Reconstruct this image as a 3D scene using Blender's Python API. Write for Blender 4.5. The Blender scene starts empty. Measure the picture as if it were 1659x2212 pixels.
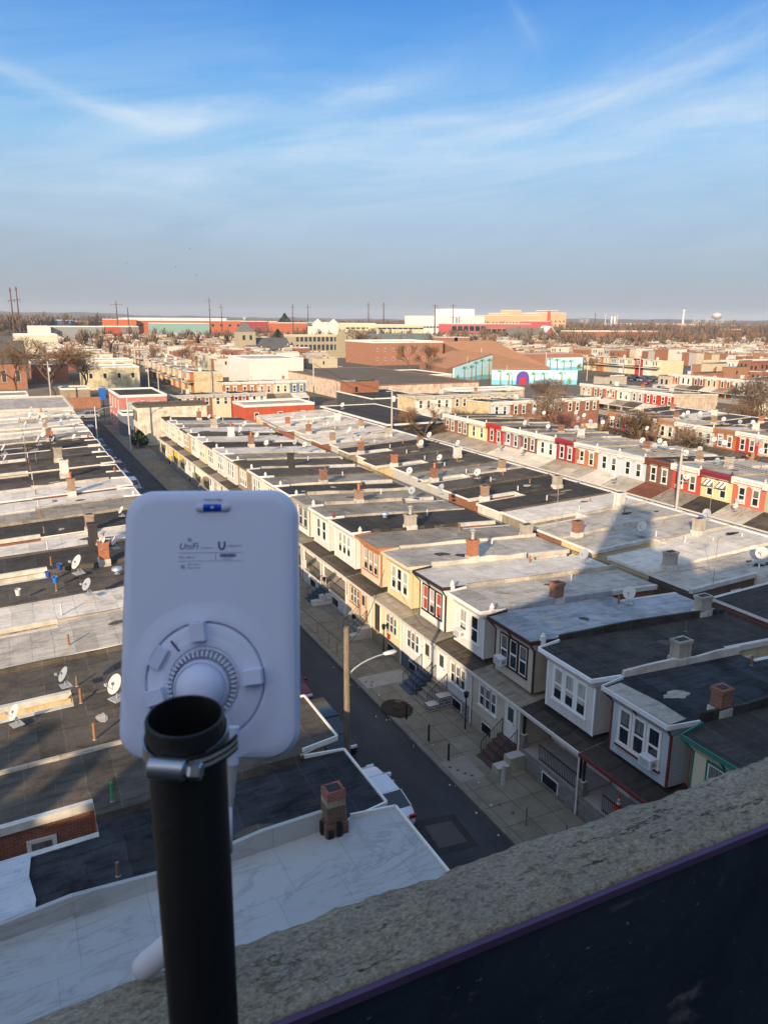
import bpy, math, random
from mathutils import Vector, Matrix, Quaternion
R = math.radians
C = bpy.context.scene.collection
random.seed(7)
# ---------------------------------------------------------------- camera geometry (kept for placing things from measured bearings)
F = 1650.; CX = 829.5; CY = 1106.; PIT = R(14.15); HDG = R(26.2); ROL = R(0.4); H = 22.4
CAM = Vector((0, 0, H))
cf = Vector((math.sin(HDG)*math.cos(PIT), math.cos(HDG)*math.cos(PIT), -math.sin(PIT)))
cr0 = Vector((math.cos(HDG), -math.sin(HDG), 0)); cu0 = cr0.cross(cf)
cr = cr0*math.cos(ROL) + cu0*math.sin(ROL); cu = cu0*math.cos(ROL) - cr0*math.sin(ROL)
def ray(x, y): return cf*F + cr*(x-CX) + cu*(CY-y)
def at(x, y, z=0.):
    r = ray(x, y); t = (z-H)/r.z; return Vector((r.x*t, r.y*t, z))
def atY(x, y, Y):
    r = ray(x, y); t = Y/r.y; return Vector((r.x*t, Y, H+r.z*t))
def atX(x, y, X):
    r = ray(x, y); t = X/r.x; return Vector((X, r.y*t, H+r.z*t))
def atD(x, y, d): return CAM + ray(x, y)/F*d
# ---------------------------------------------------------------- materials
MC = {}
def newmat(name):
    m = bpy.data.materials.new(name); m.use_nodes = True
    nt = m.node_tree; b = nt.nodes['Principled BSDF']
    b.inputs['Roughness'].default_value = .85
    b.inputs['Specular IOR Level'].default_value = .25
    return m, nt, b
def nd(nt, t, **k):
    n = nt.nodes.new(t)
    for a, v in k.items():
        if a in n.inputs: n.inputs[a].default_value = v
        else: setattr(n, a, v)
    return n
def ramp(nt, fac, stops):
    r = nt.nodes.new('ShaderNodeValToRGB'); e = r.color_ramp.elements
    while len(e) < len(stops): e.new(.5)
    for i, (p, c) in enumerate(stops):
        e[i].position = p; e[i].color = (*c, 1) if len(c) == 3 else c
    nt.links.new(fac, r.inputs[0]); return r.outputs[0]
def mixc(nt, fac, a, b, mode='MIX'):
    m = nt.nodes.new('ShaderNodeMix'); m.data_type = 'RGBA'; m.blend_type = mode
    for s, v in ((m.inputs[0], fac), (m.inputs[6], a), (m.inputs[7], b)):
        if hasattr(v, 'links'): nt.links.new(v, s)
        else: s.default_value = v if not isinstance(v, tuple) else (*v[:3], 1)
    return m.outputs[2]
def mth(nt, op, a, b=None, c=None):
    m = nt.nodes.new('ShaderNodeMath'); m.operation = op
    for i, v in enumerate((a, b, c)):
        if v is None: continue
        if hasattr(v, 'links'): nt.links.new(v, m.inputs[i])
        else: m.inputs[i].default_value = v
    return m.outputs[0]
def ocoord(nt):
    tc = nt.nodes.new('ShaderNodeTexCoord'); oi = nt.nodes.new('ShaderNodeObjectInfo')
    ad = nt.nodes.new('ShaderNodeVectorMath'); ad.operation = 'ADD'
    mu = nt.nodes.new('ShaderNodeVectorMath'); mu.operation = 'SCALE'; mu.inputs[3].default_value = 37.
    cb = nt.nodes.new('ShaderNodeCombineXYZ')
    for i in range(3): nt.links.new(oi.outputs['Random'], cb.inputs[i])
    nt.links.new(cb.outputs[0], mu.inputs[0]); nt.links.new(mu.outputs[0], ad.inputs[1]); nt.links.new(tc.outputs['Object'], ad.inputs[0])
    return tc.outputs['Object'], ad.outputs[0], oi.outputs['Random']
def noise(nt, vec, scale, detail=4., rough=.6, dist=0.):
    n = nt.nodes.new('ShaderNodeTexNoise'); n.inputs['Scale'].default_value = scale
    n.inputs['Detail'].default_value = detail; n.inputs['Roughness'].default_value = rough; n.inputs['Distortion'].default_value = dist
    nt.links.new(vec, n.inputs['Vector']); return n.outputs['Fac']
def scalev(nt, vec, s):
    m = nt.nodes.new('ShaderNodeMapping'); m.inputs['Scale'].default_value = s; nt.links.new(vec, m.inputs[0]); return m.outputs[0]
def bump(nt, b, h, dist=.02, st=.6):
    bp = nt.nodes.new('ShaderNodeBump'); bp.inputs['Distance'].default_value = dist; bp.inputs['Strength'].default_value = st
    nt.links.new(h, bp.inputs['Height']); nt.links.new(bp.outputs[0], b.inputs['Normal'])
def tup(c, k): return tuple(min(1, max(0, v*k)) for v in c)
def cached(fn):
    def w(*a, **k):
        key = (fn.__name__, a, tuple(sorted(k.items())))
        if key not in MC: MC[key] = fn(*a, **k)
        return MC[key]
    return w
@cached
def paint(c, rough=.6, var=.12, metal=0., spec=.3, name='paint'):
    m, nt, b = newmat(name)
    o, ov, rnd = ocoord(nt)
    n = noise(nt, ov, 1.7, 5, .65)
    nt.links.new(ramp(nt, n, [(.3, tup(c, 1-var)), (.7, tup(c, 1+var*.4))]), b.inputs['Base Color'])
    b.inputs['Roughness'].default_value = rough; b.inputs['Metallic'].default_value = metal; b.inputs['Specular IOR Level'].default_value = spec
    return m
@cached
def siding(c, pitch=.115):
    m, nt, b = newmat('siding')
    o, ov, rnd = ocoord(nt)
    sp = nt.nodes.new('ShaderNodeSeparateXYZ'); nt.links.new(o, sp.inputs[0])
    fr = mth(nt, 'FRACT', mth(nt, 'DIVIDE', sp.outputs[2], pitch))
    line = ramp(nt, fr, [(0, (.62,)*3), (.14, (1,)*3), (1, (1,)*3)])
    n = noise(nt, scalev(nt, ov, (1.5, 1.5, .5)), 1.4, 5, .65)
    base = ramp(nt, n, [(.3, tup(c, .86)), (.65, tup(c, 1.03))])
    nt.links.new(mixc(nt, 1., base, line, 'MULTIPLY'), b.inputs['Base Color'])
    b.inputs['Roughness'].default_value = .55
    bump(nt, b, fr, .015, .8)
    return m
@cached
def stucco(c, dirty=.3):
    m, nt, b = newmat('stucco')
    o, ov, rnd = ocoord(nt)
    n = noise(nt, ov, .8, 7, .7); n2 = noise(nt, scalev(nt, ov, (3, 3, .35)), 1.1, 5, .7)
    base = ramp(nt, n, [(.32, tup(c, 1-dirty)), (.6, c)])
    st = ramp(nt, n2, [(.34, (.62, .56, .48)), (.52, (1, 1, 1))])
    nt.links.new(mixc(nt, min(1, dirty*1.6), base, st, 'MULTIPLY'), b.inputs['Base Color'])
    bump(nt, b, noise(nt, ov, 22, 3), .01, .5)
    return m
@cached
def brick(c, mortar=(.3, .26, .22), bw=.22, bh=.075):
    m, nt, b = newmat('brick')
    o, ov, rnd = ocoord(nt)
    sp = nt.nodes.new('ShaderNodeSeparateXYZ'); nt.links.new(o, sp.inputs[0])
    cb = nt.nodes.new('ShaderNodeCombineXYZ'); nt.links.new(mth(nt, 'ADD', sp.outputs[0], sp.outputs[1]), cb.inputs[0]); nt.links.new(sp.outputs[2], cb.inputs[1])
    br = nt.nodes.new('ShaderNodeTexBrick'); nt.links.new(cb.outputs[0], br.inputs['Vector'])
    br.inputs['Scale'].default_value = 1; br.inputs['Brick Width'].default_value = bw; br.inputs['Row Height'].default_value = bh
    br.inputs['Mortar Size'].default_value = bh*.11; br.inputs['Mortar Smooth'].default_value = .3
    br.inputs['Color1'].default_value = (*tup(c, .75), 1); br.inputs['Color2'].default_value = (*tup(c, 1.2), 1); br.inputs['Mortar'].default_value = (*mortar, 1)
    n = noise(nt, ov, .9, 6, .7)
    sh = ramp(nt, n, [(.3, (.65,)*3), (.65, (1.0,)*3)])
    nt.links.new(mixc(nt, .8, br.outputs['Color'], sh, 'MULTIPLY'), b.inputs['Base Color'])
    bump(nt, b, br.outputs['Fac'], .01, -.6)
    return m
@cached
def roofing(c, seam=.55, stain=.4, pitch=1.0, coat=0.):
    """flat roofing: laps every metre across the fall, blotches, streaks"""
    m, nt, b = newmat('roofing')
    o, ov, rnd = ocoord(nt)
    sp = nt.nodes.new('ShaderNodeSeparateXYZ'); nt.links.new(o, sp.inputs[0])
    wob = noise(nt, ov, 1.6, 3)
    x = mth(nt, 'ADD', mth(nt, 'ADD', sp.outputs[0], mth(nt, 'MULTIPLY', wob, .22)), mth(nt, 'MULTIPLY', rnd, 3.))
    y = mth(nt, 'ADD', sp.outputs[1], mth(nt, 'MULTIPLY', wob, .35)); fr = mth(nt, 'FRACT', mth(nt, 'DIVIDE', x, pitch))
    cb = nt.nodes.new('ShaderNodeCombineXYZ'); nt.links.new(y, cb.inputs[0]); nt.links.new(x, cb.inputs[1])
    br = nt.nodes.new('ShaderNodeTexBrick'); nt.links.new(cb.outputs[0], br.inputs['Vector']); br.offset = .37
    br.inputs['Scale'].default_value = 1; br.inputs['Brick Width'].default_value = 3.3; br.inputs['Row Height'].default_value = pitch; br.inputs['Mortar Size'].default_value = .022; br.inputs['Mortar Smooth'].default_value = .4
    br.inputs['Color1'].default_value = (*(1-stain*.45,)*3, 1); br.inputs['Color2'].default_value = (*(1+stain*.35,)*3, 1); br.inputs['Mortar'].default_value = (*(1-seam,)*3, 1)
    n = noise(nt, ov, .55, 8, .7, .4); n3 = noise(nt, scalev(nt, ov, (.4, 2.2, 1)), 1.6, 6, .72); n4 = noise(nt, ov, 2.6, 5, .75, 1.2)
    base = ramp(nt, n, [(.3, tup(c, 1-stain)), (.5, c), (.72, tup(c, 1+stain*.45))])
    bl = ramp(nt, n3, [(.36, (1-stain*.9,)*3), (.5, (1,)*3)])
    sp2 = ramp(nt, n4, [(.60, (1,)*3), (.66, (1-stain*.8,)*3), (.72, (1-stain*.5,)*3), (.76, (1,)*3)])
    col = mixc(nt, .85, base, bl, 'MULTIPLY'); col = mixc(nt, .9, col, sp2, 'MULTIPLY')
    brk = ramp(nt, noise(nt, ov, 1.1, 4), [(.35, (.25,)*3), (.6, (1,)*3)])
    col = mixc(nt, brk, col, mixc(nt, 1., col, br.outputs['Color'], 'MULTIPLY'))
    nt.links.new(col, b.inputs['Base Color'])
    b.inputs['Roughness'].default_value = .62 if coat else .88
    b.inputs['Specular IOR Level'].default_value = .35 if coat else .2
    bump(nt, b, mth(nt, 'ADD', noise(nt, ov, 2.2, 6, .7), mth(nt, 'MULTIPLY', fr, .5)), .06, .7)
    return m
@cached
def blockwork(c, c2):
    m, nt, b = newmat('block')
    o, ov, rnd = ocoord(nt)
    sp = nt.nodes.new('ShaderNodeSeparateXYZ'); nt.links.new(o, sp.inputs[0])
    cb = nt.nodes.new('ShaderNodeCombineXYZ'); nt.links.new(mth(nt, 'ADD', sp.outputs[0], sp.outputs[1]), cb.inputs[0]); nt.links.new(sp.outputs[2], cb.inputs[1])
    br = nt.nodes.new('ShaderNodeTexBrick'); nt.links.new(cb.outputs[0], br.inputs['Vector'])
    br.inputs['Scale'].default_value = 1; br.inputs['Brick Width'].default_value = .42; br.inputs['Row Height'].default_value = .2
    br.inputs['Mortar Size'].default_value = .018
    br.inputs['Color1'].default_value = (*tup(c, .8), 1); br.inputs['Color2'].default_value = (*tup(c, 1.25), 1); br.inputs['Mortar'].default_value = (*c2, 1)
    n = noise(nt, ov, 4, 6, .7)
    nt.links.new(mixc(nt, .7, br.outputs['Color'], ramp(nt, n, [(.3, (.55,)*3), (.7, (1.,)*3)]), 'MULTIPLY'), b.inputs['Base Color'])
    bump(nt, b, n, .03, .6)
    return m
@cached
def glass(kind=0):
    m, nt, b = newmat('window_glass')
    o, ov, rnd = ocoord(nt)
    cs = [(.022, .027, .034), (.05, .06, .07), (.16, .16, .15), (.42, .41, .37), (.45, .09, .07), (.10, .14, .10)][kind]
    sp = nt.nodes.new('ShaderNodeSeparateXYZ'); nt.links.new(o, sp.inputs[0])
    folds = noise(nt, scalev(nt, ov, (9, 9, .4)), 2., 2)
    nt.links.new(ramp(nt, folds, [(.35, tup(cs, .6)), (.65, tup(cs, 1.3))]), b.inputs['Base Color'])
    b.inputs['Roughness'].default_value = .07; b.inputs['Specular IOR Level'].default_value = .75
    return m
@cached
def swirl_roof():
    m, nt, b = newmat('coated_roof'); o, ov, rnd = ocoord(nt)
    sp = nt.nodes.new('ShaderNodeSeparateXYZ'); nt.links.new(o, sp.inputs[0])
    cb = nt.nodes.new('ShaderNodeCombineXYZ'); nt.links.new(sp.outputs[0], cb.inputs[0]); nt.links.new(sp.outputs[1], cb.inputs[1])
    br = nt.nodes.new('ShaderNodeTexBrick'); nt.links.new(cb.outputs[0], br.inputs['Vector']); br.offset = .3
    br.inputs['Scale'].default_value = 1; br.inputs['Brick Width'].default_value = 1.9; br.inputs['Row Height'].default_value = 2.4; br.inputs['Mortar Size'].default_value = .012
    br.inputs['Color1'].default_value = (.36, .37, .365, 1); br.inputs['Color2'].default_value = (.38, .388, .383, 1); br.inputs['Mortar'].default_value = (.29, .29, .29, 1)
    n = noise(nt, scalev(nt, o, (.45, 1.2, 1)), .7, 6, .6, 2.2); n2 = noise(nt, o, .5, 4, .6)
    st = ramp(nt, n, [(.42, (1,)*3), (.49, (.60, .585, .59)), (.53, (.9,)*3), (.60, (1,)*3)])
    k = ramp(nt, n2, [(.38, (0,)*3), (.55, (1,)*3)])
    col = mixc(nt, k, br.outputs['Color'], mixc(nt, .6, br.outputs['Color'], st, 'MULTIPLY'))
    nt.links.new(col, b.inputs['Base Color']); b.inputs['Roughness'].default_value = .6; bump(nt, b, noise(nt, o, 1.6, 7, .7), .05, .5); return m
WHITE = (.70, .685, .645); OFFW = (.58, .555, .49); DARK = (.025, .024, .024); BROWN = (.065, .028, .022)
REDT = (.16, .032, .028); ORNT = (.42, .16, .055); GREEN = (.02, .085, .07); BRK = (.27, .085, .045); STEEL = (.35, .35, .36)
iron = lambda: paint((.018, .018, .02), .5, .1, .3)
# ---------------------------------------------------------------- mesh builder
class MB:
    def __init__(s): s.v = []; s.f = []; s.m = []; s.mats = []
    def mi(s, m):
        if m not in s.mats: s.mats.append(m)
        return s.mats.index(m)
    def add(s, pts, faces, m):
        b = len(s.v); s.v += [tuple(p) for p in pts]; k = s.mi(m)
        for f in faces: s.f.append([b+i for i in f]); s.m.append(k)
    def hexa(s, p, m, top=None, front=None):
        """p: bottom 4 (ccw from above) + top 4"""
        b = len(s.v); s.v += [tuple(q) for q in p]; k = s.mi(m); kt = s.mi(top) if top else k
        for f, kk in (((3, 2, 1, 0), k), ((4, 5, 6, 7), kt), ((0, 1, 5, 4), k), ((1, 2, 6, 5), k), ((2, 3, 7, 6), k), ((3, 0, 4, 7), k)):
            s.f.append([b+i for i in f]); s.m.append(kk)
    def box(s, x0, x1, y0, y1, z0, z1, m, top=None, zb=None):
        """zb: top height at x0 when it differs from x1 (sloping roof)"""
        za = z1 if zb is None else zb
        s.hexa([(x0, y0, z0), (x1, y0, z0), (x1, y1, z0), (x0, y1, z0), (x0, y0, za), (x1, y0, z1), (x1, y1, z1), (x0, y1, za)], m, top)
    def prism(s, poly, z0, z1, m, top=None):
        n = len(poly); g = z1 if callable(z1) else (lambda x, y: z1); g0 = z0 if callable(z0) else (lambda x, y: z0)
        ar = sum(poly[i][0]*poly[(i+1) % n][1]-poly[(i+1) % n][0]*poly[i][1] for i in range(n))
        if ar < 0: poly = poly[::-1]
        b = len(s.v); k = s.mi(m); kt = s.mi(top) if top else k
        s.v += [(x, y, g0(x, y)) for x, y in poly] + [(x, y, g(x, y)) for x, y in poly]
        s.f.append([b+i for i in range(n)][::-1]); s.m.append(k)
        s.f.append([b+n+i for i in range(n)]); s.m.append(kt)
        for i in range(n):
            j = (i+1) % n; s.f.append([b+i, b+j, b+n+j, b+n+i]); s.m.append(k)
    def tube(s, p0, p1, r0, r1=None, n=8, m=None, cap=True):
        p0 = Vector(p0); p1 = Vector(p1); r1 = r0 if r1 is None else r1; d = (p1-p0)
        if d.length < 1e-6: return
        d.normalize(); a = d.orthogonal().normalized(); c = d.cross(a)
        pts = []
        for p, r in ((p0, r0), (p1, r1)):
            for i in range(n):
                t = 2*math.pi*i/n; pts.append(p + a*(r*math.cos(t)) + c*(r*math.sin(t)))
        fs = [(i, (i+1) % n, n+(i+1) % n, n+i) for i in range(n)]
        if cap: fs += [tuple(range(n))[::-1], tuple(range(n, 2*n))]
        s.add(pts, fs, m)
    def path(s, pts, r, n=6, m=None):
        for i in range(len(pts)-1): s.tube(pts[i], pts[i+1], r, r, n, m)
    def lathe(s, prof, m, o=(0, 0, 0), n=24, ax=None):
        """prof: (radius, height) list round +z (or frame ax=(X,Y,Z))"""
        o = Vector(o); X, Y, Z = ax or (Vector((1, 0, 0)), Vector((0, 1, 0)), Vector((0, 0, 1)))
        pts = []; fs = []
        for r, h in prof:
            for i in range(n):
                t = 2*math.pi*i/n; pts.append(o + X*(r*math.cos(t)) + Y*(r*math.sin(t)) + Z*h)
        for k in range(len(prof)-1):
            for i in range(n):
                j = (i+1) % n; fs.append((k*n+i, k*n+j, (k+1)*n+j, (k+1)*n+i))
        s.add(pts, fs, m)
    def build(s, name, parent=None, loc=None, smooth=False, auto=None):
        me = bpy.data.meshes.new(name); me.from_pydata(s.v, [], s.f)
        for m in s.mats: me.materials.append(m)
        me.polygons.foreach_set('material_index', s.m)
        if smooth: me.polygons.foreach_set('use_smooth', [True]*len(s.f))
        me.update()
        if auto is not None:
            try: me.set_sharp_from_angle(angle=R(auto))
            except Exception: pass
        o = bpy.data.objects.new(name, me); C.objects.link(o)
        if parent: o.parent = parent
        if loc is not None: o.location = loc
        return o
def tag(o, label=None, cat=None, group=None, kind=None):
    if label: o['label'] = label
    if cat: o['category'] = cat
    if group: o['group'] = group
    if kind: o['kind'] = kind
    return o
def empty(name, loc, rz=0., label=None, cat=None, group=None):
    o = bpy.data.objects.new(name, None); C.objects.link(o); o.location = loc; o.rotation_euler = (0, 0, rz); o.empty_display_size = .3
    return tag(o, label, cat, group)
def inst(src, name, parent, loc, rz=0., scale=None):
    o = bpy.data.objects.new(name, src); C.objects.link(o); o.parent = parent; o.location = loc; o.rotation_euler = (0, 0, rz)
    if scale: o.scale = scale
    return o
def copy_tree(o, parent=None):
    c = o.copy(); C.objects.link(c); c.parent = parent
    for ch in KIDS.get(o.name, [x for x in bpy.data.objects if x.parent == o]): copy_tree(ch, c)
    return c
KIDS = {}
ORD = 'first second third fourth fifth sixth seventh eighth ninth tenth eleventh twelfth thirteenth fourteenth fifteenth sixteenth seventeenth eighteenth nineteenth twentieth'.split()
def ordn(i):
    if i < 20: return ORD[i]
    return ['twenty', 'thirty', 'forty', 'fifty'][(i+1)//10-2] + ('-'+ORD[(i+1) % 10-1] if (i+1) % 10 else 'th').replace('yth', 'ieth')
# ---------------------------------------------------------------- windows, doors
def win_meshes(w, h, trim, gk, style, lod):
    """canonical window facing +x, origin bottom centre on the wall plane"""
    key = ('win', w, h, trim, gk, style, lod)
    if key in MC: return MC[key]
    tm = paint(trim, .5, .06)
    f = MB(); t = .09 if lod else .12
    f.box(0, .05, -w/2-t, -w/2, -.02, h+t, tm); f.box(0, .05, w/2, w/2+t, -.02, h+t, tm)
    f.box(0, .055, -w/2, w/2, h, h+t, tm)
    if lod:
        sm_ = paint((.72, .72, .70), .5, .06); f.box(.01, .045, -w/2+.05, w/2-.05, h*.47, h*.53, sm_)
        f.box(.003, .04, -w/2, -w/2+.05, 0, h, sm_); f.box(.003, .04, w/2-.05, w/2, 0, h, sm_); f.box(.003, .04, -w/2+.05, w/2-.05, h-.05, h, sm_); f.box(.003, .04, -w/2+.05, w/2-.05, 0, .05, sm_)
    if style == 'lintel': f.box(0, .12, -w/2-t-.12, w/2+t+.12, h+t, h+t+.24, tm)
    if style == 'keystone':
        f.box(0, .09, -w/2-t-.03, w/2+t+.03, h+t, h+t+.1, tm); f.box(0, .12, -.09, .09, h+t-.02, h+t+.2, tm)
    p = MB()
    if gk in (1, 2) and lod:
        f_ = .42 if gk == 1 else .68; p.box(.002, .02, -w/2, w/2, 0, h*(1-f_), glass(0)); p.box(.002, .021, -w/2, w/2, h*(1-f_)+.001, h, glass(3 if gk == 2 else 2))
    else: p.box(.002, .02, -w/2, w/2, 0, h, glass(gk))
    s = MB(); s.box(0, .1, -w/2-t-.04, w/2+t+.04, -.1, -.02, tm)
    res = []
    for nm, mb in (('pane', p), ('frame', f), ('sill', s)):
        me = bpy.data.meshes.new(nm); me.from_pydata(mb.v, [], mb.f)
        for m in mb.mats: me.materials.append(m)
        me.polygons.foreach_set('material_index', mb.m); me.update(); res.append(me)
    if not lod:   # one mesh
        q = MB()
        for mb in (p, f, s):
            b = len(q.v); q.v += mb.v
            for fc, k in zip(mb.f, mb.m): q.f.append([b+i for i in fc]); q.m.append(q.mi(mb.mats[k]))
        me = bpy.data.meshes.new('window'); me.from_pydata(q.v, [], q.f)
        for m in q.mats: me.materials.append(m)
        me.polygons.foreach_set('material_index', q.m); me.update(); res = [me]
    MC[key] = res; return res
def window(par, loc, w, h, trim=WHITE, gk=0, style='', lod=1, rz=0., name='window'):
    r = win_meshes(round(w, 2), round(h, 2), trim, gk, style, lod)
    if len(r) == 1: return inst(r[0], name, par, loc, rz)
    o = inst(r[0], name, par, loc, rz); inst(r[1], 'frame', o, (0, 0, 0)); inst(r[2], 'sill', o, (0, 0, 0)); return o
def ac_unit(par, loc, rz=0.):
    a = MB(); a.box(0, .42, -.33, .33, 0, .42, paint((.66, .67, .68), .5))
    for i in range(7): a.box(.42, .428, -.27, .27, .06+i*.045, .08+i*.045, paint((.25, .26, .27)))
    a.box(.1, .32, .33, .337, .1, .3, paint((.3, .3, .3)))
    o = a.build('air_conditioner', par, loc); o.rotation_euler.z = rz; return o
def chimney(par, x, y, z, hh=1.3, w=.55, d=.55, kind='brick', pot=0):
    a = MB()
    mt = {'brick': brick((.26, .10, .055)), 'stucco': stucco((.42, .38, .32), .4), 'white': stucco((.72, .69, .63), .35), 'black': stucco((.05, .05, .05), .3), 'orange': brick((.42, .13, .05)), 'tarred': brick((.13, .07, .05), (.20, .17, .13)), 'tan': brick((.34, .22, .14))}[kind]
    base = stucco((.6, .58, .54), .5) if kind not in ('black', 'tarred') else mt
    a.box(-w/2-.06, w/2+.06, -d/2-.06, d/2+.06, -.3, hh*.3, base)
    if kind == 'tarred':
        a.box(-w/2, w/2, -d/2, d/2, hh*.3, hh*.66, mt); a.box(-w/2+.01, w/2-.01, -d/2+.01, d/2-.01, hh*.66, hh*.8, stucco((.34, .30, .24), .6)); a.box(-w/2+.004, w/2-.004, -d/2+.004, d/2-.004, hh*.8, hh, brick((.30, .09, .06)))
    else:
        a.box(-w/2, w/2, -d/2, d/2, hh*.3, hh*.88, mt); a.box(-w/2-.05, w/2+.05, -d/2-.05, d/2+.05, hh*.88, hh, mt)
    a.box(-w/2+.1, w/2-.1, -d/2+.1, d/2-.1, hh, hh+.012, paint((.02, .02, .02)))
    if kind == 'tarred':
        for (dx, dy, l) in ((-.36, .0, .45), (.35, .1, .55), (.05, -.33, .5), (-.24, -.31, .3)): a.box(dx-.08, dx+.08, dy-.08, dy+.08, -.25, l, paint((.015, .015, .017), .6))
    o = a.build('chimney', par, (x, y, z))
    if pot:
        p = MB(); pm = paint((.5, .16, .06) if pot == 1 else (.35, .35, .35), .8)
        p.lathe([(.13, hh), (.15, hh+.05), (.12, hh+.1), (.11, hh+.45), (.16, hh+.48), (.16, hh+.55), (.09, hh+.55), (.09, hh+.2)], pm, n=10)
        if pot == 2: p.lathe([(.26, hh+.62), (.0, hh+.75)], pm, n=10); p.tube((.1, 0, hh+.4), (.1, 0, hh+.65), .02, .02, 4, pm); p.tube((-.1, 0, hh+.4), (-.1, 0, hh+.65), .02, .02, 4, pm)
        p.build('chimney_pot', o)
    return o
def vent(par, x, y, z, h=.6, c=(.28, .12, .06), r=.055):
    v = MB(); v.tube((0, 0, -.05), (0, 0, h), r, r, 8, paint(c, .7)); v.tube((0, 0, -.05), (0, 0, .05), r*2.2, r*1.4, 8, paint((.3, .3, .3)))
    return v.build('vent_pipe', par, (x, y, z))
def urn(par, x, y, z, c=WHITE, s=1.):
    u = MB(); m = paint(c, .7)
    u.box(-.16*s, .16*s, -.16*s, .16*s, -.3, .1*s, m); u.lathe([(.1*s, .1*s), (.2*s, .2*s), (.22*s, .32*s), (.08*s, .42*s), (.13*s, .48*s), (.0, .6*s)], m, n=8)
    return u.build('finial', par, (x, y, z))
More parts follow.
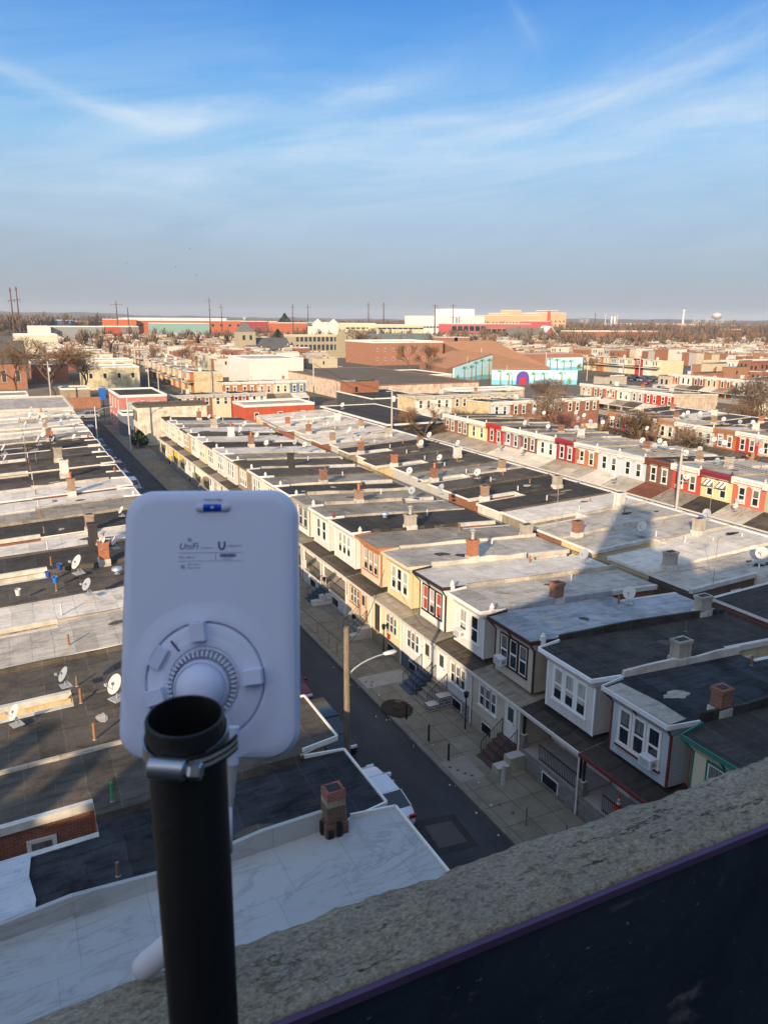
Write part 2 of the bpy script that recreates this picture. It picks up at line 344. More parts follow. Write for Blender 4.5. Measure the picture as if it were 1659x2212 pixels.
# ---------------------------------------------------------------- the row house.  local frame: +x out of the front, y along the row 0..w, x=0 the front plane of bays and cornice
ROOFC = dict(white=((.62, .56, .475), .35, .3, 1.1), silver=((.43, .385, .32), .3, .42, 1.), grey=((.27, .235, .185), .3, .45, 1.), black=((.052, .045, .038), -1.1, .5, .95),
             char=((.090, .076, .060), -.7, .5, 1.), tan=((.36, .31, .24), .3, .4, 1.1), bluegrey=((.33, .34, .35), .2, .45, 1.2), patched=((.035, .036, .04), -.5, .8, .9))
def roofmat(k): return swirl_roof() if k == 'swirl' else roofing(*ROOFC[k])
def house(O, th, w, sp, label, group, name='row_house'):
    lod = sp.get('lod', 1); fl = sp.get('flip', False)
    root = empty(name, O, th, label, 'row house', group)
    if lod < 2: root.empty_display_size = .1
    Yf = (lambda y: w-y) if fl else (lambda y: y)
    def yy(a, b): return tuple(sorted((Yf(a), Yf(b))))
    wc = sp['wall']; wm = sp.get('wm') or siding(wc); side = sp.get('side') or stucco((.50, .46, .38), .35)
    trim = sp.get('trim', WHITE); tm = paint(trim, .6); rk = sp.get('roof', 'grey'); rm = roofmat(rk)
    h = sp.get('h', 6.75); bay = sp.get('bay', False); D1 = sp.get('d1', 8.8); D2 = sp.get('d2', 14.2); slope = .045
    xm = -1.15 if bay else -.12      # main wall plane
    zr = lambda x: h - .12 + slope*x  # roof height
    gf = 1.15                         # raised ground floor
    inset = .85
    # --- walls: main block + rear ell
    a = MB()
    ya, yb = .004, w-.004
    a.box(-D1, xm, ya, yb, 0, zr(xm)-.06, side, zb=zr(-D1)-.06)
    e0, e1 = yy(inset, w-.004)
    a.box(-D2, -D1, e0, e1, 0, zr(-D1)-.22, sp.get('ellm') or side, zb=zr(-D2)-.22)
    # front face panel in its own cladding
    a.box(xm, xm+.03, ya, yb, gf if lod else 0, h-.45, sp.get('gapm') or wm)
    a.build('wall', root)
    # --- roof
    r = MB(); fr = .34 if bay else .22
    if bay:
        top = [(fr, .45), (fr, w-.25), (xm+.1, w-.02), (-D1, w-.02), (-D1, .02), (xm-.1, .02)]
    else: top = [(fr, .02), (fr, w-.02), (-D1, w-.02), (-D1, .02)]
    r.prism(top, lambda x, y: zr(x)-.055, lambda x, y: zr(x)+.03, tm, rm)
    es = sp.get('estep', 0.); q0_, q1_ = -D2-.12, -D1-.0; ya_, yb_ = e0-(.08 if e0 > .1 else 0), e1+(.08 if e1 < w-.1 else 0)
    r.hexa([(q0_, ya_, zr(q0_)-.16-es), (q1_, ya_, zr(q1_)-.16-es), (q1_, yb_, zr(q1_)-.16-es), (q0_, yb_, zr(q0_)-.16-es), (q0_, ya_, zr(q0_)+.03-es), (q1_, ya_, zr(q1_)+.03-es), (q1_, yb_, zr(q1_)+.03-es), (q0_, yb_, zr(q0_)+.03-es)], tm, rm)
    # party-wall kerb on the near or far side
    cb = sp.get('curb', 'silver')
    ch = sp.get('curbh', .24)
    cm = roofmat(cb)
    rj = random.Random(int(O[0]*31+O[1]*17)); ns = 5 if lod else 2; x0c = -D1 if fl else -D2; xs = [x0c+(xm-.2-x0c)*i/ns for i in range(ns+1)]; hs = [ch*rj.uniform(.65, 1.15) for _ in range(ns+1)]
    for i in range(ns):
        xa_, xb_ = xs[i], xs[i+1]; ww_ = .17+rj.uniform(0, .12)
        r.hexa([(xa_, w-ww_, zr(xa_)), (xb_, w-ww_, zr(xb_)), (xb_, w-.006, zr(xb_)), (xa_, w-.006, zr(xa_)), (xa_, w-.15, zr(xa_)+hs[i]), (xb_, w-.15, zr(xb_)+hs[i+1]), (xb_, w-.006, zr(xb_)+hs[i+1]), (xa_, w-.006, zr(xa_)+hs[i])], cm)
    if sp.get('wellcap', True):   # white edging along the light well
        y0, y1 = yy(inset-.14, inset+.1); a_, b_ = -D2-.14, -D1
        r.hexa([(a_, y0, zr(a_)-.24), (b_, y0, zr(b_)-.24), (b_, y1, zr(b_)-.24), (a_, y1, zr(a_)-.24), (a_, y0, zr(a_)+.05), (b_, y0, zr(b_)+.05), (b_, y1, zr(b_)+.05), (a_, y1, zr(a_)+.05)], paint(sp.get('capc', OFFW), .7, .3))
    r.build('roof', root)
    # --- bay, cornice
    z0b, z1b = 3.75, h-.62
    if bay:
        b = MB(); q0, q1 = .80, w-.36
        b.prism([(xm, q0-.08), (xm, q1+.06), (0, q1), (0, q0)][::-1], z0b, z1b+.35, wm)
        if lod > 1:
            cp = tm
            for (x, y) in ((.012, q0), (.012, q1)): b.box(x-.06, x+.012, y-.05, y+.05, z0b, z1b, cp)
        b.build('bay', root)
        c = MB()
        lo = [(xm, q0-.1), (0.02, q0-.02), (.02, q1+.02), (xm, q1+.08)]; hi = [(xm, .12), (fr-.03, .46), (fr-.03, w-.26), (xm, w-.03)]
        pts = [(x, y, z1b) for x, y in lo] + [(x, y, h-.16) for x, y in hi]
        cm2 = sp.get('corn') or siding(tup(wc, .97), .16)
        c.add(pts, [(0, 1, 5, 4), (1, 2, 6, 5), (2, 3, 7, 6), (3, 2, 1, 0)], cm2)
        # crown moulding
        for (p, q) in (((xm, .12), (fr+.04, .43)), ((fr+.04, .43), (fr+.04, w-.23)), ((fr+.04, w-.23), (xm, w-.02))):
            P = Vector((*p, h-.20)); Q = Vector((*q, h-.20)); n = (Q-P).cross(Vector((0, 0, 1))).normalized()*.035
            c.hexa([P-n, Q-n, Q+n, P+n, P-n+Vector((0, 0, .2)), Q-n+Vector((0, 0, .2)), Q+n+Vector((0, 0, .2)), P+n+Vector((0, 0, .2))], paint(sp['crown'], .6) if sp.get('crown') else tm)
        if sp.get('urn', True) and lod: urn(root, -.3, w-.12, h+.02, sp.get('urnc', WHITE), .68)
        if lod > 1 and sp.get('brackets', False):
            for (p, q) in ((( .03, q0), (fr, .46)), ((.03, q1), (fr, w-.26)), ((.03, w/2), (fr, w/2))):
                c.tube((p[0], p[1], z1b), (q[0], q[1], h-.2), .05, .05, 4, tm)
        c.build('cornice', root)
        nw = sp.get('nw', 3); ww = .62 if nw == 3 else .72; gap = .22 if nw == 3 else .5
        tot = nw*ww+(nw-1)*gap; yc = (q0+q1)/2
        gks = sp.get('gk') or random.Random(int(O[1]*7+O[0])).choice([(1, 1, 1), (0, 1, 0), (2, 2, 2), (3, 1, 3), (2, 0, 2), (1, 3, 1)])
        for i in range(nw):
            y = yc-tot/2+ww/2+i*(ww+gap)
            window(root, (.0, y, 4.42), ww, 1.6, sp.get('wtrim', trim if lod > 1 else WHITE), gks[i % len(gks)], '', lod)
        if sp.get('ac') is not None:
            y = yc-tot/2+ww/2+sp['ac']*(ww+gap); ac_unit(root, (.05, y, 4.40))
        if sp.get('sillbar'):
            s = MB(); s.box(0, .1, yc-tot/2-.15, yc+tot/2+.15, 4.20, 4.31, paint(sp['sillbar'])); s.build('window_ledge', root)
    else:
        c = MB(); cm2 = paint(sp.get('cornc', WHITE), .6)
        c.box(-.12, .10, .02, w-.02, h-.62, h-.30, cm2); c.box(-.12, .26, .02, w-.02, h-.30, h-.02, cm2)
        c.box(-.1, .14, .02, w-.02, h-.80, h-.74, cm2)
        if lod:
            for y in (.12, w-.12): c.box(.1, .32, y-.1, y+.1, h-.75, h-.02, cm2)
            n = 7
            if sp.get('dent', True):
                for i in range(n): c.box(.1, .2, .45+i*(w-.9)/(n-1)-.05, .45+i*(w-.9)/(n-1)+.05, h-.5, h-.34, cm2)
        c.build('cornice', root)
        if sp.get('urn', True) and lod: urn(root, .1, w-.1, h+.05, sp.get('cornc', WHITE), .6)
        gks = sp.get('gk', (0, 1))
        for i, y in enumerate((w*.3, w*.72)):
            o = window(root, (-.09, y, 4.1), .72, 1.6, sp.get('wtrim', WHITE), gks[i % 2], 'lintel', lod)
            if sp.get('awn'):
                s = MB(); am = paint((.75, .73, .68), .5)
                for k in range(6): s.hexa([(0, -.5+k*.17, 1.5), (.75, -.5+k*.17, .95), (.75, -.35+k*.17, .95), (0, -.35+k*.17, 1.5), (0, -.5+k*.17, 1.54), (.78, -.5+k*.17, .98), (.78, -.35+k*.17, .98), (0, -.35+k*.17, 1.54)], am if k % 3 else paint((.1, .1, .1)))
                s.build('window_awning', root, (-.05, y, 4.3))
        if sp.get('ac') is not None: ac_unit(root, (-.05, (w*.3, w*.72)[sp['ac']], 4.05))
    # --- porch
    pk = sp.get('porch', 'closed'); pe = sp.get('pe', .95)
    if pk != 'none':
        pr = MB(); prm = roofmat(sp.get('proof', 'char')); sag = .12
        z1, z2 = (3.62, 3.35) if bay else (3.75, 2.75)
        if not bay: pe = sp.get('pe', 2.6)
        pr.hexa([(xm, .01, z1-.1), (pe, .01, z2-.1), (pe, w-.01, z2-.1), (xm, w-.01, z1-.1), (xm, .01, z1), (pe, .01, z2), (pe, w-.01, z2), (xm, w-.01, z1)], tm, prm)
        pr.box(pe, pe+.09, .01, w-.01, z2-.16, z2-.01, paint(sp.get('gut', OFFW), .5))
        pr.build('porch_roof', root)
        if lod > 0 or not bay:
            fm = sp.get('base') or blockwork((.22, .22, .21), (.5, .48, .45))
            if pk == 'closed':
                g = MB(); lw = sp.get('lowm') or wm
                g.box(xm, pe-.1, .02, w-.02, gf-.1, z2-.1, lw); g.box(xm, pe-.08, .02, w-.02, 0, gf-.1, fm)
                g.build('enclosed_porch', root)
                if lod > 0:
                    xw = pe-.1; dy = sp.get('doory', .8)
                    wy = w-1.55 if dy < w/2 else 1.55
                    lt = sp.get('ltrim', trim)
                    if sp.get('lwin', 3) == 3:
                        for k in (-1, 0, 1): window(root, (xw, wy+k*.56, 1.75), .46, 1.2, lt, sp.get('lgk', 1), '', lod)
                    else: window(root, (xw, wy, 1.7), 1.2, 1.25, lt, sp.get('lgk', 1), '', lod)
                    for dyy in ((dy,) if not sp.get('twodoors') else (dy, dy+.95)):
                        dr = MB(); dm = paint(sp.get('door', WHITE), .5)
                        dr.box(xw, xw+.04, dyy-.42, dyy+.42, gf-.05, gf+2.0, dm); dr.box(xw+.04, xw+.05, dyy-.24, dyy+.24, gf+1.0, gf+1.75, glass(1))
                        dr.box(xw, xw+.06, dyy-.5, dyy-.42, gf-.1, gf+2.08, paint(lt)); dr.box(xw, xw+.06, dyy+.42, dyy+.5, gf-.1, gf+2.08, paint(lt)); dr.box(xw, xw+.06, dyy-.42, dyy+.42, gf+2.0, gf+2.08, paint(lt))
                        do = dr.build('door', root)
                        hd = MB(); hd.tube((xw+.04, dyy+.33, gf+.95), (xw+.1, dyy+.33, gf+.95), .025, .025, 6, iron()); hd.build('handle', do)
                    bw = MB(); bw.box(pe-.08, pe-.05, wy-.5, wy+.5, .25, .85, paint(lt, .6)); bw.box(pe-.05, pe-.04, wy-.44, wy+.44, .3, .8, glass(0))
                    for k in range(9): bw.tube((pe-.02, wy-.4+k*.1, .26), (pe-.02, wy-.4+k*.1, .84), .011, .011, 4, iron())
                    bw.build('basement_window', root)
            else:
                g = MB()
                g.box(xm, pe-.12, .02, w-.02, 0, gf, fm, paint((.32, .30, .28), .9)); g.build('porch_base', root)
                if lod > 1:
                    bw = MB(); wy = w*.55; bw.box(pe-.12, pe-.09, wy-.62, wy+.62, .2, .85, paint(WHITE, .6)); bw.box(pe-.09, pe-.08, wy-.55, wy+.55, .27, .78, glass(0))
                    for k in range(11): bw.tube((pe-.06, wy-.5+k*.1, .22), (pe-.06, wy-.5+k*.1, .83), .012, .012, 4, iron())
                    bw.build('basement_window', root)
                cl = paint(sp.get('colc', WHITE), .5)
                n = 2
                for y in ((.12, w-.14) if lod else (.12,)):
                    k = MB(); xx = pe-.22
                    k.box(xx-.14, xx+.14, y-.12, y+.16, gf, gf+.75, fm, paint((.5, .48, .44))); k.box(xx-.05, xx+.05, y-.04, y+.06, gf+.75, z2-.1, cl); k.build('porch_column', root)
                if lod > 0:
                    wl = MB(); wl.box(xm+.03, xm+.06, .1, w-.1, gf, 3.4, sp.get('lowm') or wm); wl.build('porch_wall', root)
                    window(root, (xm+.06, w-1.5, gf+.7), 1.1, 1.2, trim, 1, '', lod)
                    dr = MB(); dr.box(xm+.06, xm+.1, .4, 1.25, gf, gf+2.05, paint(sp.get('door', WHITE), .5)); do = dr.build('door', root)
                    rl = MB(); xx = pe-.2; im = paint(sp.get('railc', (.02, .02, .022)), .5)
                    y0, y1 = 1.45, w-.2
                    rl.box(xx-.02, xx+.02, y0, y1, gf+.82, gf+.86, im); rl.box(xx-.015, xx+.015, y0, y1, gf+.1, gf+.13, im)
                    k = int((y1-y0)/.12)
                    for i in range(k+1): rl.tube((xx, y0+i*.12, gf), (xx, y0+i*.12, gf+.9), .012, .012, 4, im, False)
                    rl.build('porch_railing', root)
            if lod > 1 and sp.get('steps', True):
                st = MB(); dy = sp.get('doory', .8); sw = .72 if not sp.get('twodoors') else 1.0; dc = dy+(.5 if sp.get('twodoors') else 0)
                sm = paint(sp.get('stepc', (.30, .28, .25)), .9)
                nst = 5
                for i in range(nst):
                    zt = gf-.02-(i)*gf/(nst+.0); st.box(pe-.1+i*.31-(.004 if i else 0), pe-.1+(i+1)*.31, dc-sw, dc+sw, 0, zt-.04, sm); st.box(pe-.1+i*.31, pe-.07+(i+1)*.31, dc-sw-.02, dc+sw+.02, zt-.04, zt, paint(tup(sp.get('stepc', (.30, .28, .25)), .7), .9))
                st.build('front_steps', root)
                if sp.get('cheek', True):
                    ck = MB(); ck.box(pe-.1, pe+.8, dc+sw+.03, dc+sw+.6, 0, gf*.78, fm, paint((.45, .43, .4))); ck.box(pe+.803, pe+1.5, dc+sw+.03, dc+sw+.6, 0, gf*.45, fm, paint((.45, .43, .4))); ck.build('step_pier', root)
                for s in (-1, 1) if not sp.get('cheek', True) else (-1, 1):
                    rl = MB(); y = dc+s*(sw-.05)
                    rl.tube((pe-.05, y, gf+.85), (pe+1.25, y, .95), .02, .02, 6, iron())
                    for i in range(9):
                        t = i/8; rl.tube((pe-.05+t*1.3, y, gf+.85-t*(gf-.1)), (pe-.05+t*1.3, y, max(.03, gf-.1-t*(gf-.05))), .011 if 0 < i < 8 else .02, None, 4, iron(), False)
                    rl.build('stair_railing', root)
    if lod > 1 and sp.get('spout', True):
        ds = MB(); ds.tube((pe-.03, w-.05, .1), (pe-.03, w-.05, 3.3), .045, .045, 6, paint(WHITE, .5)); ds.build('downspout', root)
    # --- rear wall windows of the ell face the light well
    if sp.get('rearwin', True) and lod > 0:
        ys = Yf(inset); rz = -math.pi/2 if not fl else math.pi/2
        for xw in (-D1-1.7,): window(root, (xw, ys, 4.2), .75, 1.15, WHITE, 1, '', lod, rz)
    # --- chimney and pipes
    cxs = sp.get('chim')
    if cxs:
        for (cxp, hh, kd, pt) in cxs: chimney(root, -cxp, w-.3, zr(-cxp), hh, .82 if kd in ('stucco', 'white') else .62, .56, kd, pt)
    if lod > 0:
        for (vx, vy, vh, vc) in sp.get('vents', ((7.8, 1.3, .55, (.3, .13, .07)),)): vent(root, -vx, vy, zr(-vx), vh, vc)
    if rk == 'patched' and lod > 1:
        k = MB(); k.prism([(fr-.06, .55), (fr-.06, w-.35), (-.9, w-.5), (-1.0, w*.55), (-.75, .4)], lambda x, y: zr(x)+.034, lambda x, y: zr(x)+.042, roofmat('silver')); k.prism([(-2.3+.7*math.cos(t)*(1+.16*math.sin(3*t+1)+.10*math.sin(11*t)), 2.2+.32*math.sin(t)*(1+.2*math.cos(4*t)+.12*math.sin(9*t))) for t in [j*math.pi/20 for j in range(40)]], lambda x, y: zr(x)+.034, lambda x, y: zr(x)+.042, roofmat('silver')); k.build('roof_patch', root)
    if lod > 0 and rk not in ('swirl',):
        rp = random.Random(int(O[0]*13+O[1]*29+5))
        for _ in range(rp.choice([0, 1, 2, 3])):
            px, py, a1, a2 = -rp.uniform(1.5, D1-.8), rp.uniform(1., w-1.2), rp.uniform(.2, .7), rp.uniform(.12, .4); ph_ = rp.uniform(0, 6)
            k = MB(); k.prism([(px+a1*math.cos(t)*(1+.2*math.sin(2*t+ph_)+.08*math.sin(7*t)), py+a2*math.sin(t)*(1+.2*math.cos(3*t+ph_)+.1*math.cos(6*t))) for t in [j*math.pi/8 for j in range(16)]], lambda x, y: zr(x)+.030, lambda x, y: zr(x)+.040, roofmat(rp.choice(['black', 'char', 'silver', 'tan']))); k.build('roof_patch', root)
    if sp.get('hatch'):
        k = MB(); k.box(-.35, .35, -.35, .35, 0, .2, paint((.5, .5, .5))); k.build('roof_hatch', root, (-5.5, w*.5, zr(-5.5)+.02))
    return root
# ---------------------------------------------------------------- rows
FAC = dict(white=('white-sided', WHITE), cream=('cream-sided', (.66, .58, .42)), tan=('tan-sided', (.52, .42, .28)), grey=('grey-sided', (.42, .43, .43)), brick=('brick', None),
           orange=('orange brick', None), red=('red-painted', (.42, .035, .03)), blue=('pale blue', (.50, .55, .62)), yellow=('yellow', (.72, .60, .32)), rust=('dark brick', None),
           pink=('pink-fronted', (.55, .22, .19)), slate=('slate blue', (.13, .19, .25)), wine=('crimson', (.30, .03, .05)), salmon=('salmon', (.62, .33, .24)), green=('pale green', (.36, .42, .30)))
def wallm(k):
    if k == 'brick': return brick((.27, .085, .045))
    if k == 'orange': return brick((.46, .16, .055), (.35, .2, .12))
    if k == 'rust': return brick((.16, .055, .035))
    c = FAC[k][1]
    if k in ('white', 'cream', 'grey', 'tan'): return siding(c)
    return stucco(c, .12)
def row(O, th, widths, specs, rowname, group, start=0):
    """O: base point of the first (near) house; runs along +/-local y depending on th so houses go away from the camera"""
    out = []; y = 0
    for i, (w, sp) in enumerate(zip(widths, specs)):
        d = 1 if sp.get('dir', 1) > 0 else -1
        # origin so that local y 0..w covers the house
        ax = Vector((-math.sin(th), math.cos(th), 0))
        o = Vector(O) + ax*(y if d > 0 else -(y+w))
        k = sp['k']; sp.setdefault('wm', wallm(k)); sp.setdefault('wall', FAC[k][1] or BRK)
        rn = {'silver': 'silver', 'char': 'dark grey', 'bluegrey': 'blue-grey', 'patched': 'patched black'}.get(sp.get('roof', 'grey'), sp.get('roof', 'grey'))
        lab = sp.get('label') or f"{FAC[k][0]} row house, {rn} roof, {ordn(i+start)} from the near end, {rowname}"
        out.append(house(o, th, w, sp, lab, group)); y += w
    return out
# ---------------------------------------------------------------- satellite dishes
def dish_proto(k):
    root = empty('satellite_dish', (0, 0, -50)); gm = paint([(.50, .50, .48), (.30, .33, .36), (.62, .62, .60)][k], .5, .1)
    # dish axis tilted up 35 deg toward +x
    el = R(32); Z = Vector((math.cos(el), 0, math.sin(el))); X = Vector((0, 1, 0)); Y = Z.cross(X)
    hp = Vector((0, 0, .62)); d = MB()
    d.lathe([(.0, -.0), (.1, .003), (.2, .014), (.3, .032), (.34, .042), (.345, .036), (.2, .0), (0, -.02)], gm, hp, 22, (X*1.0, Y*1.12, Z)); d.build('dish', root, smooth=True)
    a = MB(); sm = paint((.38, .38, .38), .5); tip = hp+Z*.42-Vector((0, 0, .12))
    a.tube(hp-Vector((0, 0, .34)), tip, .014, .014, 6, sm); a.box(tip.x-.05, tip.x+.05, -.07, .07, tip.z-.04, tip.z+.05, sm); a.build('feed_arm', root)
    b = MB(); b.tube((-.03, 0, 0), (-.03, 0, .62), .022, .022, 8, sm)
    b.tube((-.25, -.22, .02), (-.03, 0, .4), .014, None, 6, sm); b.tube((-.25, .22, .02), (-.03, 0, .4), .014, None, 6, sm); b.box(-.3, .2, -.26, .26, 0, .03, sm)
    b.build('mount', root); return root
DISH = []
def dish(p, az, label, k=0, s=1., tilt=0, group='satellite dishes on the roofs'):
    while len(DISH) < 3: DISH.append([dish_proto(len(DISH)), False])
    pr = DISH[k]
    o = pr[0] if not pr[1] else copy_tree(pr[0]); pr[1] = True
    o.location = p; o.rotation_euler = (0, tilt, az); o.scale = (s, s, s)
    tag(o, label, 'satellite dish', group); return o
# ---------------------------------------------------------------- cars
def car_proto(pc, kind):
    root = empty('parked_car', (0, 0, -60))
    pm = paint(pc, .22, .04, .0, .6, 'car_paint'); L, W2, Hh = (4.6, .9, 1.45) if kind == 'sedan' else (4.7, .93, 1.72)
    b = MB(); st = []
    prof = [(-.5, .30, .55, .80), (-.485, .22, .74, .92), (-.40, .20, .93, .97), (-.2, .19, .97, 1.), (.1, .19, .96, 1.), (.24, .19, .92, 1.), (.38, .20, .84, .98), (.47, .22, .72, .90), (.5, .32, .56, .76)] if kind == 'sedan' else \
           [(-.5, .34, .7, .86), (-.485, .26, .98, .95), (-.42, .24, 1.05, .98), (-.2, .24, 1.06, 1.), (.1, .24, 1.05, 1.), (.26, .24, 1.02, 1.), (.40, .24, .94, .98), (.48, .28, .82, .90), (.5, .38, .62, .78)]
    n = 10; pts = []
    for (x, z0, z1, wf) in prof:
        w = W2*wf; zc = (z0+z1)/2
        ring = [(-w*.92, z0), (-w, z0+.12), (-w, zc), (-w*.985, z1-.10), (-w*.86, z1), (w*.86, z1), (w*.985, z1-.10), (w, zc), (w, z0+.12), (w*.92, z0)]
        pts += [(x*L, y, z) for y, z in ring]
    fs = []
    for i in range(len(prof)-1):
        for j in range(n):
            k = (j+1) % n; fs.append((i*n+j, i*n+k, (i+1)*n+k, (i+1)*n+j))
    fs += [tuple(range(n)), tuple(range((len(prof)-1)*n, len(prof)*n))[::-1]]
    b.add(pts, fs, pm)
    for s in (-1, 1):
        for xw in (-.31, .31): b.tube((xw*L, s*(W2-.12), .33), (xw*L, s*(W2+.004), .33), .40, .40, 18, paint((.01, .01, .01)))
    b.box(.5*L-.03, .5*L+.01, -.45, .45, .42, .62, paint((.03, .03, .03), .4)); b.box(-.5*L-.015, -.5*L+.02, -.26, .26, .56, .68, paint((.6, .6, .55)))
    b.build('body', root, smooth=True, auto=40)
    if kind == 'sedan': c0, c1, t0, t1 = (-.40*L, .22*L), None, (-.25*L, .05*L), None
    else: c0, t0 = (-.46*L, .25*L), (-.40*L, .10*L)
    zb = .93 if kind == 'sedan' else 1.03; g = MB(); gm = glass(0)
    bw, tw = W2*.90, W2*.68
    bot = [(c0[0], -bw), (c0[1], -bw), (c0[1], bw), (c0[0], bw)]; top = [(t0[0], -tw), (t0[1], -tw), (t0[1], tw), (t0[0], tw)]
    g.hexa([(x, y, zb) for x, y in bot]+[(x, y, Hh-.06) for x, y in top], gm); g.build('window_glass', root)
    r = MB(); r.hexa([(x*1., y, Hh-.075) for x, y in top]+[(x*.93, y*.86, Hh) for x, y in top], pm)
    for i in range(4):
        r.tube((bot[i][0], bot[i][1]*.99, zb), (top[i][0], top[i][1], Hh-.05), .035, .035, 5, pm)
    for s in (-1, 1): r.tube((-.06*L, s*bw, zb), (-.08*L, s*tw, Hh-.05), .035, .035, 5, pm)
    r.build('roof', root, smooth=True, auto=40)
    wh = MB(); wh.lathe([(.33, -.1), (.33, .1), (.22, .11), (.2, .09), (0, .1)], paint((.018, .018, .018), .9), (0, 0, 0), 18, (Vector((1, 0, 0)), Vector((0, 0, 1)), Vector((0, -1, 0))))
    rm_ = MB(); rm_.lathe([(.21, .1), (.2, .118), (.06, .112), (0, .12)], paint((.45, .45, .47), .35, .1, .8), (0, 0, 0), 12, (Vector((1, 0, 0)), Vector((0, 0, 1)), Vector((0, -1, 0))))
    for xw in (-.31, .31):
        for s in (-1, 1):
            o = wh.build('wheel', root, (xw*L, s*(W2-.1), .33)); o.rotation_euler.z = 0 if s < 0 else math.pi; rm_.build('rim', o)
    for s in (-1, 1):
        h = MB(); h.box(.475*L, .493*L, s*.62-.2, s*.62+.2, .60 if kind == 'sedan' else .72, .72 if kind == 'sedan' else .86, paint((.75, .78, .8), .1)); h.build('headlight', root)
        h = MB(); h.box(-.503*L, -.47*L, s*.66-.17, s*.66+.17, .62 if kind == 'sedan' else .78, .76 if kind == 'sedan' else .98, paint((.35, .01, .01), .2)); h.build('taillight', root)
        h = MB(); h.box(.14*L, .175*L, s*(W2+.04)-.1, s*(W2+.04)+.1, .92, 1.06, pm); h.build('side_mirror', root)
    return root
CARP = {}
CARC = dict(white=(.72, .73, .75), black=(.012, .013, .016), navy=(.012, .025, .06), silver=(.38, .39, .41), maroon=(.16, .012, .02), red=(.42, .02, .02), grey=(.12, .125, .13), blue=(.03, .08, .2), tan=(.35, .30, .22))
def car(x, y, rz, col, kind='sedan', label='', group=None):
    k = (col, kind)
    if k not in CARP: CARP[k] = car_proto(CARC[col], kind); o = CARP[k]
    else: o = copy_tree(CARP[k])
    o.location = (x, y, .012); o.rotation_euler.z = rz; return tag(o, label, 'car', group)
# ---------------------------------------------------------------- bare trees
def tree_meshes(seed, h=9., spread=.55, levels=5, c=(.13, .085, .055), tw=(.20, .125, .075), fine=1.):
    rnd = random.Random(seed); tr = MB(); cr_ = MB(); tm = paint(c, .9, .3); wm = paint(tw, .9, .3)
    def grow(p, d, L, r, lv):
        n = 3 if lv > 1 else 2; q = p
        for i in range(n):
            d = (d + Vector((rnd.gauss(0, .13), rnd.gauss(0, .13), rnd.gauss(.03, .08)))).normalized()
            q2 = q + d*(L/n); mb = tr if lv >= levels-1 else cr_
            mb.tube(q, q2, r*(1-i/n*.35), r*(1-(i+1)/n*.35), 7 if lv >= levels-1 else 3, tm if lv >= 2 else wm, False)
            if lv > 0 and i > 0 and rnd.random() < .9: side(q2, d, L, r*.6, lv)
            q = q2
        if lv > 0:
            for _ in range(2 if lv > 1 else 3): side(q, d, L, r*.62, lv)
    def side(p, d, L, r, lv):
        a = d.orthogonal().normalized(); t = rnd.uniform(0, 2*math.pi); a = Quaternion(d, t) @ a
        nd_ = (d*math.cos(spread) + a*math.sin(spread)*rnd.uniform(.7, 1.5) + Vector((0, 0, .12))).normalized()
        grow(p, nd_, L*rnd.uniform(.55, .8), max(r, .012*fine), lv-1)
    grow(Vector((0, 0, 0)), Vector((0, 0, 1)), h*.33, h*.022, levels)
    out = []
    for nm, mb in (('trunk', tr), ('crown', cr_)):
        me = bpy.data.meshes.new(nm); me.from_pydata(mb.v, [], mb.f)
        for m in mb.mats: me.materials.append(m)
        me.polygons.foreach_set('material_index', mb.m); me.update(); out.append(me)
    return out
TREES = {}
def tree(p, h, label, kind=0, rz=0., group=None, cat='tree', wide=1.):
    if kind not in TREES: TREES[kind] = tree_meshes(11+kind, 9., [.5, .62, .45, .7][kind % 4], 6, tw=[(.22, .125, .07), (.18, .11, .065), (.23, .14, .085), (.22, .165, .12)][kind % 4], fine=[1., 1.2, 1., 1.1][kind % 4])
    s = h/9.
    o = empty('bare_tree', p, rz, label, cat, group); o.scale = (s*wide, s*wide, s)
    inst(TREES[kind][0], 'trunk', o, (0, 0, 0)); inst(TREES[kind][1], 'crown', o, (0, 0, 0)); return o
def evergreen(p, h, label, seed=0, rr=.33):
    rnd = random.Random(seed); o = empty('evergreen_tree', p, 0, label, 'tree')
    t = MB(); t.tube((0, 0, 0), (0, 0, h*.8), h*.03, h*.01, 8, paint((.1, .07, .05))); t.build('trunk', o)
    c = MB(); m1 = paint((.045, .075, .03), .9, .4); m2 = paint((.025, .045, .02), .9, .4)
    for i in range(900):
        z = rnd.uniform(.12, 1)**.8; rad = h*rr*math.sin(math.pi*min(1, z*1.02)**.75)*rnd.uniform(.6, 1.05)+.1; a = rnd.uniform(0, 6.283)
        q = Vector((rad*math.cos(a), rad*math.sin(a), z*h)); s = h*.035*rnd.uniform(.6, 1.5)
        u = Vector((rnd.gauss(0, 1), rnd.gauss(0, 1), rnd.gauss(0, 1))).normalized(); v = u.orthogonal().normalized()
        c.add([q-u*s-v*s, q+u*s-v*s, q+u*s+v*s, q-u*s+v*s], [(0, 1, 2, 3)], m1 if rnd.random() < .6 else m2)
    c.build('crown', o); return o
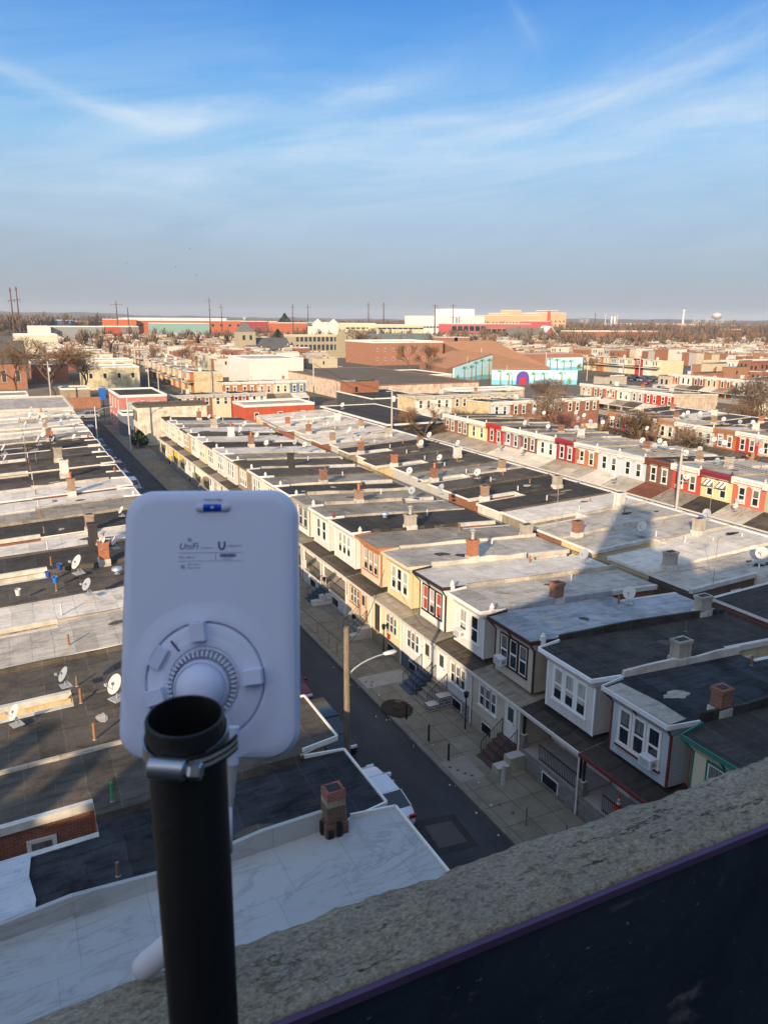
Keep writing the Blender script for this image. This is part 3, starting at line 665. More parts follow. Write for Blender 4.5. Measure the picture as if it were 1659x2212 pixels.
# ---------------------------------------------------------------- poles
@cached
def woodpole():
    m, nt, b = newmat('weathered_wood'); o, ov, rnd = ocoord(nt)
    n = noise(nt, scalev(nt, o, (14, 14, .7)), 2.2, 8, .7)
    nt.links.new(ramp(nt, n, [(.34, (.05, .038, .028)), (.45, (.17, .135, .10)), (.62, (.24, .20, .15))]), b.inputs['Base Color']); b.inputs['Roughness'].default_value = .95; bump(nt, b, n, .02, .8); return m
def pole(p, h, label, kind='wood', arm=None, transformer=False, name='utility_pole', r=.14, lean=(0, 0)):
    o = empty(name, p, 0, label, 'street lamp' if name == 'street_lamp' else 'pole')
    wood = woodpole() if kind == 'wood' else paint((.5, .5, .47) if kind == 'metal' else (.42, .40, .36), .6)
    a = MB(); a.tube((0, 0, 0), (lean[0], lean[1], h), r, r*.78, 12, wood); a.build('pole', o)
    if arm:
        ax = Vector((math.cos(arm[0]), math.sin(arm[0]), 0)); z = arm[1]; L = arm[2]; b = MB(); am = paint((.55, .56, .56), .4, .05, .5)
        base = Vector((lean[0]*z/h, lean[1]*z/h, 0))
        pts = [base+ax*(L*(1-math.cos(t)))+Vector((0, 0, z+L*.42*math.sin(t))) for t in [i*math.pi/2/7 for i in range(8)]]
        b.path(pts, .035, 7, am); b.build('lamp_arm', o)
        e = pts[-1]; hd = MB(); Y = Vector((0, 0, 1)).cross(ax)
        prof = [(.0, -.02), (.10, .0), (.15, .25), (.14, .55), (.0, .68)]
        hd.lathe(prof, paint((.60, .61, .60), .4), e-ax*.05, 12, (Y, Vector((0, 0, .55)), ax)); hd.build('lamp_head', o, smooth=True)
        ln = MB(); ln.lathe([(.0, -.08), (.08, -.06), (.11, 0)], paint((.6, .62, .6), .15), e+ax*.38+Vector((0, 0, -.04)), 12, (ax*1.6, Y, Vector((0, 0, 1)))); ln.build('lamp_lens', o, smooth=True)
    if transformer:
        t = MB(); t.lathe([(.0, 0), (.26, 0), (.28, .04), (.28, .85), (.2, .95), (0, .95)], paint((.62, .63, .62), .5), (.35, -.1, h-2.6), 14)
        t.tube((.35, -.1, h-1.65), (.35, -.1, h-1.4), .05, .03, 6, paint((.3, .2, .15))); t.build('transformer', o, smooth=True, auto=40)
    if kind == 'wood' and not arm or transformer:
        k = MB(); k.box(-1.1, 1.1, -.06, .06, h-.9, h-.78, wood)
        for x in (-1, -.5, .5, 1): k.tube((x, 0, h-.78), (x, 0, h-.62), .03, .045, 6, paint((.35, .33, .3)))
        k.build('crossarm', o)
    return o
def pylon_pole(x, y, h, z0, label, arms=(( .86, 5.), ( .72, 3.)), c=(.10, .055, .045), r=.45, group=None):
    o = empty('transmission_pole', (x, y, z0), HDG*-1, label, 'pylon', group); m = paint(c, .8, .2)
    a = MB(); a.tube((0, 0, 0), (0, 0, h), r*1.25, r*.55, 6, m); a.build('mast', o)
    for f, L in arms:
        k = MB(); k.box(-L/2, L/2, -.15, .15, h*f, h*f+.35, m)
        for s in (-1, 1): k.tube((s*L*.45, 0, h*f), (s*L*.45, 0, h*f-1.4), .12, .12, 5, m)
        k.build('crossarm', o)
    return o
rnd = random.Random(3)
W1, GRY = 'white', 'grey'
STUC = stucco((.62, .50, .32), .35); STUW = stucco((.66, .63, .56), .35); BRM = brick((.27, .085, .045))
# ================================================================ row A: west side of the street, roofs only
yb = [10.6, 15.2, 19.8, 24.1, 28.4, 33.3, 37.7, 42.6, 47.0, 52.0, 56.6, 61.1, 66.2, 70.7, 75.2, 79.6, 83.6]
while yb[-1] < 138: yb.append(yb[-1]+4.56)
yb = yb[:-1]+[142.8] if 142.8-yb[-1] < 2.5 else yb+[142.8]
rA = ['white', 'white', 'patched', 'char', 'char', 'char', 'silver', 'white', 'char', 'black', 'white', 'black', 'grey', 'white', 'white', 'char', 'black', 'char', 'black', 'char', 'black', 'char', 'grey', 'white', 'silver', 'white', 'silver', 'white', 'white', 'white']
cA = ['char', 'bluegrey', 'char', 'tan', 'char', 'char', 'tan', 'char', 'char', 'char', 'silver', 'grey', 'tan', 'char', 'silver', 'black', 'char', 'black', 'char', 'char', 'black', 'tan', 'grey', 'white', 'tan', 'silver', 'grey', 'white', 'silver', 'tan']
sides = [BRM, BRM, BRM, BRM, STUC, STUC, stucco((.6, .45, .25), .5), stucco((.6, .45, .25), .5), STUW, STUW, BRM, BRM, STUC]
sp = []
for i in range(len(yb)-1):
    s = dict(k=['white', 'cream', 'brick', 'tan', 'grey'][i % 5], roof=rA[i], curb=cA[i], lod=1, bay=True, dir=1, flip=(i % 2 == 0), ell=0, curbh=[.62, .62][0] if i == 1 else [.14, .1, .3][i % 3],
             d1=8.5, d2=15, porch='closed', ellm=sides[i % len(sides)], side=sides[i % len(sides)], h=6.75+.12*math.sin(i*2.3), vents=((8.2, 1.2, [.6, .7, .5][i % 3], [(.28, .12, .06), (.5, .5, .48), (.20, .13, .09)][i % 3]),), urnc=[WHITE, (.4, .12, .06)][i % 2], pe=.4)
    if i == 1: s.update(h=6.9)
    if i == 4: s['vents'] = ((8.0, .7, .75, (.30, .15, .08)), (8.2, 4.1, .7, (.30, .15, .08)))
    if i == 3: s['vents'] = ((7.9, .5, .75, (.07, .28, .12)),)
    if i in (9, 13, 15, 17, 19, 21, 23, 25): s['chim'] = ((5.2, [1.5, 1.7, 1.3, 1.9][i % 4], .5+.0*i, 0),)
    if 'chim' in s: s['chim'] = ((5.2, [1.5, 1.7, 1.3, 1.9][i % 4], ['white', 'brick', 'stucco', 'tan', 'black'][i % 5], [0, 1, 0][i % 3]),)
    if i == 10: s['chim'] = ((5.0, 1.5, 'tan', 0),)
    if i == 8: s['chim'] = ((5.0, 1.7, 'orange', 2),)
    if i == 1: s['chim'] = ((1.85, 1.55, 'tarred', 0),)
    if i < 4 or i % 3: s['urn'] = False
    if i == 1: s['roof'] = 'swirl'; s['curb'] = 'swirl'; s['capc'] = (.5, .5, .5)
    if i == 1: s['pe'] = 0
    sp.append(s)
A = row((9.75, yb[0], 0), 0., [yb[i+1]-yb[i] for i in range(len(yb)-1)], sp, 'row left of the street', 'row houses along the left side of the street')
k = MB(); k.prism([(-12.0, .15), (-10.55, .15), (-10.45, 1.2), (-10.6, 2.3), (-10.5, 3.35), (-12.0, 3.4)], lambda x, y: 6.63+.045*x+.034, lambda x, y: 6.63+.045*x+.042, roofing((.46, .49, .52), .2, .3, 2.)); k.build('roof_patch', A[2])
# ================================================================ row B: east side, the bay-fronted row
ends = [10.2, 14.8, 19.4, 23.9, 28.45, 33.0, 37.25, 41.6, 46.2, 50.75, 55.95, 60.55, 64.9, 69.4, 74.2, 79.1, 84.5]
while ends[-1] < 128: ends.append(ends[-1]+4.85)
CREAM = (.60, .53, .38); blkw = blockwork((.17, .17, .17), (.55, .53, .5)); whb = blockwork((.66, .66, .64), (.6, .6, .58))
greyb = blockwork((.25, .24, .22), (.2, .19, .17))
B_ = [dict(k='pink', bay=False, roof='black', side=BRM, porch='none', lod=1, cornc=GREEN, urn=False, dent=False, chim=((4.5, 1.4, 'brick', 0),)),
      dict(k='cream', roof='black', lod=2, trim=(.03, .15, .11), side=stucco((.72, .5, .38), .15), bay=True, curb='black', curbh=.45, porch='open', corn=siding((.55, .5, .4), .1), brackets=True, wtrim=(.03, .15, .11), urn=False, nw=2),
      dict(k='blue', roof='patched', lod=2, trim=REDT, crown=(.62, .62, .60), wm=siding((.46, .52, .56), .16), wtrim=WHITE, corn=paint((.30, .34, .38)), gapm=brick((.42, .12, .05)), curb='black', curbh=.5, porch='open', ac=2, sillbar=REDT, brackets=True, proof='black', gut=REDT, base=greyb, colc=(.03, .03, .03), steps=False, gk=(1, 1, 0), chim=((2.6, 1.25, 'brick', 0),), urn=False),
      dict(k='white', roof='black', lod=2, trim=(.8, .81, .82), gapm=brick((.42, .14, .05)), curb='white', curbh=.42, porch='open', proof='black', base=greyb, colc=(.02, .02, .02), steps=False, gk=(2, 2, 2), chim=((5.1, 1.25, 'stucco', 0),), lowm=paint((.62, .6, .56)), urn=False, hatch=False, vents=((8.7, 1.3, .6, (.12, .1, .1)),)),
      dict(k='cream', roof='bluegrey', lod=2, trim=BROWN, wm=siding((.52, .48, .38)), gapm=brick((.42, .14, .05)), corn=siding((.5, .46, .38), .18), curb='black', curbh=.45, porch='closed', doory=3.7, ltrim=WHITE, lowm=stucco((.52, .48, .40), .15), base=stucco((.42, .39, .32), .3), brackets=True, ac=0, gk=(1, 0, 1), stepc=(.12, .075, .06), cheek=True, urn=True, proof='grey', chim=((11.7, 1.2, 'stucco', 0),)),  # the roof is white; the grey of its shade is put into the colour
      dict(k='white', roof='silver', lod=2, trim=(.72, .71, .68), wm=siding((.70, .70, .68)), nw=2, curb='bluegrey', curbh=.4, porch='closed', doory=.85, lwin=3, lowm=siding((.62, .62, .61)), base=blkw, ac=0, gk=(2, 0), proof='char', chim=((4.9, 1.25, 'brick', 0),), cheek=True, stepc=(.30, .27, .22), door=(.75, .76, .77)),
      dict(k='white', roof='white', lod=2, trim=(.03, .025, .025), wm=siding((.76, .75, .71)), corn=siding((.72, .72, .69), .2), brackets=True, curb='silver', curbh=.35, porch='closed', doory=3.45, lowm=siding((.70, .70, .70)), base=stucco((.10, .13, .17), .1), ltrim=(.75, .76, .77), gk=(4, 2, 4), proof='grey', stepc=(.10, .13, .17), cheek=False, urn=True),
      dict(k='yellow', roof='silver', lod=2, trim=(.62, .52, .36), wm=siding((.66, .58, .36)), nw=3, corn=siding((.64, .56, .38), .12), curb='white', curbh=.45, porch='closed', doory=.9, lowm=stucco((.62, .55, .38), .06), base=stucco((.34, .27, .18), .2), ltrim=(.70, .64, .52), gk=(2, 0, 2), proof='tan', wtrim=(.7, .68, .6), chim=((4.6, 1.6, 'orange', 2),), door=(.05, .04, .04), cheek=False, steps=False, urn=False, lwin=3, lgk=1),
      dict(k='tan', roof='grey', lod=2, trim=(.40, .16, .07), wm=siding((.64, .57, .44)), nw=3, corn=paint((.5, .24, .12)), curb='white', curbh=.3, porch='closed', doory=3.1, lowm=stucco((.62, .53, .40), .06), base=stucco((.52, .47, .42), .1), ltrim=(.42, .18, .09), wtrim=(.42, .18, .09), gk=(2, 2, 2), lgk=5, proof='char', door=(.62, .5, .4), urn=False, chim=((12.5, 1.0, 'stucco', 0),), stepc=(.3, .29, .24)),
      dict(k='white', roof='black', lod=2, wm=siding((.70, .71, .71)), corn=siding((.70, .71, .71), .14), curb='black', curbh=.35, porch='open', proof='char', base=whb, gk=(2, 2, 2), chim=((4.7, 1.2, 'stucco', 2),), urn=True, stepc=(.05, .10, .14)),
      dict(k='white', roof='grey', lod=2, nw=2, curb='silver', curbh=.2, porch='open', proof='char', base=whb, gk=(1, 0), urn=True, urnc=(.2, .07, .05), steps=False),
      dict(k='white', roof='grey', lod=2, nw=2, trim=(.3, .3, .28), wm=siding((.76, .75, .70)), wtrim=(.18, .19, .17), corn=siding((.70, .68, .62), .14), curb='silver', curbh=.35, porch='open', proof='grey', base=brick((.36, .26, .16)), brackets=True, gk=(1, 1), chim=((4.7, 1.2, 'tan', 1),), steps=False),
      dict(k='tan', roof='black', wm=siding((.50, .38, .24)), curb='silver', curbh=.3, porch='open'),
      dict(k='cream', roof='grey', curb='white', wm=siding((.68, .66, .56)), porch='open', chim=((4.8, 1.5, 'brick', 0),)),
      dict(k='white', roof='char', porch='open', curb='char', wm=siding((.68, .67, .60))),
      dict(k='tan', roof='char', porch='open', trim=(.1, .07, .05), wm=brick((.30, .22, .15)), chim=((4.8, 1.6, 'black', 0),)),
      dict(k='grey', roof='grey', porch='open', wm=siding((.60, .61, .60)))]
pal = [('grey', (.62, .62, .60)), ('white', WHITE), ('cream', (.66, .60, .46)), ('white', (.74, .73, .68)), ('tan', (.50, .36, .20)), ('white', WHITE), ('cream', (.68, .64, .52))]
rfs = ['white', 'black', 'white', 'char', 'white', 'grey', 'silver', 'black', 'white']
for i in range(len(ends)-1-len(B_)):
    k, c = pal[i % 7]; B_.append(dict(k=k, wm=siding(c), roof=rfs[i % 9], porch='open' if i % 3 else 'closed', trim=[WHITE, BROWN, WHITE][i % 3], chim=((4.8, 1.4, ['white', 'brick', 'stucco'][i % 3], i % 2),) if i % 2 else None, curb=['silver', 'char', 'tan'][i % 3], curbh=.16, proof=['grey', 'char'][i % 2]))
for i, s in enumerate(B_):
    s.setdefault('bay', True); s.setdefault('lod', 1); s['dir'] = -1; s['flip'] = (i % 2 == 1)
    s['d2'] = 13.2-(random.Random(i+50).uniform(0, 1.4) if i > 8 else 0); s.setdefault('ellm', [BRM, BRM, STUC, STUC, BRM, BRM, STUW, STUW][i % 8]); s.setdefault('d1', 8.9); s.setdefault('d2', 13.2)
    s.setdefault('vents', ((8.3, 1.2, .55, [(.28, .12, .06), (.6, .6, .58)][i % 2]),))
B_[-2].update(lowm=stucco((.70, .42, .05), .1), porch='closed'); B_[-2]['dir'] = -1
LB = {1: 'cream house with green-trimmed cornice and black roof, nearest above the parapet', 2: 'pale blue-sided row house with red trim and patched black roof',
      3: 'white-sided row house with black roof between the blue and the cream house', 4: 'cream-sided row house with dark brown trim and white roof greyed for shade',
      5: 'white-sided row house with two bay windows and stained silver roof, beside the brown-trimmed one', 6: 'white row house with black trim and red curtains in its bay',
      7: 'plain yellow row house with a picture window in its bay', 8: 'tan row house with orange-brown window trim beside the yellow one',
      9: 'white row house with black roof and metal roof fan, past the tan one', 10: 'white row house with grey roof just past the black-roofed white one', 11: 'white row house with dark-framed windows and a flowerpot-topped chimney'}
for i, l in LB.items(): B_[i]['label'] = l
B = row((22.72, ends[0], 0), math.pi, [ends[i+1]-ends[i] for i in range(len(ends)-1)], B_, 'bay-fronted right row', 'bay-fronted row houses along the right side of the street')
# ================================================================ row C: back to back with row B
yc = [8.3, 12.9, 17.5, 22.1, 26.7, 31.4, 35.9, 40.5, 45.0, 49.4, 53.9, 58.4, 63.1, 67.8, 72.4, 77., 81.6, 86.2, 90.8, 95.4, 100., 104.6, 109.2, 113.8, 118.4, 123., 127.6]
rC = ['char', 'black', 'silver', 'black', 'black', 'silver', 'white', 'silver', 'silver', 'white', 'black', 'black', 'char', 'grey', 'char', 'char', 'char', 'black', 'silver', 'white', 'white', 'silver', 'white', 'white', 'white', 'white']
cc = ['char', 'white', 'char', 'white', 'silver', 'white', 'silver', 'silver', 'silver', 'char', 'black', 'char', 'silver', 'char', 'char', 'char', 'char', 'grey', 'tan', 'tan', 'grey', 'silver', 'tan', 'white', 'silver', 'tan']
cs = []
for i in range(len(yc)-1):
    s = dict(k=['brick', 'orange', 'cream', 'white'][i % 4], roof=rC[i], curb=cc[i], curbh=.22, lod=1, bay=False, dir=1, flip=(i % 2 == 0), d1=7.4, d2=13.1, ellm=[STUC, BRM, STUC, STUC, BRM, BRM][i % 6], side=STUW, vents=((6.9, 1.0, .5, (.6, .6, .58)), (4., 3., .4, (.4, .15, .08))), pe=2.3, urn=False)
    rr_ = random.Random(i); s['d2'] = 13.1+(rr_.uniform(-1.3, .2) if i > 8 else 0); s['ellm'] = [STUC, BRM, stucco((.30, .26, .2), .4), STUW, BRM, siding((.5, .5, .48))][rr_.randrange(6)]
    if i == 6: s['vents'] = ((6.2, 3.4, .5, (.7, .7, .68)), (4.2, 2.6, .28, (.6, .6, .6)), (1.6, 2.2, .3, (.6, .6, .6))); s['proof'] = 'white'
    if i in (7, 6): s['ellm'] = stucco((.68, .55, .33), .2)
    if i in (5,): s['ellm'] = brick((.13, .07, .045)); 
    if i in (6,): s['chim'] = ((3.9, 1.35, 'stucco', 0),)
    if i in (8,): s['chim'] = ((3.6, 1.5, 'white', 0),)
    if i in (10, 12, 14, 16, 18, 20, 22): s['chim'] = ((3.2, 1.3, ['brick', 'stucco', 'tan', 'white'][(i//2) % 4], 0), (11.6, 1.4, ['brick', 'tan', 'brick', 'orange'][(i//2) % 4], i % 4 == 0))
    cs.append(s)
cs[5]['chim'] = ((11.6, 1.3, 'stucco', 0),); cs[7]['chim'] = ((11.9, 1.3, 'brick', 0),)
Crow = row((50.6, yc[0], 0), 0., [yc[i+1]-yc[i] for i in range(len(yc)-1)], cs, 'row behind the bays', 'row houses behind the bay-fronted row')
# ================================================================ row D: the painted row with awnings facing us
yd = [37.0, 41.6, 46.1, 50.47, 54.46, 58.58, 62.73, 66.8, 71.1, 75.19, 79.61, 83.6, 87.95, 91.87, 96.4, 100.8, 106.3, 110.2, 114.2]
kd = ['brick', 'orange', 'green', 'salmon', 'yellow', 'red', 'rust', 'blue', 'blue', 'orange', 'wine', 'white', 'rust', 'pink', 'red', 'yellow', 'brick', 'brick']
rd = ['grey', 'silver', 'black', 'silver', 'silver', 'silver', 'black', 'silver', 'silver', 'silver', 'silver', 'grey', 'grey', 'char', 'grey', 'char', 'black', 'char']
pf = ['grey', 'char', 'char', 'silver', 'black', 'grey', ('rust'), 'silver', 'white', 'silver', 'tan', 'white', 'white', 'white', 'tan', 'tan', 'grey', 'grey']
ROOFC['rust'] = ((.17, .07, .045), .2, .3, .8)
ds = []
for i in range(len(yd)-1):
    s = dict(k=kd[i], roof=rd[i], proof=pf[i], lod=1, bay=False, dir=-1, flip=bool(i % 2), d1=8., d2=12.4+.8*math.sin(i*1.7), side=STUC, wellcap=True, curb=['silver', 'tan', 'grey'][i % 3], cornc=WHITE, porch='open', pe=2.9, urn=True, colc=(.5, .5, .48), base=BRM)
    s['ac'] = {3: 0, 9: 0, 13: 0, 5: 0}.get(i)
    if i in (10, 14): s['cornc'] = FAC[kd[i]][1]
    if i == 4: s['awn'] = True; s['cornc'] = (.22, .03, .05)
    if i == 6: s['cornc'] = (.16, .06, .04)
    if i in (1, 3, 5, 6, 8, 11, 12, 14): s['chim'] = ((4.5, 1.3, ['brick', 'stucco', 'tan', 'white'][i % 4], 0),)
    ds.append(s)
ds[4]['label'] = 'yellow row house with striped window awnings and maroon cornice'
ds[10]['label'] = 'crimson row house with panelled cornice and white windows, beside the orange brick one'
ds[14]['label'] = 'bright red row house with two narrow white windows beside the mauve one'
ds[13]['label'] = 'mauve-pink row house between the bright red and the dark brick ones'; ds[13]['wm'] = stucco((.30, .16, .19), .1)
ds[6]['label'] = 'dark brown brick row house with brown awning roof beside the pale blue ones'; ds[5]['wm'] = stucco((.46, .07, .05), .06); ds[3]['wm'] = stucco((.50, .14, .09), .06)
D = row((67.6, yd[0], 0), math.pi, [yd[i+1]-yd[i] for i in range(len(yd)-1)], ds, 'painted row with awnings', 'painted row houses with porch awnings')
# ================================================================ other rows in the middle distance: (front X or Y, facing, start, count, widths, kinds, roofs)
def mid(O, th, n, w, kinds, roofs, rname, group, bay=False, lod=1, d1=7.5, d2=10., porch='open', **kw):
    sps = []
    back = abs(th-math.pi) < .1
    for i in range(n):
        s = dict(k=kinds[i % len(kinds)], roof=roofs[i % len(roofs)], lod=lod, bay=bay, dir=-1 if (back or kw.get('neg')) else 1, flip=bool(i % 2), d1=d1, d2=d2, side=kw.get('side', [STUC, BRM, STUW][i % 3]), curb=['silver', 'tan', 'char', 'grey'][(i*7) % 4], curbh=.18, porch=porch, rearwin=False, vents=(), proof=['grey', 'white', 'char'][i % 3], urn=False, dent=False,
                 chim=((4.2, 1.2, ['brick', 'white', 'tan', 'orange'][(i*5) % 4], 0),) if i % 2 else None, cornc=kw.get('cornc', WHITE), trim=[WHITE, WHITE, BROWN][i % 3], h=kw.get('h', 6.75))
        sps.append(s)
    return row(O, th, [w]*n, sps, rname, group)
for i, (y0, y1, hh, c_, k_) in enumerate([(52, 57, 3.2, 'brick', 'char'), (58, 62, 4.6, 'cream', 'black'), (64, 70, 3.0, 'white', 'white'), (72, 77, 4.8, 'tan', 'tan'), (79, 83, 3.1, 'brick', 'grey'), (86, 93, 3.4, 'white', 'white'), (96, 101, 3.0, 'brick', 'char')]):
    o = empty('back_shed', (83.4, (y0+y1)/2, 0), 0, f'low {["brick", "cream", "white", "tan", "brick", "white", "brick"][i]} shed in the yard behind the painted row, {ordn(i)} from the near end', 'shed', 'sheds behind the painted row'); q = MB(); q.box(-2.2, 2.2, -(y1-y0)/2, (y1-y0)/2, 0, hh, wallm(c_)); q.build('wall', o); q = MB(); q.box(-2.35, 2.35, -(y1-y0)/2-.1, (y1-y0)/2+.1, hh+.001, hh+.18, paint(WHITE), roofmat(k_)); q.build('roof', o)
ye = [57.5, 61.8, 66., 70.2, 74.25, 78.1, 82.13, 85.86, 89.81, 93.6, 97.8, 101.8, 105.6]
ke = ['white', 'grey', 'brick', 'salmon', 'red', 'orange', 'white', 'wine', 'white', 'grey', 'red', 'brick']
es = [dict(k=ke[i], roof=['silver', 'white', 'char', 'black', 'grey', 'white', 'black'][i % 7], lod=1, bay=False, dir=-1, flip=bool(i % 2), d1=7.5, d2=10, side=STUC, curb='tan', porch='open', pe=2., rearwin=False, vents=(), urn=i % 2 == 0, dent=False, chim=((4.4, 1.3, ['brick', 'tan', 'white'][i % 3], 0),) if i % 2 else None, cornc=[WHITE, WHITE, (.4, .2, .12)][i % 3] if ke[i] != 'orange' else (.35, .17, .09)) for i in range(12)]
es[7]['label'] = 'crimson row house between two white ones in the row behind bare trees'
E_ = row((96.5, ye[0], 0), math.pi, [ye[i+1]-ye[i] for i in range(12)], es, 'second painted row', 'painted row houses in the second row facing us')
mid((114, 66, 0), 0., 9, 4.7, ['brick', 'orange', 'tan'], ['black', 'char', 'white', 'char'], 'row behind second painted', 'row houses behind the second painted row')
# near end of the third painted row with its blank end wall
mid((134, 126, 0), math.pi, 7, 4.5, ['red', 'red', 'grey', 'white', 'orange', 'brick', 'tan'], ['black', 'white', 'silver', 'white'], 'third painted row', 'row houses of the third painted row', d2=14, side=stucco((.56, .47, .36), .4))
mid((140, 60, 0), math.pi, 9, 4.7, ['orange', 'brick', 'white', 'red'], ['white', 'grey', 'white', 'black'], 'row behind large bare tree', 'row houses behind the large bare tree')
mid((165, 66, 0), 0., 12, 4.7, ['brick', 'tan', 'white'], ['white', 'black', 'white', 'grey'], 'row beyond large bare tree', 'row houses beyond the large bare tree')
# row F: brick with white cornice, facing us, along X (facing -Y)
mid((86, 127, 0), -math.pi/2, 6, 4.6, ['blue', 'brick', 'brick', 'brick', 'brick', 'brick'], ['black', 'black', 'white', 'char'], 'brick row facing us', 'brick row houses facing us', porch='none')
# rear row two: pale backs facing us
mid((77.6, 143, 0), -math.pi/2, 6, 4.5, ['white', 'white', 'tan', 'cream', 'cream', 'grey'], ['silver', 'black', 'silver', 'black', 'white', 'black'], 'pale backs above brick row', 'row house backs above the brick row', porch='none', cornc=(.5, .48, .42))
# rear row one: backs at the crossing
mid((28, 167, 0), -math.pi/2, 6, 4.1, ['tan', 'white', 'brick', 'cream', 'wine', 'white'], ['char', 'black', 'char', 'silver', 'black', 'black'], 'backs at the crossing', 'row house backs near the crossing', porch='none', cornc=(.5, .48, .42), h=6.4)
# the colourful four
mid((48.5, 190, 0), -math.pi/2, 5, 4.4, ['orange', 'orange', 'salmon', 'cream', 'slate'], ['black', 'black', 'white', 'white', 'white'], 'colourful row beyond the crossing', 'colourful row houses beyond the crossing', h=7.0)
# orange row with porches running away from us, and its opposite
mid((50.5, 236, 0), math.pi, 17, 4.7, ['orange', 'cream', 'orange', 'cream'], ['white', 'black', 'white', 'white', 'grey'], 'distant orange porch row', 'orange row houses with porches', bay=True, lod=0)
mid((39, 276, 0), 0., 13, 4.7, ['white', 'cream', 'brick'], ['white', 'white', 'grey', 'black'], 'row opposite orange porches', 'row houses opposite the orange porches', lod=0)
mid((65, 300, 0), 0., 10, 4.7, ['brick', 'white'], ['white', 'white', 'black'], 'row behind orange porches', 'row houses behind the orange porches', lod=0)
# far bay row beyond the car park
mid((245, 240, 0), math.pi, 15, 4.9, ['cream', 'white', 'red', 'cream', 'white', 'grey', 'tan', 'orange'], ['white', 'black', 'white', 'white'], 'bays beyond the car park', 'bay-fronted row houses beyond the car park', bay=True, lod=0, side=stucco((.66, .55, .36), .15), d2=14)
mid((262, 225, 0), -math.pi/2, 9, 5.2, ['grey', 'white', 'white', 'brick', 'rust', 'slate', 'grey', 'white', 'grey'], ['white', 'black', 'white', 'white'], 'backs beyond the blue fence', 'row house backs beyond the blue fence', lod=0, porch='none', h=7.2)
mid((185, 110, 0), math.pi, 14, 4.8, ['white', 'orange', 'tan', 'brick'], ['black', 'white', 'white', 'char'], 'row before the car park', 'row houses this side of the car park', lod=0)
mid((206, 100, 0), 0., 12, 4.8, ['white', 'brick', 'tan'], ['white', 'white', 'grey', 'black'], 'row beside the car park', 'row houses beside the car park', lod=0)
# ---------------------------------------------------------------- far rows: one mass of roofs
def far_rows():
    g = {}
    cols = [(.56, .54, .48), (.42, .40, .36), (.22, .21, .19), (.06, .055, .05), (.34, .26, .17), (.60, .59, .55)]
    walls = [(.50, .44, .32), (.28, .12, .07), (.58, .56, .50), (.32, .17, .10), (.42, .38, .31), (.24, .10, .07), (.38, .37, .36)]
    mb = MB(); mats = [paint(c, .9, .25) for c in cols]; wms = [paint(c, .9, .25) for c in walls]; dk = paint((.03, .03, .035), .4)
    r = random.Random(5)
    def bad(x, y):
        for (x0, x1, y0, y1) in ((-10, 70, 150, 355), (60, 135, 180, 300), (125, 240, 180, 400), (150, 235, 380, 520), (92, 150, 160, 205), (120, 160, 440, 500), (236, 310, 215, 330), (60, 90, 240, 300)):
            if x0 < x < x1 and y0 < y < y1: return True
        if y < 175 and x < 215: return True
        return False
    X = 20
    k = 0
    while X < 1150:
        for face in (0, 1):
            fx = X+face*17.
            y = 60.
            while y < 760:
                blk = (y*.9) % 165
                x = fx
                if blk < 14 or bad(x, y) or x > 1.36*y+20 or x < -5 or (x > 480 and y > 560) or r.random() < .03: y += 4.8; continue
                h = 6.6+r.uniform(-.5, .9)+(1.6 if r.random() < .05 else 0); w = 4.8; sgn = -1 if face == 0 else 1
                x0, x1 = (fx, fx+8.5) if face == 0 else (fx-2, fx+6.5)
                rm = r.choice(mats[:1]*4+mats[1:2]*2+mats[2:3]*2+mats[3:4]*3+mats[4:]); wm = r.choice(wms)
                mb.box(x0, x1, y, y+w-.05, 0, h-.2, wm); mb.box(x0-.1, x1+.1, y, y+w-.05, h-.199, h, r.choice([paint(WHITE), wms[1], wms[3], wms[4], mats[4]]), rm)
                mb.box(x0+2.2, x1-1., y, y+.3, h+.001, h+.35, r.choice(mats))
                if r.random() < .6: mb.box(x0+4, x0+4.6, y, y+.6, h+.002, h+1.3, r.choice([wms[1], mats[0], wms[4]]))
                xf = x0 if face == 0 else x1; o = -.06 if face == 0 else .06
                for yy in (y+1.3, y+3.2): mb.box(min(xf, xf+o), max(xf, xf+o), yy-.4, yy+.4, h-2.7, h-1.2, dk)
                mb.box(xf-2.2 if face == 0 else xf+.01, xf-.01 if face == 0 else xf+2.2, y, y+w, 3.0, 3.2, r.choice(mats))
                if y < 400:   # -Y side openings on ends
                    mb.box(x0+2, x0+2.7, y-.02, y, h-2.6, h-1.3, dk)
                y += w
        X += 41.
        k += 1
    o = mb.build('distant_row_houses'); tag(o, 'sea of distant white and dark flat-roofed row houses reaching to the horizon', 'row houses', None, 'stuff')
far_rows()

text_later = [(B[4], '3309', (.86, 3.15, 2.25)), (B[6], '3313', (.86, 2.75, 2.45))]
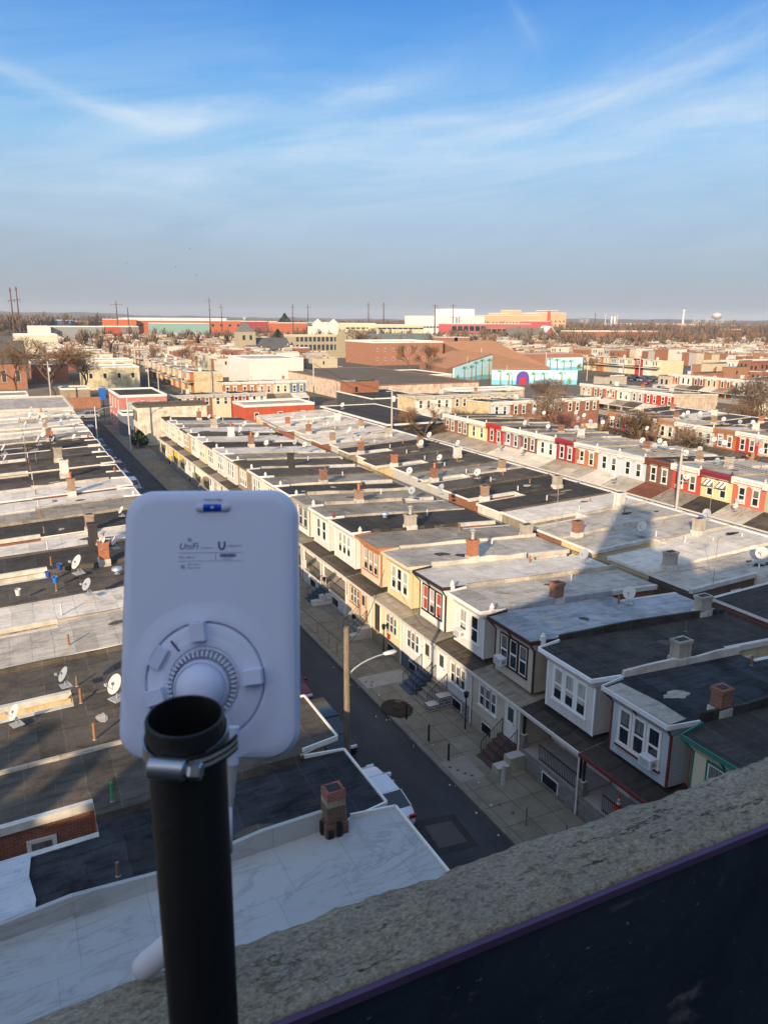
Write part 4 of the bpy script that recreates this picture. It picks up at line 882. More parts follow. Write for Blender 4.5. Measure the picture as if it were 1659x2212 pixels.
# ---------------------------------------------------------------- ground, streets
def ground_mat():
    m, nt, b = newmat('ground'); o, ov, r = ocoord(nt)
    n = noise(nt, o, .02, 8, .65); n2 = noise(nt, o, .5, 6, .7)
    c = ramp(nt, n, [(.35, (.10, .085, .06)), (.5, (.13, .115, .085)), (.65, (.15, .11, .07))])
    nt.links.new(mixc(nt, .7, c, ramp(nt, n2, [(.3, (.6,)*3), (.7, (1.1,)*3)]), 'MULTIPLY'), b.inputs['Base Color']); b.inputs['Roughness'].default_value = 1
    return m
def asphalt_mat(c=(.05, .05, .052)):
    m, nt, b = newmat('asphalt'); o, ov, r = ocoord(nt)
    n = noise(nt, scalev(nt, o, (1, .25, 1)), .7, 8, .7, .5); n2 = noise(nt, o, 60, 3); n3 = noise(nt, o, .18, 5, .7)
    a = ramp(nt, n, [(.28, tup(c, .75)), (.5, c), (.8, tup(c, 1.35))])
    a = mixc(nt, .6, a, ramp(nt, n3, [(.35, (.7,)*3), (.6, (1.15,)*3)]), 'MULTIPLY')
    a = mixc(nt, .35, a, ramp(nt, n2, [(.3, (.5,)*3), (.7, (1.4,)*3)]), 'MULTIPLY')
    nt.links.new(a, b.inputs['Base Color']); b.inputs['Roughness'].default_value = .9; bump(nt, b, n2, .01, .4)
    return m
def sidewalk_mat():
    m, nt, b = newmat('sidewalk'); o, ov, r = ocoord(nt)
    sp = nt.nodes.new('ShaderNodeSeparateXYZ'); nt.links.new(o, sp.inputs[0])
    br = nt.nodes.new('ShaderNodeTexBrick'); cb = nt.nodes.new('ShaderNodeCombineXYZ')
    nt.links.new(sp.outputs[1], cb.inputs[0]); nt.links.new(sp.outputs[0], cb.inputs[1]); nt.links.new(cb.outputs[0], br.inputs['Vector'])
    br.offset = 0; br.inputs['Scale'].default_value = 1; br.inputs['Brick Width'].default_value = 1.53; br.inputs['Row Height'].default_value = 1.23; br.inputs['Mortar Size'].default_value = .018
    br.inputs['Color1'].default_value = (.20, .175, .13, 1); br.inputs['Color2'].default_value = (.245, .22, .175, 1); br.inputs['Mortar'].default_value = (.07, .065, .05, 1); br.inputs['Bias'].default_value = -.2
    n = noise(nt, o, 1.1, 8, .7); n2 = noise(nt, o, 7, 5, .7)
    c = mixc(nt, .75, br.outputs['Color'], ramp(nt, n, [(.3, (.62, .6, .55)), (.62, (1.08,)*3)]), 'MULTIPLY')
    nt.links.new(mixc(nt, .4, c, ramp(nt, n2, [(.3, (.7,)*3), (.6, (1.05,)*3)]), 'MULTIPLY'), b.inputs['Base Color']); b.inputs['Roughness'].default_value = .95
    bump(nt, b, n2, .01, .4); return m
g = MB(); g.add([(-9000, -2000, 0), (9000, -2000, 0), (14000, 9000, 0), (-9000, 9000, 0)], [(0, 1, 2, 3)], ground_mat())
tag(g.build('ground'), kind='structure')
asph = asphalt_mat(); sw = sidewalk_mat()
def slab(name, x0, x1, y0, y1, z, m, z0=0.001):
    s = MB(); s.box(x0, x1, y0, y1, z0, z, m); return tag(s.build(name), kind='structure')
slab('road', 12.7, 18.0, -20, 181.4, .008, asph); slab('road', 53.9, 62.0, -5, 150, .008, asph)
slab('road', -60, 46, 181.5, 194, .012, asphalt_mat((.075, .07, .066))); slab('road', 91.5, 95.6, 40, 125, .008, asph); slab('road', 119, 129, 50, 170, .008, asph)
slab('road', 41.5, 47.5, 186, 420, .008, asph)
slab('sidewalk', 18.18, 21.76, -20, 172, .14, sw); slab('sidewalk', 10.1, 12.52, -20, 172, .14, sw)
slab('kerb', 18.0, 18.175, -20, 172, .15, paint((.19, .175, .145), .9, .3)); slab('kerb', 12.525, 12.7, -20, 172, .15, paint((.19, .175, .145), .9, .3))
slab('sidewalk', 52.6, 53.8, -5, 150, .14, sw); slab('sidewalk', 62.1, 64.4, -5, 150, .14, sw)
slab('alley', 36.1, 37.3, 5, 130, .02, paint((.16, .155, .14), .9, .3))
lot = slab('parking_lot', 196, 236, 150, 250, .02, asphalt_mat((.12, .105, .085)))
slab('schoolyard', 110, 195, 178, 262, .015, paint((.15, .125, .095), .95, .25))
# crosswalk and stop bars, patches, litter
wp = paint((.62, .62, .6), .8, .3)
cw = MB()
for x in (12.9, 14.9): cw.box(x, x+1.1, 171, 175, .009, .0125, wp)
tag(cw.build('road_marking'), kind='structure')
pt = MB(); pt.prism([(14.6, 24.3), (16.6, 24.1), (16.8, 26.5), (14.8, 26.8)], .0085, .012, paint((.035, .034, .033), .9)); pt.prism([(14.95, 24.7), (16.3, 24.55), (16.4, 26.1), (15.1, 26.3)], .0121, .0155, paint((.085, .075, .068), .9))
tag(pt.build('road_patch'), kind='structure')
dm = paint((.045, .03, .02), 1., .5)
pit = MB(); pit.prism([(18.5+.9*math.cos(t)+.3, 36.3+1.15*math.sin(t)) for t in [i*math.pi/8 for i in range(16)]], .141, .165, dm); o = pit.build('tree_pit'); tag(o, kind='structure')
st = MB(); p = (19.0, 36.5); st.lathe([(.32, .16), (.24, .3), (.22, .5), (.0, .48)], paint((.13, .09, .06), 1, .4), (p[0], p[1], 0), 11); tag(st.build('tree_stump'), 'sawn-off tree stump in the bare pit beside the kerb', 'tree stump')
sl = MB(); sl.box(18.3, 21.4, 39.3, 40.9, .1405, .1445, paint((.33, .30, .26), .9, .2)); tag(sl.build('sidewalk_patch'), kind='structure')
sl = MB(); sl.box(18.25, 19.7, 28.3, 30.3, .1405, .1445, paint((.26, .235, .20), .9, .2)); tag(sl.build('sidewalk_patch'), kind='structure')
r = random.Random(9)
for i, (x, y) in enumerate([(18.6, 40.2), (18.95, 40.0), (18.7, 39.6), (18.5, 29.7), (18.7, 29.3), (18.9, 28.9), (19.1, 28.6), (19.3, 46.3), (19.0, 26.0), (19.2, 25.2)]):
    c = MB(); c.lathe([(.085, .1446), (.085, .1475), (0, .148)], paint((.07, .04, .03)), (x, y, 0), 12); o = c.build('utility_cover'); tag(o, 'small round rusty utility cover set in the sidewalk', 'utility cover', 'utility covers in the sidewalk')
for i in range(46):
    x = r.choice([17.8, 17.9, 18.3, 18.6, 17.6])+r.gauss(0, .25); y = r.uniform(24, 95); s = r.uniform(.03, .09); c = MB(); z = .146 if x > 18.18 else .010
    c.prism([(x, y), (x+s, y+s*.3), (x+s*1.1, y+s*1.4), (x+s*.2, y+s)], z, z+.012, paint((.6, .6, .58))); tag(c.build('litter'), 'scrap of white litter lying along the kerb', 'litter', 'litter along the kerb')
# kerb posts
for i, (x, y, h, c) in enumerate([(18.75, 35.0, .95, DARK), (18.75, 32.4, .95, DARK), (18.75, 30.3, .95, DARK)]):
    o = MB(); o.tube((x, y, .14), (x, y, .14+h), .055, .055, 10, paint(c, .6)); o.tube((x, y, .14), (x, y, .16), .09, .09, 10, paint((.1, .1, .1)))
    tag(o.build('bollard'), f'black steel bollard at the kerb, {ordn(i)} from the tree pit towards us', 'bollard', 'black bollards along the kerb')
for i, (x, y) in enumerate([(18.6, 48.6), (18.65, 46.6), (18.6, 45.)]):
    o = MB(); o.tube((x, y, .14), (x, y, 1.0), .03, .03, 6, paint((.25, .17, .1), .8)); tag(o.build('bollard'), f'thin rusty post at the kerb, {ordn(i)} seen past the wooden pole', 'bollard', 'rusty posts at the kerb')
for i, y in enumerate([100, 104, 108, 112, 117, 122, 127, 132, 137]):
    o = MB(); o.tube((18.7, y, .14), (18.7, y, 1.15), .05, .05, 6, paint((.55, .33, .06), .8)); tag(o.build('bollard'), f'yellow post along the far sidewalk, {ordn(i)} from the near end', 'bollard', 'yellow posts along the far sidewalk')
o = MB(); x, y = 20.0, 27.2; o.box(x-.07, x+.07, y-.07, y+.07, .14, 1.25, paint((.5, .5, .49), .7)); o.hexa([(x-.07, y-.07, 1.25), (x+.07, y-.07, 1.25), (x+.07, y+.07, 1.25), (x-.07, y+.07, 1.25), (x-.01, y-.01, 1.38), (x+.01, y-.01, 1.38), (x+.01, y+.01, 1.38), (x-.01, y+.01, 1.38)], paint((.5, .5, .49), .7)); tag(o.build('post'), 'square white post with a pointed top on the sidewalk', 'post')
for i, (x, y) in enumerate([(19.2, 24.2), (20.0, 22.4)]):
    o = MB(); o.tube((x, y, .14), (x, y, 1.1), .035, .035, 6, paint((.12, .13, .14), .6)); tag(o.build('post'), ['thin grey steel post on the sidewalk opposite the road patch', 'thin grey steel post nearest to the parapet'][i], 'post')
# lamp posts by steps
for i, (x, y) in enumerate([(21.2, 32.6), (21.3, 43.2), (21.3, 54.)]):
    o = empty('lamp_post', (x, y, .14), 0, ['black lamp post beside the stone-faced basement wall', 'black lamp post beside the steps of the tan house', 'black lamp post in front of the white porch wall'][i], 'lamp post', 'small black front-yard lamp posts')
    a = MB(); a.tube((0, 0, 0), (0, 0, 1.9), .05, .035, 8, iron()); a.build('pole', o); b = MB(); b.lathe([(.05, 1.9), (.13, 2.0), (.15, 2.2), (.18, 2.22), (0, 2.35)], iron(), n=6); b.build('lamp_shade', o)
# ---------------------------------------------------------------- street poles
pole((11.8, 27.45, .14), 9.75, 'weathered wooden pole with curved street lamp arm in front of the tan house', 'wood', (0.1, 7.3, 1.9), name='street_lamp', r=.155)

p = lambda a, b: None
pole((12.2, 127.0, .14), 8.8, 'pale metal street lamp pole on the left sidewalk near the crossing', 'metal', (0.1, 7.6, 2.4), name='street_lamp', r=.12)
pole((18.45, 137., .14), 8.9, 'tall pale street lamp pole on the right sidewalk at the street corner', 'metal', (.3, 7.2, 2.6), name='street_lamp', r=.15)
pole((10.6, 221, 0), 11.2, 'grey utility pole with white transformer beside the big bare tree', 'pale', None, True, r=.2)
pole((59.45, 118, 0), 11.3, 'utility pole with grey transformer at the corner of the black-roofed building', 'pale', None, True, r=.17)
pole((64., 58.3, 0), 9.3, 'pale wooden pole in front of the painted awning row', 'pale', (2.6, 8.9, .8), r=.17)
q = at(680, 872, 0); pole((75, 196, 0), 12, 'pale street lamp pole beside the slate blue house', 'metal', (3.0, 8.0, 3.2), name='street_lamp', r=.16)
for i, (x, y, yt, Y) in enumerate([(340, 825, 785, 215), (390, 812, 770, 240), (318, 822, 762, 230), (290, 800, 745, 290), (452, 810, 770, 235), (1040, 790, 752, 270), (1095, 830, 790, 220), (1180, 810, 760, 250), (1270, 826, 775, 232), (1383, 815, 770, 245), (1348, 812, 765, 255), (1520, 822, 760, 232), (1493, 838, 790, 205), (1610, 800, 760, 260), (1010, 800, 770, 250)]):
    a = atY(x, yt, Y); pole((a.x, Y, 0), max(7, a.z), f"distant utility pole, {ordn(i)} of the line counted from the left" if i not in (5, 7) else ['tall white floodlight pole in front of the mural', 'white floodlight pole right of the mural door'][i == 7], 'metal' if i in (5, 7, 9) else 'pale', None, False, r=.16)
for i, (a, b, h1, h2) in enumerate([((59.45, 118), (64, 58.3), 10.6, 9.0), ((59.45, 118), (75, 196), 10.6, 11), ((64, 58.3), (70, 5), 9.0, 9.), ((36.6, 120), (36.8, 8), 6.9, 6.6), ((11.8, 27.4), (22, 44), 8.9, 6.0), ((10.6, 221), (59, 230), 10.5, 9), ((18.45, 137), (59.45, 118), 8.6, 10.3), ((11.8, 27.4), (12.2, 127), 9.3, 8.3)]):
    for k in range(3 if i in (0, 1, 2, 3, 5) else 1):
        w = MB(); pts = []
        for j in range(13):
            t = j/12; pts.append((a[0]+(b[0]-a[0])*t+k*.3-.3, a[1]+(b[1]-a[1])*t, h1+(h2-h1)*t-.9*4*t*(1-t)-k*.25))
        w.path(pts, .020, 4, paint((.02, .02, .02))); tag(w.build('overhead_wire'), ['black wire along the painted awning row', 'black wire towards the slate blue house', 'black wire at the right end of the awning row', 'black wire strung over the alley behind the bays', 'thin wire from the wooden pole to the tan house', 'black wire over the crossing beyond the left row', 'black wire over the far roofs to the transformer pole', 'black wire running along the street from the wooden pole'][i], 'wire', 'overhead wires')
# ---------------------------------------------------------------- larger buildings
def block(name, label, cat, x0, x1, y0, y1, h, wm, rm, wins=(), par=.35, z0=0., capc=WHITE, group=None):
    o = empty(name, ((x0+x1)/2, (y0+y1)/2, z0), 0, label, cat, group); W = (x1-x0)/2; Dp = (y1-y0)/2
    a = MB(); a.box(-W, W, -Dp, Dp, 0, h-.02, wm); a.build('wall', o)
    r = MB(); r.box(-W, W, -Dp, Dp, h-.015, h+.01, rm)
    cm = paint(capc, .8, .2)
    for (p, q, u, v) in ((-W-.05, W+.05, -Dp-.06, -Dp+.25), (-W-.05, W+.05, Dp-.25, Dp+.05), (-W-.05, -W+.25, -Dp+.25, Dp-.25), (W-.25, W+.05, -Dp+.25, Dp-.25)): r.box(p, q, u, v, h-.15, h+par, cm)
    r.build('roof', o)
    for (face, n, rows, ww, hh, zb, zs, trim, gk) in wins:
        L = 2*W if face == 'y' else 2*Dp
        for i in range(n):
            t = -L/2+L*(i+.5)/n
            for k in range(rows):
                if face == 'y': window(o, (t, -Dp, zb+k*zs), ww, hh, trim, gk, '', 0, -math.pi/2)
                else: window(o, (-W, t, zb+k*zs), ww, hh, trim, gk, '', 0, math.pi)
    return o
def pb(xl, xr, yt, Y):
    a = atY(xl, yt, Y); b = atY(xr, yt, Y); return a.x, b.x, (a.z+b.z)/2
def vol(o, name, pts, wm, rm, z0=0.):
    """polygon of 3-D top points (world, relative to o) carried down to z0"""
    P = [Vector(p)-o.location for p in pts]; n = len(P); ar = sum(P[i].x*P[(i+1) % n].y-P[(i+1) % n].x*P[i].y for i in range(n))
    if ar < 0: P = P[::-1]
    w = MB(); w.add([(p.x, p.y, z0) for p in P]+[tuple(p-Vector((0, 0, .3))) for p in P], [(i, (i+1) % n, n+(i+1) % n, n+i) for i in range(n)], wm); w.build('wall', o)
    r = MB(); r.add([tuple(p) for p in P]+[tuple(p-Vector((0, 0, .31))) for p in P], [tuple(range(n))]+[(i, n+i, n+(i+1) % n, (i+1) % n) for i in range(n)], rm); r.build('roof', o)
FLAT = paint((.45, .44, .42), .9, .25)
stone = blockwork((.42, .36, .25), (.30, .27, .2)); brickf = brick((.36, .13, .065)); 
block('corner_house', 'tall white-rendered end house at the far end of the left row', 'house', -3, 10.2, 143.2, 166, 6.95, stucco((.62, .60, .55), .3), roofmat('silver'), capc=(.5, .48, .43))
block('corner_house', 'whitewashed end house with a peeling blank side wall past the bay-fronted row', 'house', 20.6, 33, 141.5, 146.5, 7.0, stucco((.72, .66, .54), .45), roofmat('char'), [('x', 3, 2, .7, 1.6, 1.4, 3.1, BROWN, 0)], capc=(.1, .08, .07))
o = block('corner_shop', 'pink-painted corner building with green window awnings and black roof', 'building', 20.2, 29.5, 161, 178, 7.0, stucco((.50, .20, .17), .25), roofmat('black'), [('x', 4, 2, .8, 1.7, 1.2, 3.2, WHITE, 1), ('y', 2, 1, 1.2, 1.3, 4.3, 1, (.2, .3, .25), 0)])
for x in (-2.2, 2.2):
    m = MB(); m.hexa([(x-1, -8.55, 6.0), (x+1, -8.55, 6.0), (x+1.15, -9.6, 4.6), (x-1.15, -9.6, 4.6), (x-1, -8.5, 6.05), (x+1, -8.5, 6.05), (x+1.15, -9.6, 4.68), (x-1.15, -9.6, 4.68)], paint((.30, .38, .33))); m.build('window_awning', o)
block('garage', 'grey-doored low building between the whitewashed wall and the pink corner', 'building', 19.6, 27, 154, 160, 4.2, paint((.13, .16, .20)), roofmat('char'))
block('low_building', 'long red-painted low building facing us before the slate blue house', 'building', 43.4, 58.6, 153, 162, 4.9, stucco((.46, .09, .05), .2), roofmat('silver'), [('y', 3, 1, .8, 1.1, 2.4, 1, WHITE, 0)])
block('black_building', 'black-walled building with a wide dark flat roof at the end of the back-to-back row', 'building', 58.8, 71.5, 118.5, 150, 4.6, paint((.03, .032, .035)), roofmat('black'), par=.15)
block('black_building', 'small black-walled shed behind bare trees, right of the wide dark roof', 'building', 72.2, 84.5, 116, 124, 3.4, paint((.03, .032, .035)), roofmat('char'), par=.15)
block('black_building', 'charcoal building with white-edged roof and wall units, before the long warehouse', 'building', 75.5, 90, 160.5, 181, 4.6, paint((.055, .06, .065)), roofmat('black'), [('x', 3, 1, .8, .6, 3.2, 1, (.1, .1, .1), 1)], par=.12)
block('warehouse', 'long low warehouse with brown flat roof and peeling whitewashed side wall', 'warehouse', 86.5, 122, 187, 259, 5.2, stucco((.66, .52, .42), .55), roofing((.15, .115, .08), .2, .3, 3.), par=.2, capc=(.22, .12, .08))
block('white_warehouse', 'plain white box-shaped building with metal-clad walls', 'building', 73, 92, 250, 276, 9.2, siding((.66, .63, .60), .5), FLAT, par=.3)
o = block('apartment_house', 'yellowed stucco building with three windows facing us behind the bare tree', 'building', 22.5, 39.5, 260, 274, 6.9, stucco((.60, .54, .36), .45), roofmat('white'), [('y', 4, 1, 1.0, 1.5, 3.7, 1, WHITE, 0)])
block('apartment_house', 'cream flat-roofed building stepping up behind the yellowed stucco one', 'building', 26, 42, 290, 305, 7.5, stucco((.62, .52, .34), .3), roofmat('white'))
block('low_building', 'low brown-roofed cream building behind the warehouse', 'building', 122.5, 142, 235, 262, 3.6, stucco((.55, .45, .28), .3), roofing((.15, .115, .08), .2, .3, 3.))
block('low_building', 'low pale-roofed building below the mural, beside the spreading trees', 'building', 108, 130, 176, 183, 3.9, stucco((.50, .42, .30), .3), roofmat('white'))
block('low_building', 'low white shed with tan roof in the yards beyond the crossing', 'building', -4, 5, 214, 226, 3.0, stucco((.5, .46, .38), .3), roofmat('tan'))
block('low_building', 'low brown garage between the church and the big bare tree', 'building', 13.5, 21, 228, 236, 3.2, stucco((.34, .26, .18), .3), roofmat('grey'))
block('low_building', 'long low tan building behind the big bare tree', 'building', 9, 21, 300, 330, 6.2, brickf, roofmat('tan'))
slab('yard', -8, 21, 196, 290, .018, paint((.21, .17, .115), .95, .35))
# church on the far left
o = empty('brick_church', (-2, 285, 0), 0, 'red brick church with a dark pitched roof at the left edge', 'church')
w = MB(); w.box(-14, 8.5, -14, 14, 0, 8.2, brickf); w.build('wall', o)
r = MB(); r.hexa([(-14.5, -14.5, 8.2), (9, -14.5, 8.2), (9, 0, 14.5), (-14.5, 0, 14.5), (-14.5, -14.5, 8.5), (9, -14.5, 8.5), (9, 0, 14.8), (-14.5, 0, 14.8)], roofing((.10, .105, .09), .1, .2, 2)); r.hexa([(-14.5, 0, 14.5), (9, 0, 14.5), (9, 14.5, 8.2), (-14.5, 14.5, 8.2), (-14.5, 0, 14.8), (9, 0, 14.8), (9, 14.5, 8.5), (-14.5, 14.5, 8.5)], roofing((.10, .105, .09), .1, .2, 2)); r.build('roof', o)
g = MB(); g.add([(8.4, -14, 8.2), (8.4, 14, 8.2), (8.4, 0, 14.4), (8.0, -14, 8.2), (8.0, 14, 8.2), (8.0, 0, 14.4)], [(0, 1, 2), (5, 4, 3)], brickf); g.build('gable', o)
for x in (-9, -3.5, 2, 6): window(o, (x, -14, 2.5), 1.2, 3.6, (.5, .52, .42), 1, '', 0, -math.pi/2)
# stone church with tower
xa, xb, zt = pb(512, 548, 742, 430); o = empty('stone_church', ((xa+xb)/2, 430, 0), 0, 'stone church with a square tower, pyramid roof and cross', 'church'); W = (xb-xa)/2
w = MB(); w.box(-W, W, -W, W, 0, 15.2, stone); w.build('tower', o)
r = MB(); s = W*.95; r.add([(-s, -s, 15.2), (s, -s, 15.2), (s, s, 15.2), (-s, s, 15.2), (0, 0, 21)], [(0, 1, 4), (1, 2, 4), (2, 3, 4), (3, 0, 4), (3, 2, 1, 0)], paint((.13, .14, .14), .9)); rr = r.build('roof', o)
c = MB(); c.box(-.12, .12, -.12, .12, 20.8, 23.4, paint(WHITE)); c.box(-.8, .8, -.1, .1, 22.4, 22.7, paint(WHITE)); c.build('cross', rr)
for s in (-2, 2): window(o, (s, -W, 10.8), 1.6, 2.6, (.5, .45, .35), 0, '', 0, -math.pi/2)
n = MB(); n.box(W+.1, W+20, -6, 8, 0, 5.6, stone); n.hexa([(-1, -8, 5.5), (W+20, -8, 5.5), (W+20, 1, 11.5), (-1, 1, 11.5), (-1, -8, 5.8), (W+20, -8, 5.8), (W+20, 1, 11.8), (-1, 1, 11.8)], roofing((.10, .10, .105), .1, .3, 2)); n.hexa([(-1, 1, 11.5), (W+20, 1, 11.5), (W+20, 10, 5.5), (-1, 10, 5.5), (-1, 1, 11.8), (W+20, 1, 11.8), (W+20, 10, 5.8), (-1, 10, 5.8)], roofing((.10, .10, .105), .1, .3, 2))
n.add([(W+20.1, -8, 5.5), (W+20.1, 10, 5.5), (W+20.1, 1, 11.5), (W+19.8, -8, 5.5), (W+19.8, 10, 5.5), (W+19.8, 1, 11.5)], [(0, 1, 2), (5, 4, 3)], stone); n.build('nave', o)
# stone school
xa, xb, zt = pb(638, 791, 727, 430); o = block('stone_school', 'long three-storey tan stone school with gabled centre and rows of windows', 'school', xa, xb, 430, 450, zt, stone, FLAT, [('y', 17, 2, 2.0, 3.4, 4.5, 5.0, (.55, .5, .4), 1)], par=.9, capc=(.52, .46, .34))
L = xb-xa
for k, xx in enumerate((L*.14, L*.30, L*.44)):
    g = MB(); s = 3.5 if k != 1 else 4.2; g.prism([(xx-s, -11.2), (xx+s, -11.2), (xx+s, -10.1), (xx-s, -10.1)], 0, zt+.5, stone); g.add([(xx-s, -11.2, zt+.5), (xx+s, -11.2, zt+.5), (xx, -11.2, zt+3.8), (xx-s, -10.1, zt+.5), (xx+s, -10.1, zt+.5), (xx, -10.1, zt+3.8)], [(0, 1, 2), (5, 4, 3), (0, 2, 5, 3), (2, 1, 4, 5)], stone); g.build('gable', o)
xa, xb, zt = pb(788, 935, 722, 500); o = empty('stone_church', ((xa+xb)/2, 505, 0), 0, 'large stone church with a long grey-green roof and thin spire behind the school', 'church'); W = (xb-xa)/2
n = MB(); n.box(-W, W, -8, 8, 0, 8.5, stone); n.build('wall', o)
n = MB(); rm = roofing((.15, .17, .15), .1, .2, 3); zr_ = zt; n.hexa([(-W, -9, 8.5), (W, -9, 8.5), (W, 0, zr_), (-W, 0, zr_), (-W, -9, 8.9), (W, -9, 8.9), (W, 0, zr_+.4), (-W, 0, zr_+.4)], rm); n.hexa([(-W, 0, zr_), (W, 0, zr_), (W, 9, 8.5), (-W, 9, 8.5), (-W, 0, zr_+.4), (W, 0, zr_+.4), (W, 9, 8.9), (-W, 9, 8.9)], rm); n.build('roof', o)
n = MB(); n.lathe([(.9, zr_), (.7, zr_+3), (.05, zr_+7)], paint((.35, .38, .40), .6), (-W*.55, 0, 0), 8); n.build('spire', o)
# recreation centre
o = empty('recreation_centre', (185, 300, 0), 0, 'brick recreation centre with huge sloping brown roofs', 'building')
brr = roofing((.43, .215, .105), .06, .15, 6.)
vol(o, 'wing', [at(951, 738, 11), at(1062, 735, 13), at(1189, 794, 5.5), at(1062, 797, 5.5), at(1064, 764, 9.2), at(994, 757, 8.6)], brick((.34, .15, .09)), brr)
vol(o, 'wing', [at(906, 781, 5.5), at(978, 757, 9.5), at(1061, 762.5, 9.9), at(966, 795, 5.2)], brick((.34, .15, .09)), brr)
xa, xb, zt = pb(807, 957, 740, 350); block('brick_hall', 'tall plain brick block with few small windows left of the brown roofs', 'building', xa, xb, 350, 385, zt, brick((.36, .14, .075)), FLAT, [('y', 9, 2, .7, 1.3, 2.5, 4.5, WHITE, 0)], par=.6)
for xx in (964, 990):
    a = atY(xx, 728, 380); block('roof_penthouse', 'small brick roof tower with a slanted top above the brown roofs, ' + ('left one' if xx == 964 else 'right one'), 'tower', a.x-5, a.x+5, 376, 386, 4.5, brick((.36, .14, .075)), FLAT, z0=atY(xx, 742, 380).z-1, par=.1)
xa, xb, zt = pb(1110, 1257, 765, 285); block('brick_hall', 'long low brick hall right of the brown roofs', 'building', xa, xb, 285, 300, 7.5, brick((.36, .14, .075)), FLAT, [('y', 3, 1, 1.2, 1., 4.5, 1, (.4, .25, .2), 1)], par=.2, capc=(.35, .16, .1))
# mural walls
def mural(A_, B2, hL, hR, label, seed, door=False):
    A_ = Vector((A_.x, A_.y, 0)); B2 = Vector((B2.x, B2.y, 0)); nn = (B2-A_).cross(Vector((0, 0, 1))).normalized(); nn = nn if nn.y < 0 else -nn; A_ = A_+nn*.65; B2 = B2+nn*.65; d = (B2-A_); L = d.length; th = math.atan2(d.y, d.x)
    o = empty('mural_wall', A_, th, label, 'mural', 'painted mural walls'); r = random.Random(seed)
    w = MB(); w.hexa([(0, 0, 0), (L, 0, 0), (L, .5, 0), (0, .5, 0), (0, 0, hL), (L, 0, hR), (L, .5, hR), (0, .5, hL)], paint((.45, .74, .84), .8, .12)); w.build('wall', o)
    hz = lambda x: hL+(hR-hL)*x/L
    def shape(nm, pts, c, y=-.05):
        m = MB(); n = len(pts); pts = [(px, min(max(pz, .05), hz(min(max(px, 0), L))-.1)) for px, pz in pts]
        m.add([(px, y, pz) for px, pz in pts]+[(px, 0.01, pz) for px, pz in pts], [tuple(range(n))]+[(i, (i+1) % n, n+(i+1) % n, n+i) for i in range(n)], paint(c, .8, .15)); m.build(nm, o)
    shape('painted_sea', [(0, .05), (L, .05), (L, 1.6), (L*.7, 1.9), (L*.4, 1.3), (0, 1.7)], (.16, .50, .66), -.02)
    for i in range(max(4, int(L/4))):
        x = (i+.5)*L/max(4, int(L/4))+r.uniform(-1, 1); hh = hz(x)*r.uniform(.6, .9); k = r.choice([0, 1, 2])
        if k < 2:
            shape('painted_palm_trunk', [(x-.3, .05), (x+.3, .05), (x+.16, hh), (x-.16, hh)], (.25, .14, .06))
            for a in range(7):
                t = a*math.pi/6; q = (x+2.1*math.cos(t), hh+1.2*math.sin(t)-.3); shape('painted_leaf', [(x, hh-.15), (x+1.*math.cos(t)+.2, hh+1.0*math.sin(t)), q, (x+1.*math.cos(t)-.2, hh+.3*math.sin(t))], r.choice([(.07, .25, .05), (.13, .33, .06), (.04, .3, .22)]), -.06)
        else: shape('painted_plant', [(x+1.1*math.cos(t)*(.7+.3*math.cos(5*t)), 1.5+1.3*math.sin(t)*(.7+.3*math.cos(5*t))) for t in [j*math.pi/10 for j in range(20)]], r.choice([(.45, .42, .07), (.55, .12, .05), (.10, .3, .1)]))
    if door:
        x = L*.36; shape('painted_arch', [(x-2.4, .05)]+[(x+2.4*math.cos(t), 2.2+2.6*math.sin(t)) for t in [math.pi-j*math.pi/10 for j in range(11)]]+[(x+2.4, .05)], (.10, .06, .30), -.07)
        shape('door', [(x-1.1, .05), (x+1.1, .05), (x+1.1, 2.4), (x-1.1, 2.4)], (.42, .03, .03), -.12)
    return o
mural(at(1062, 797, 5.5), at(1246, 799, 5.2), 5.15, 5.0, 'long light blue mural wall with a purple arch and red door', 2, True)
mh, mt_ = at(966, 795, 5.2), at(1061, 762.5, 9.9)
mural(mh+(mt_-mh)*.12, mt_, 5.0, 9.0, 'mural with painted palms under the slanting brown eave', 5)
mural(atY(1180, 790, 284.4), atY(1256, 790, 284.4), 6., 6., 'mural wall with dark purple panel near the car park', 8)
# far industrial skyline
def far(xl, xr, yt, Y, dep, col, label, cat='building', name='factory', wins=(), par=.5, cap=WHITE, roof=FLAT):
    xa, xb, zt = pb(xl, xr, yt, Y); return block(name, label, cat, xa, xb, Y, Y+dep, zt, col if not isinstance(col, tuple) else paint(col, .9, .15), roof, wins, par, capc=cap)
corr = siding((.26, .27, .26), 2.0)
far(64, 110, 706, 760, 60, (.62, .60, .56), 'pale end block of the corrugated warehouse')
far(110, 226, 706, 770, 40, (.25, .26, .25), 'long low grey corrugated warehouse on the left skyline')
far(226, 262, 706, 770, 40, (.40, .08, .04), 'red-painted bay of the corrugated warehouse')
far(262, 300, 706, 769, 40, (.22, .19, .18), 'dark grey bay of the corrugated warehouse beside the red one')
far(125, 160, 692, 1100, 60, (.05, .13, .30), 'blue gable-ended shed behind the corrugated warehouse')
far(150, 235, 694, 1150, 60, (.45, .12, .05), 'orange-red low shed left of the long orange factory')
far(234, 295, 690, 1000, 60, (.50, .13, .05), 'bright orange block at the left end of the long factory', wins=[('y', 4, 1, 3, 3, 10, 1, (.5, .5, .5), 0)])
far(270, 490, 687.5, 1060, 60, (.45, .60, .66), 'long pale blue roof band of the factory on the skyline')
far(295, 524, 693, 1010, 45, (.44, .12, .05), 'long orange-red factory with pale blue roof band', wins=[('y', 12, 1, 4, 3, 12, 1, (.5, .5, .5), 0)])
far(335, 452, 699, 850, 40, (.22, .36, .33), 'turquoise-walled shed in front of the orange factory')
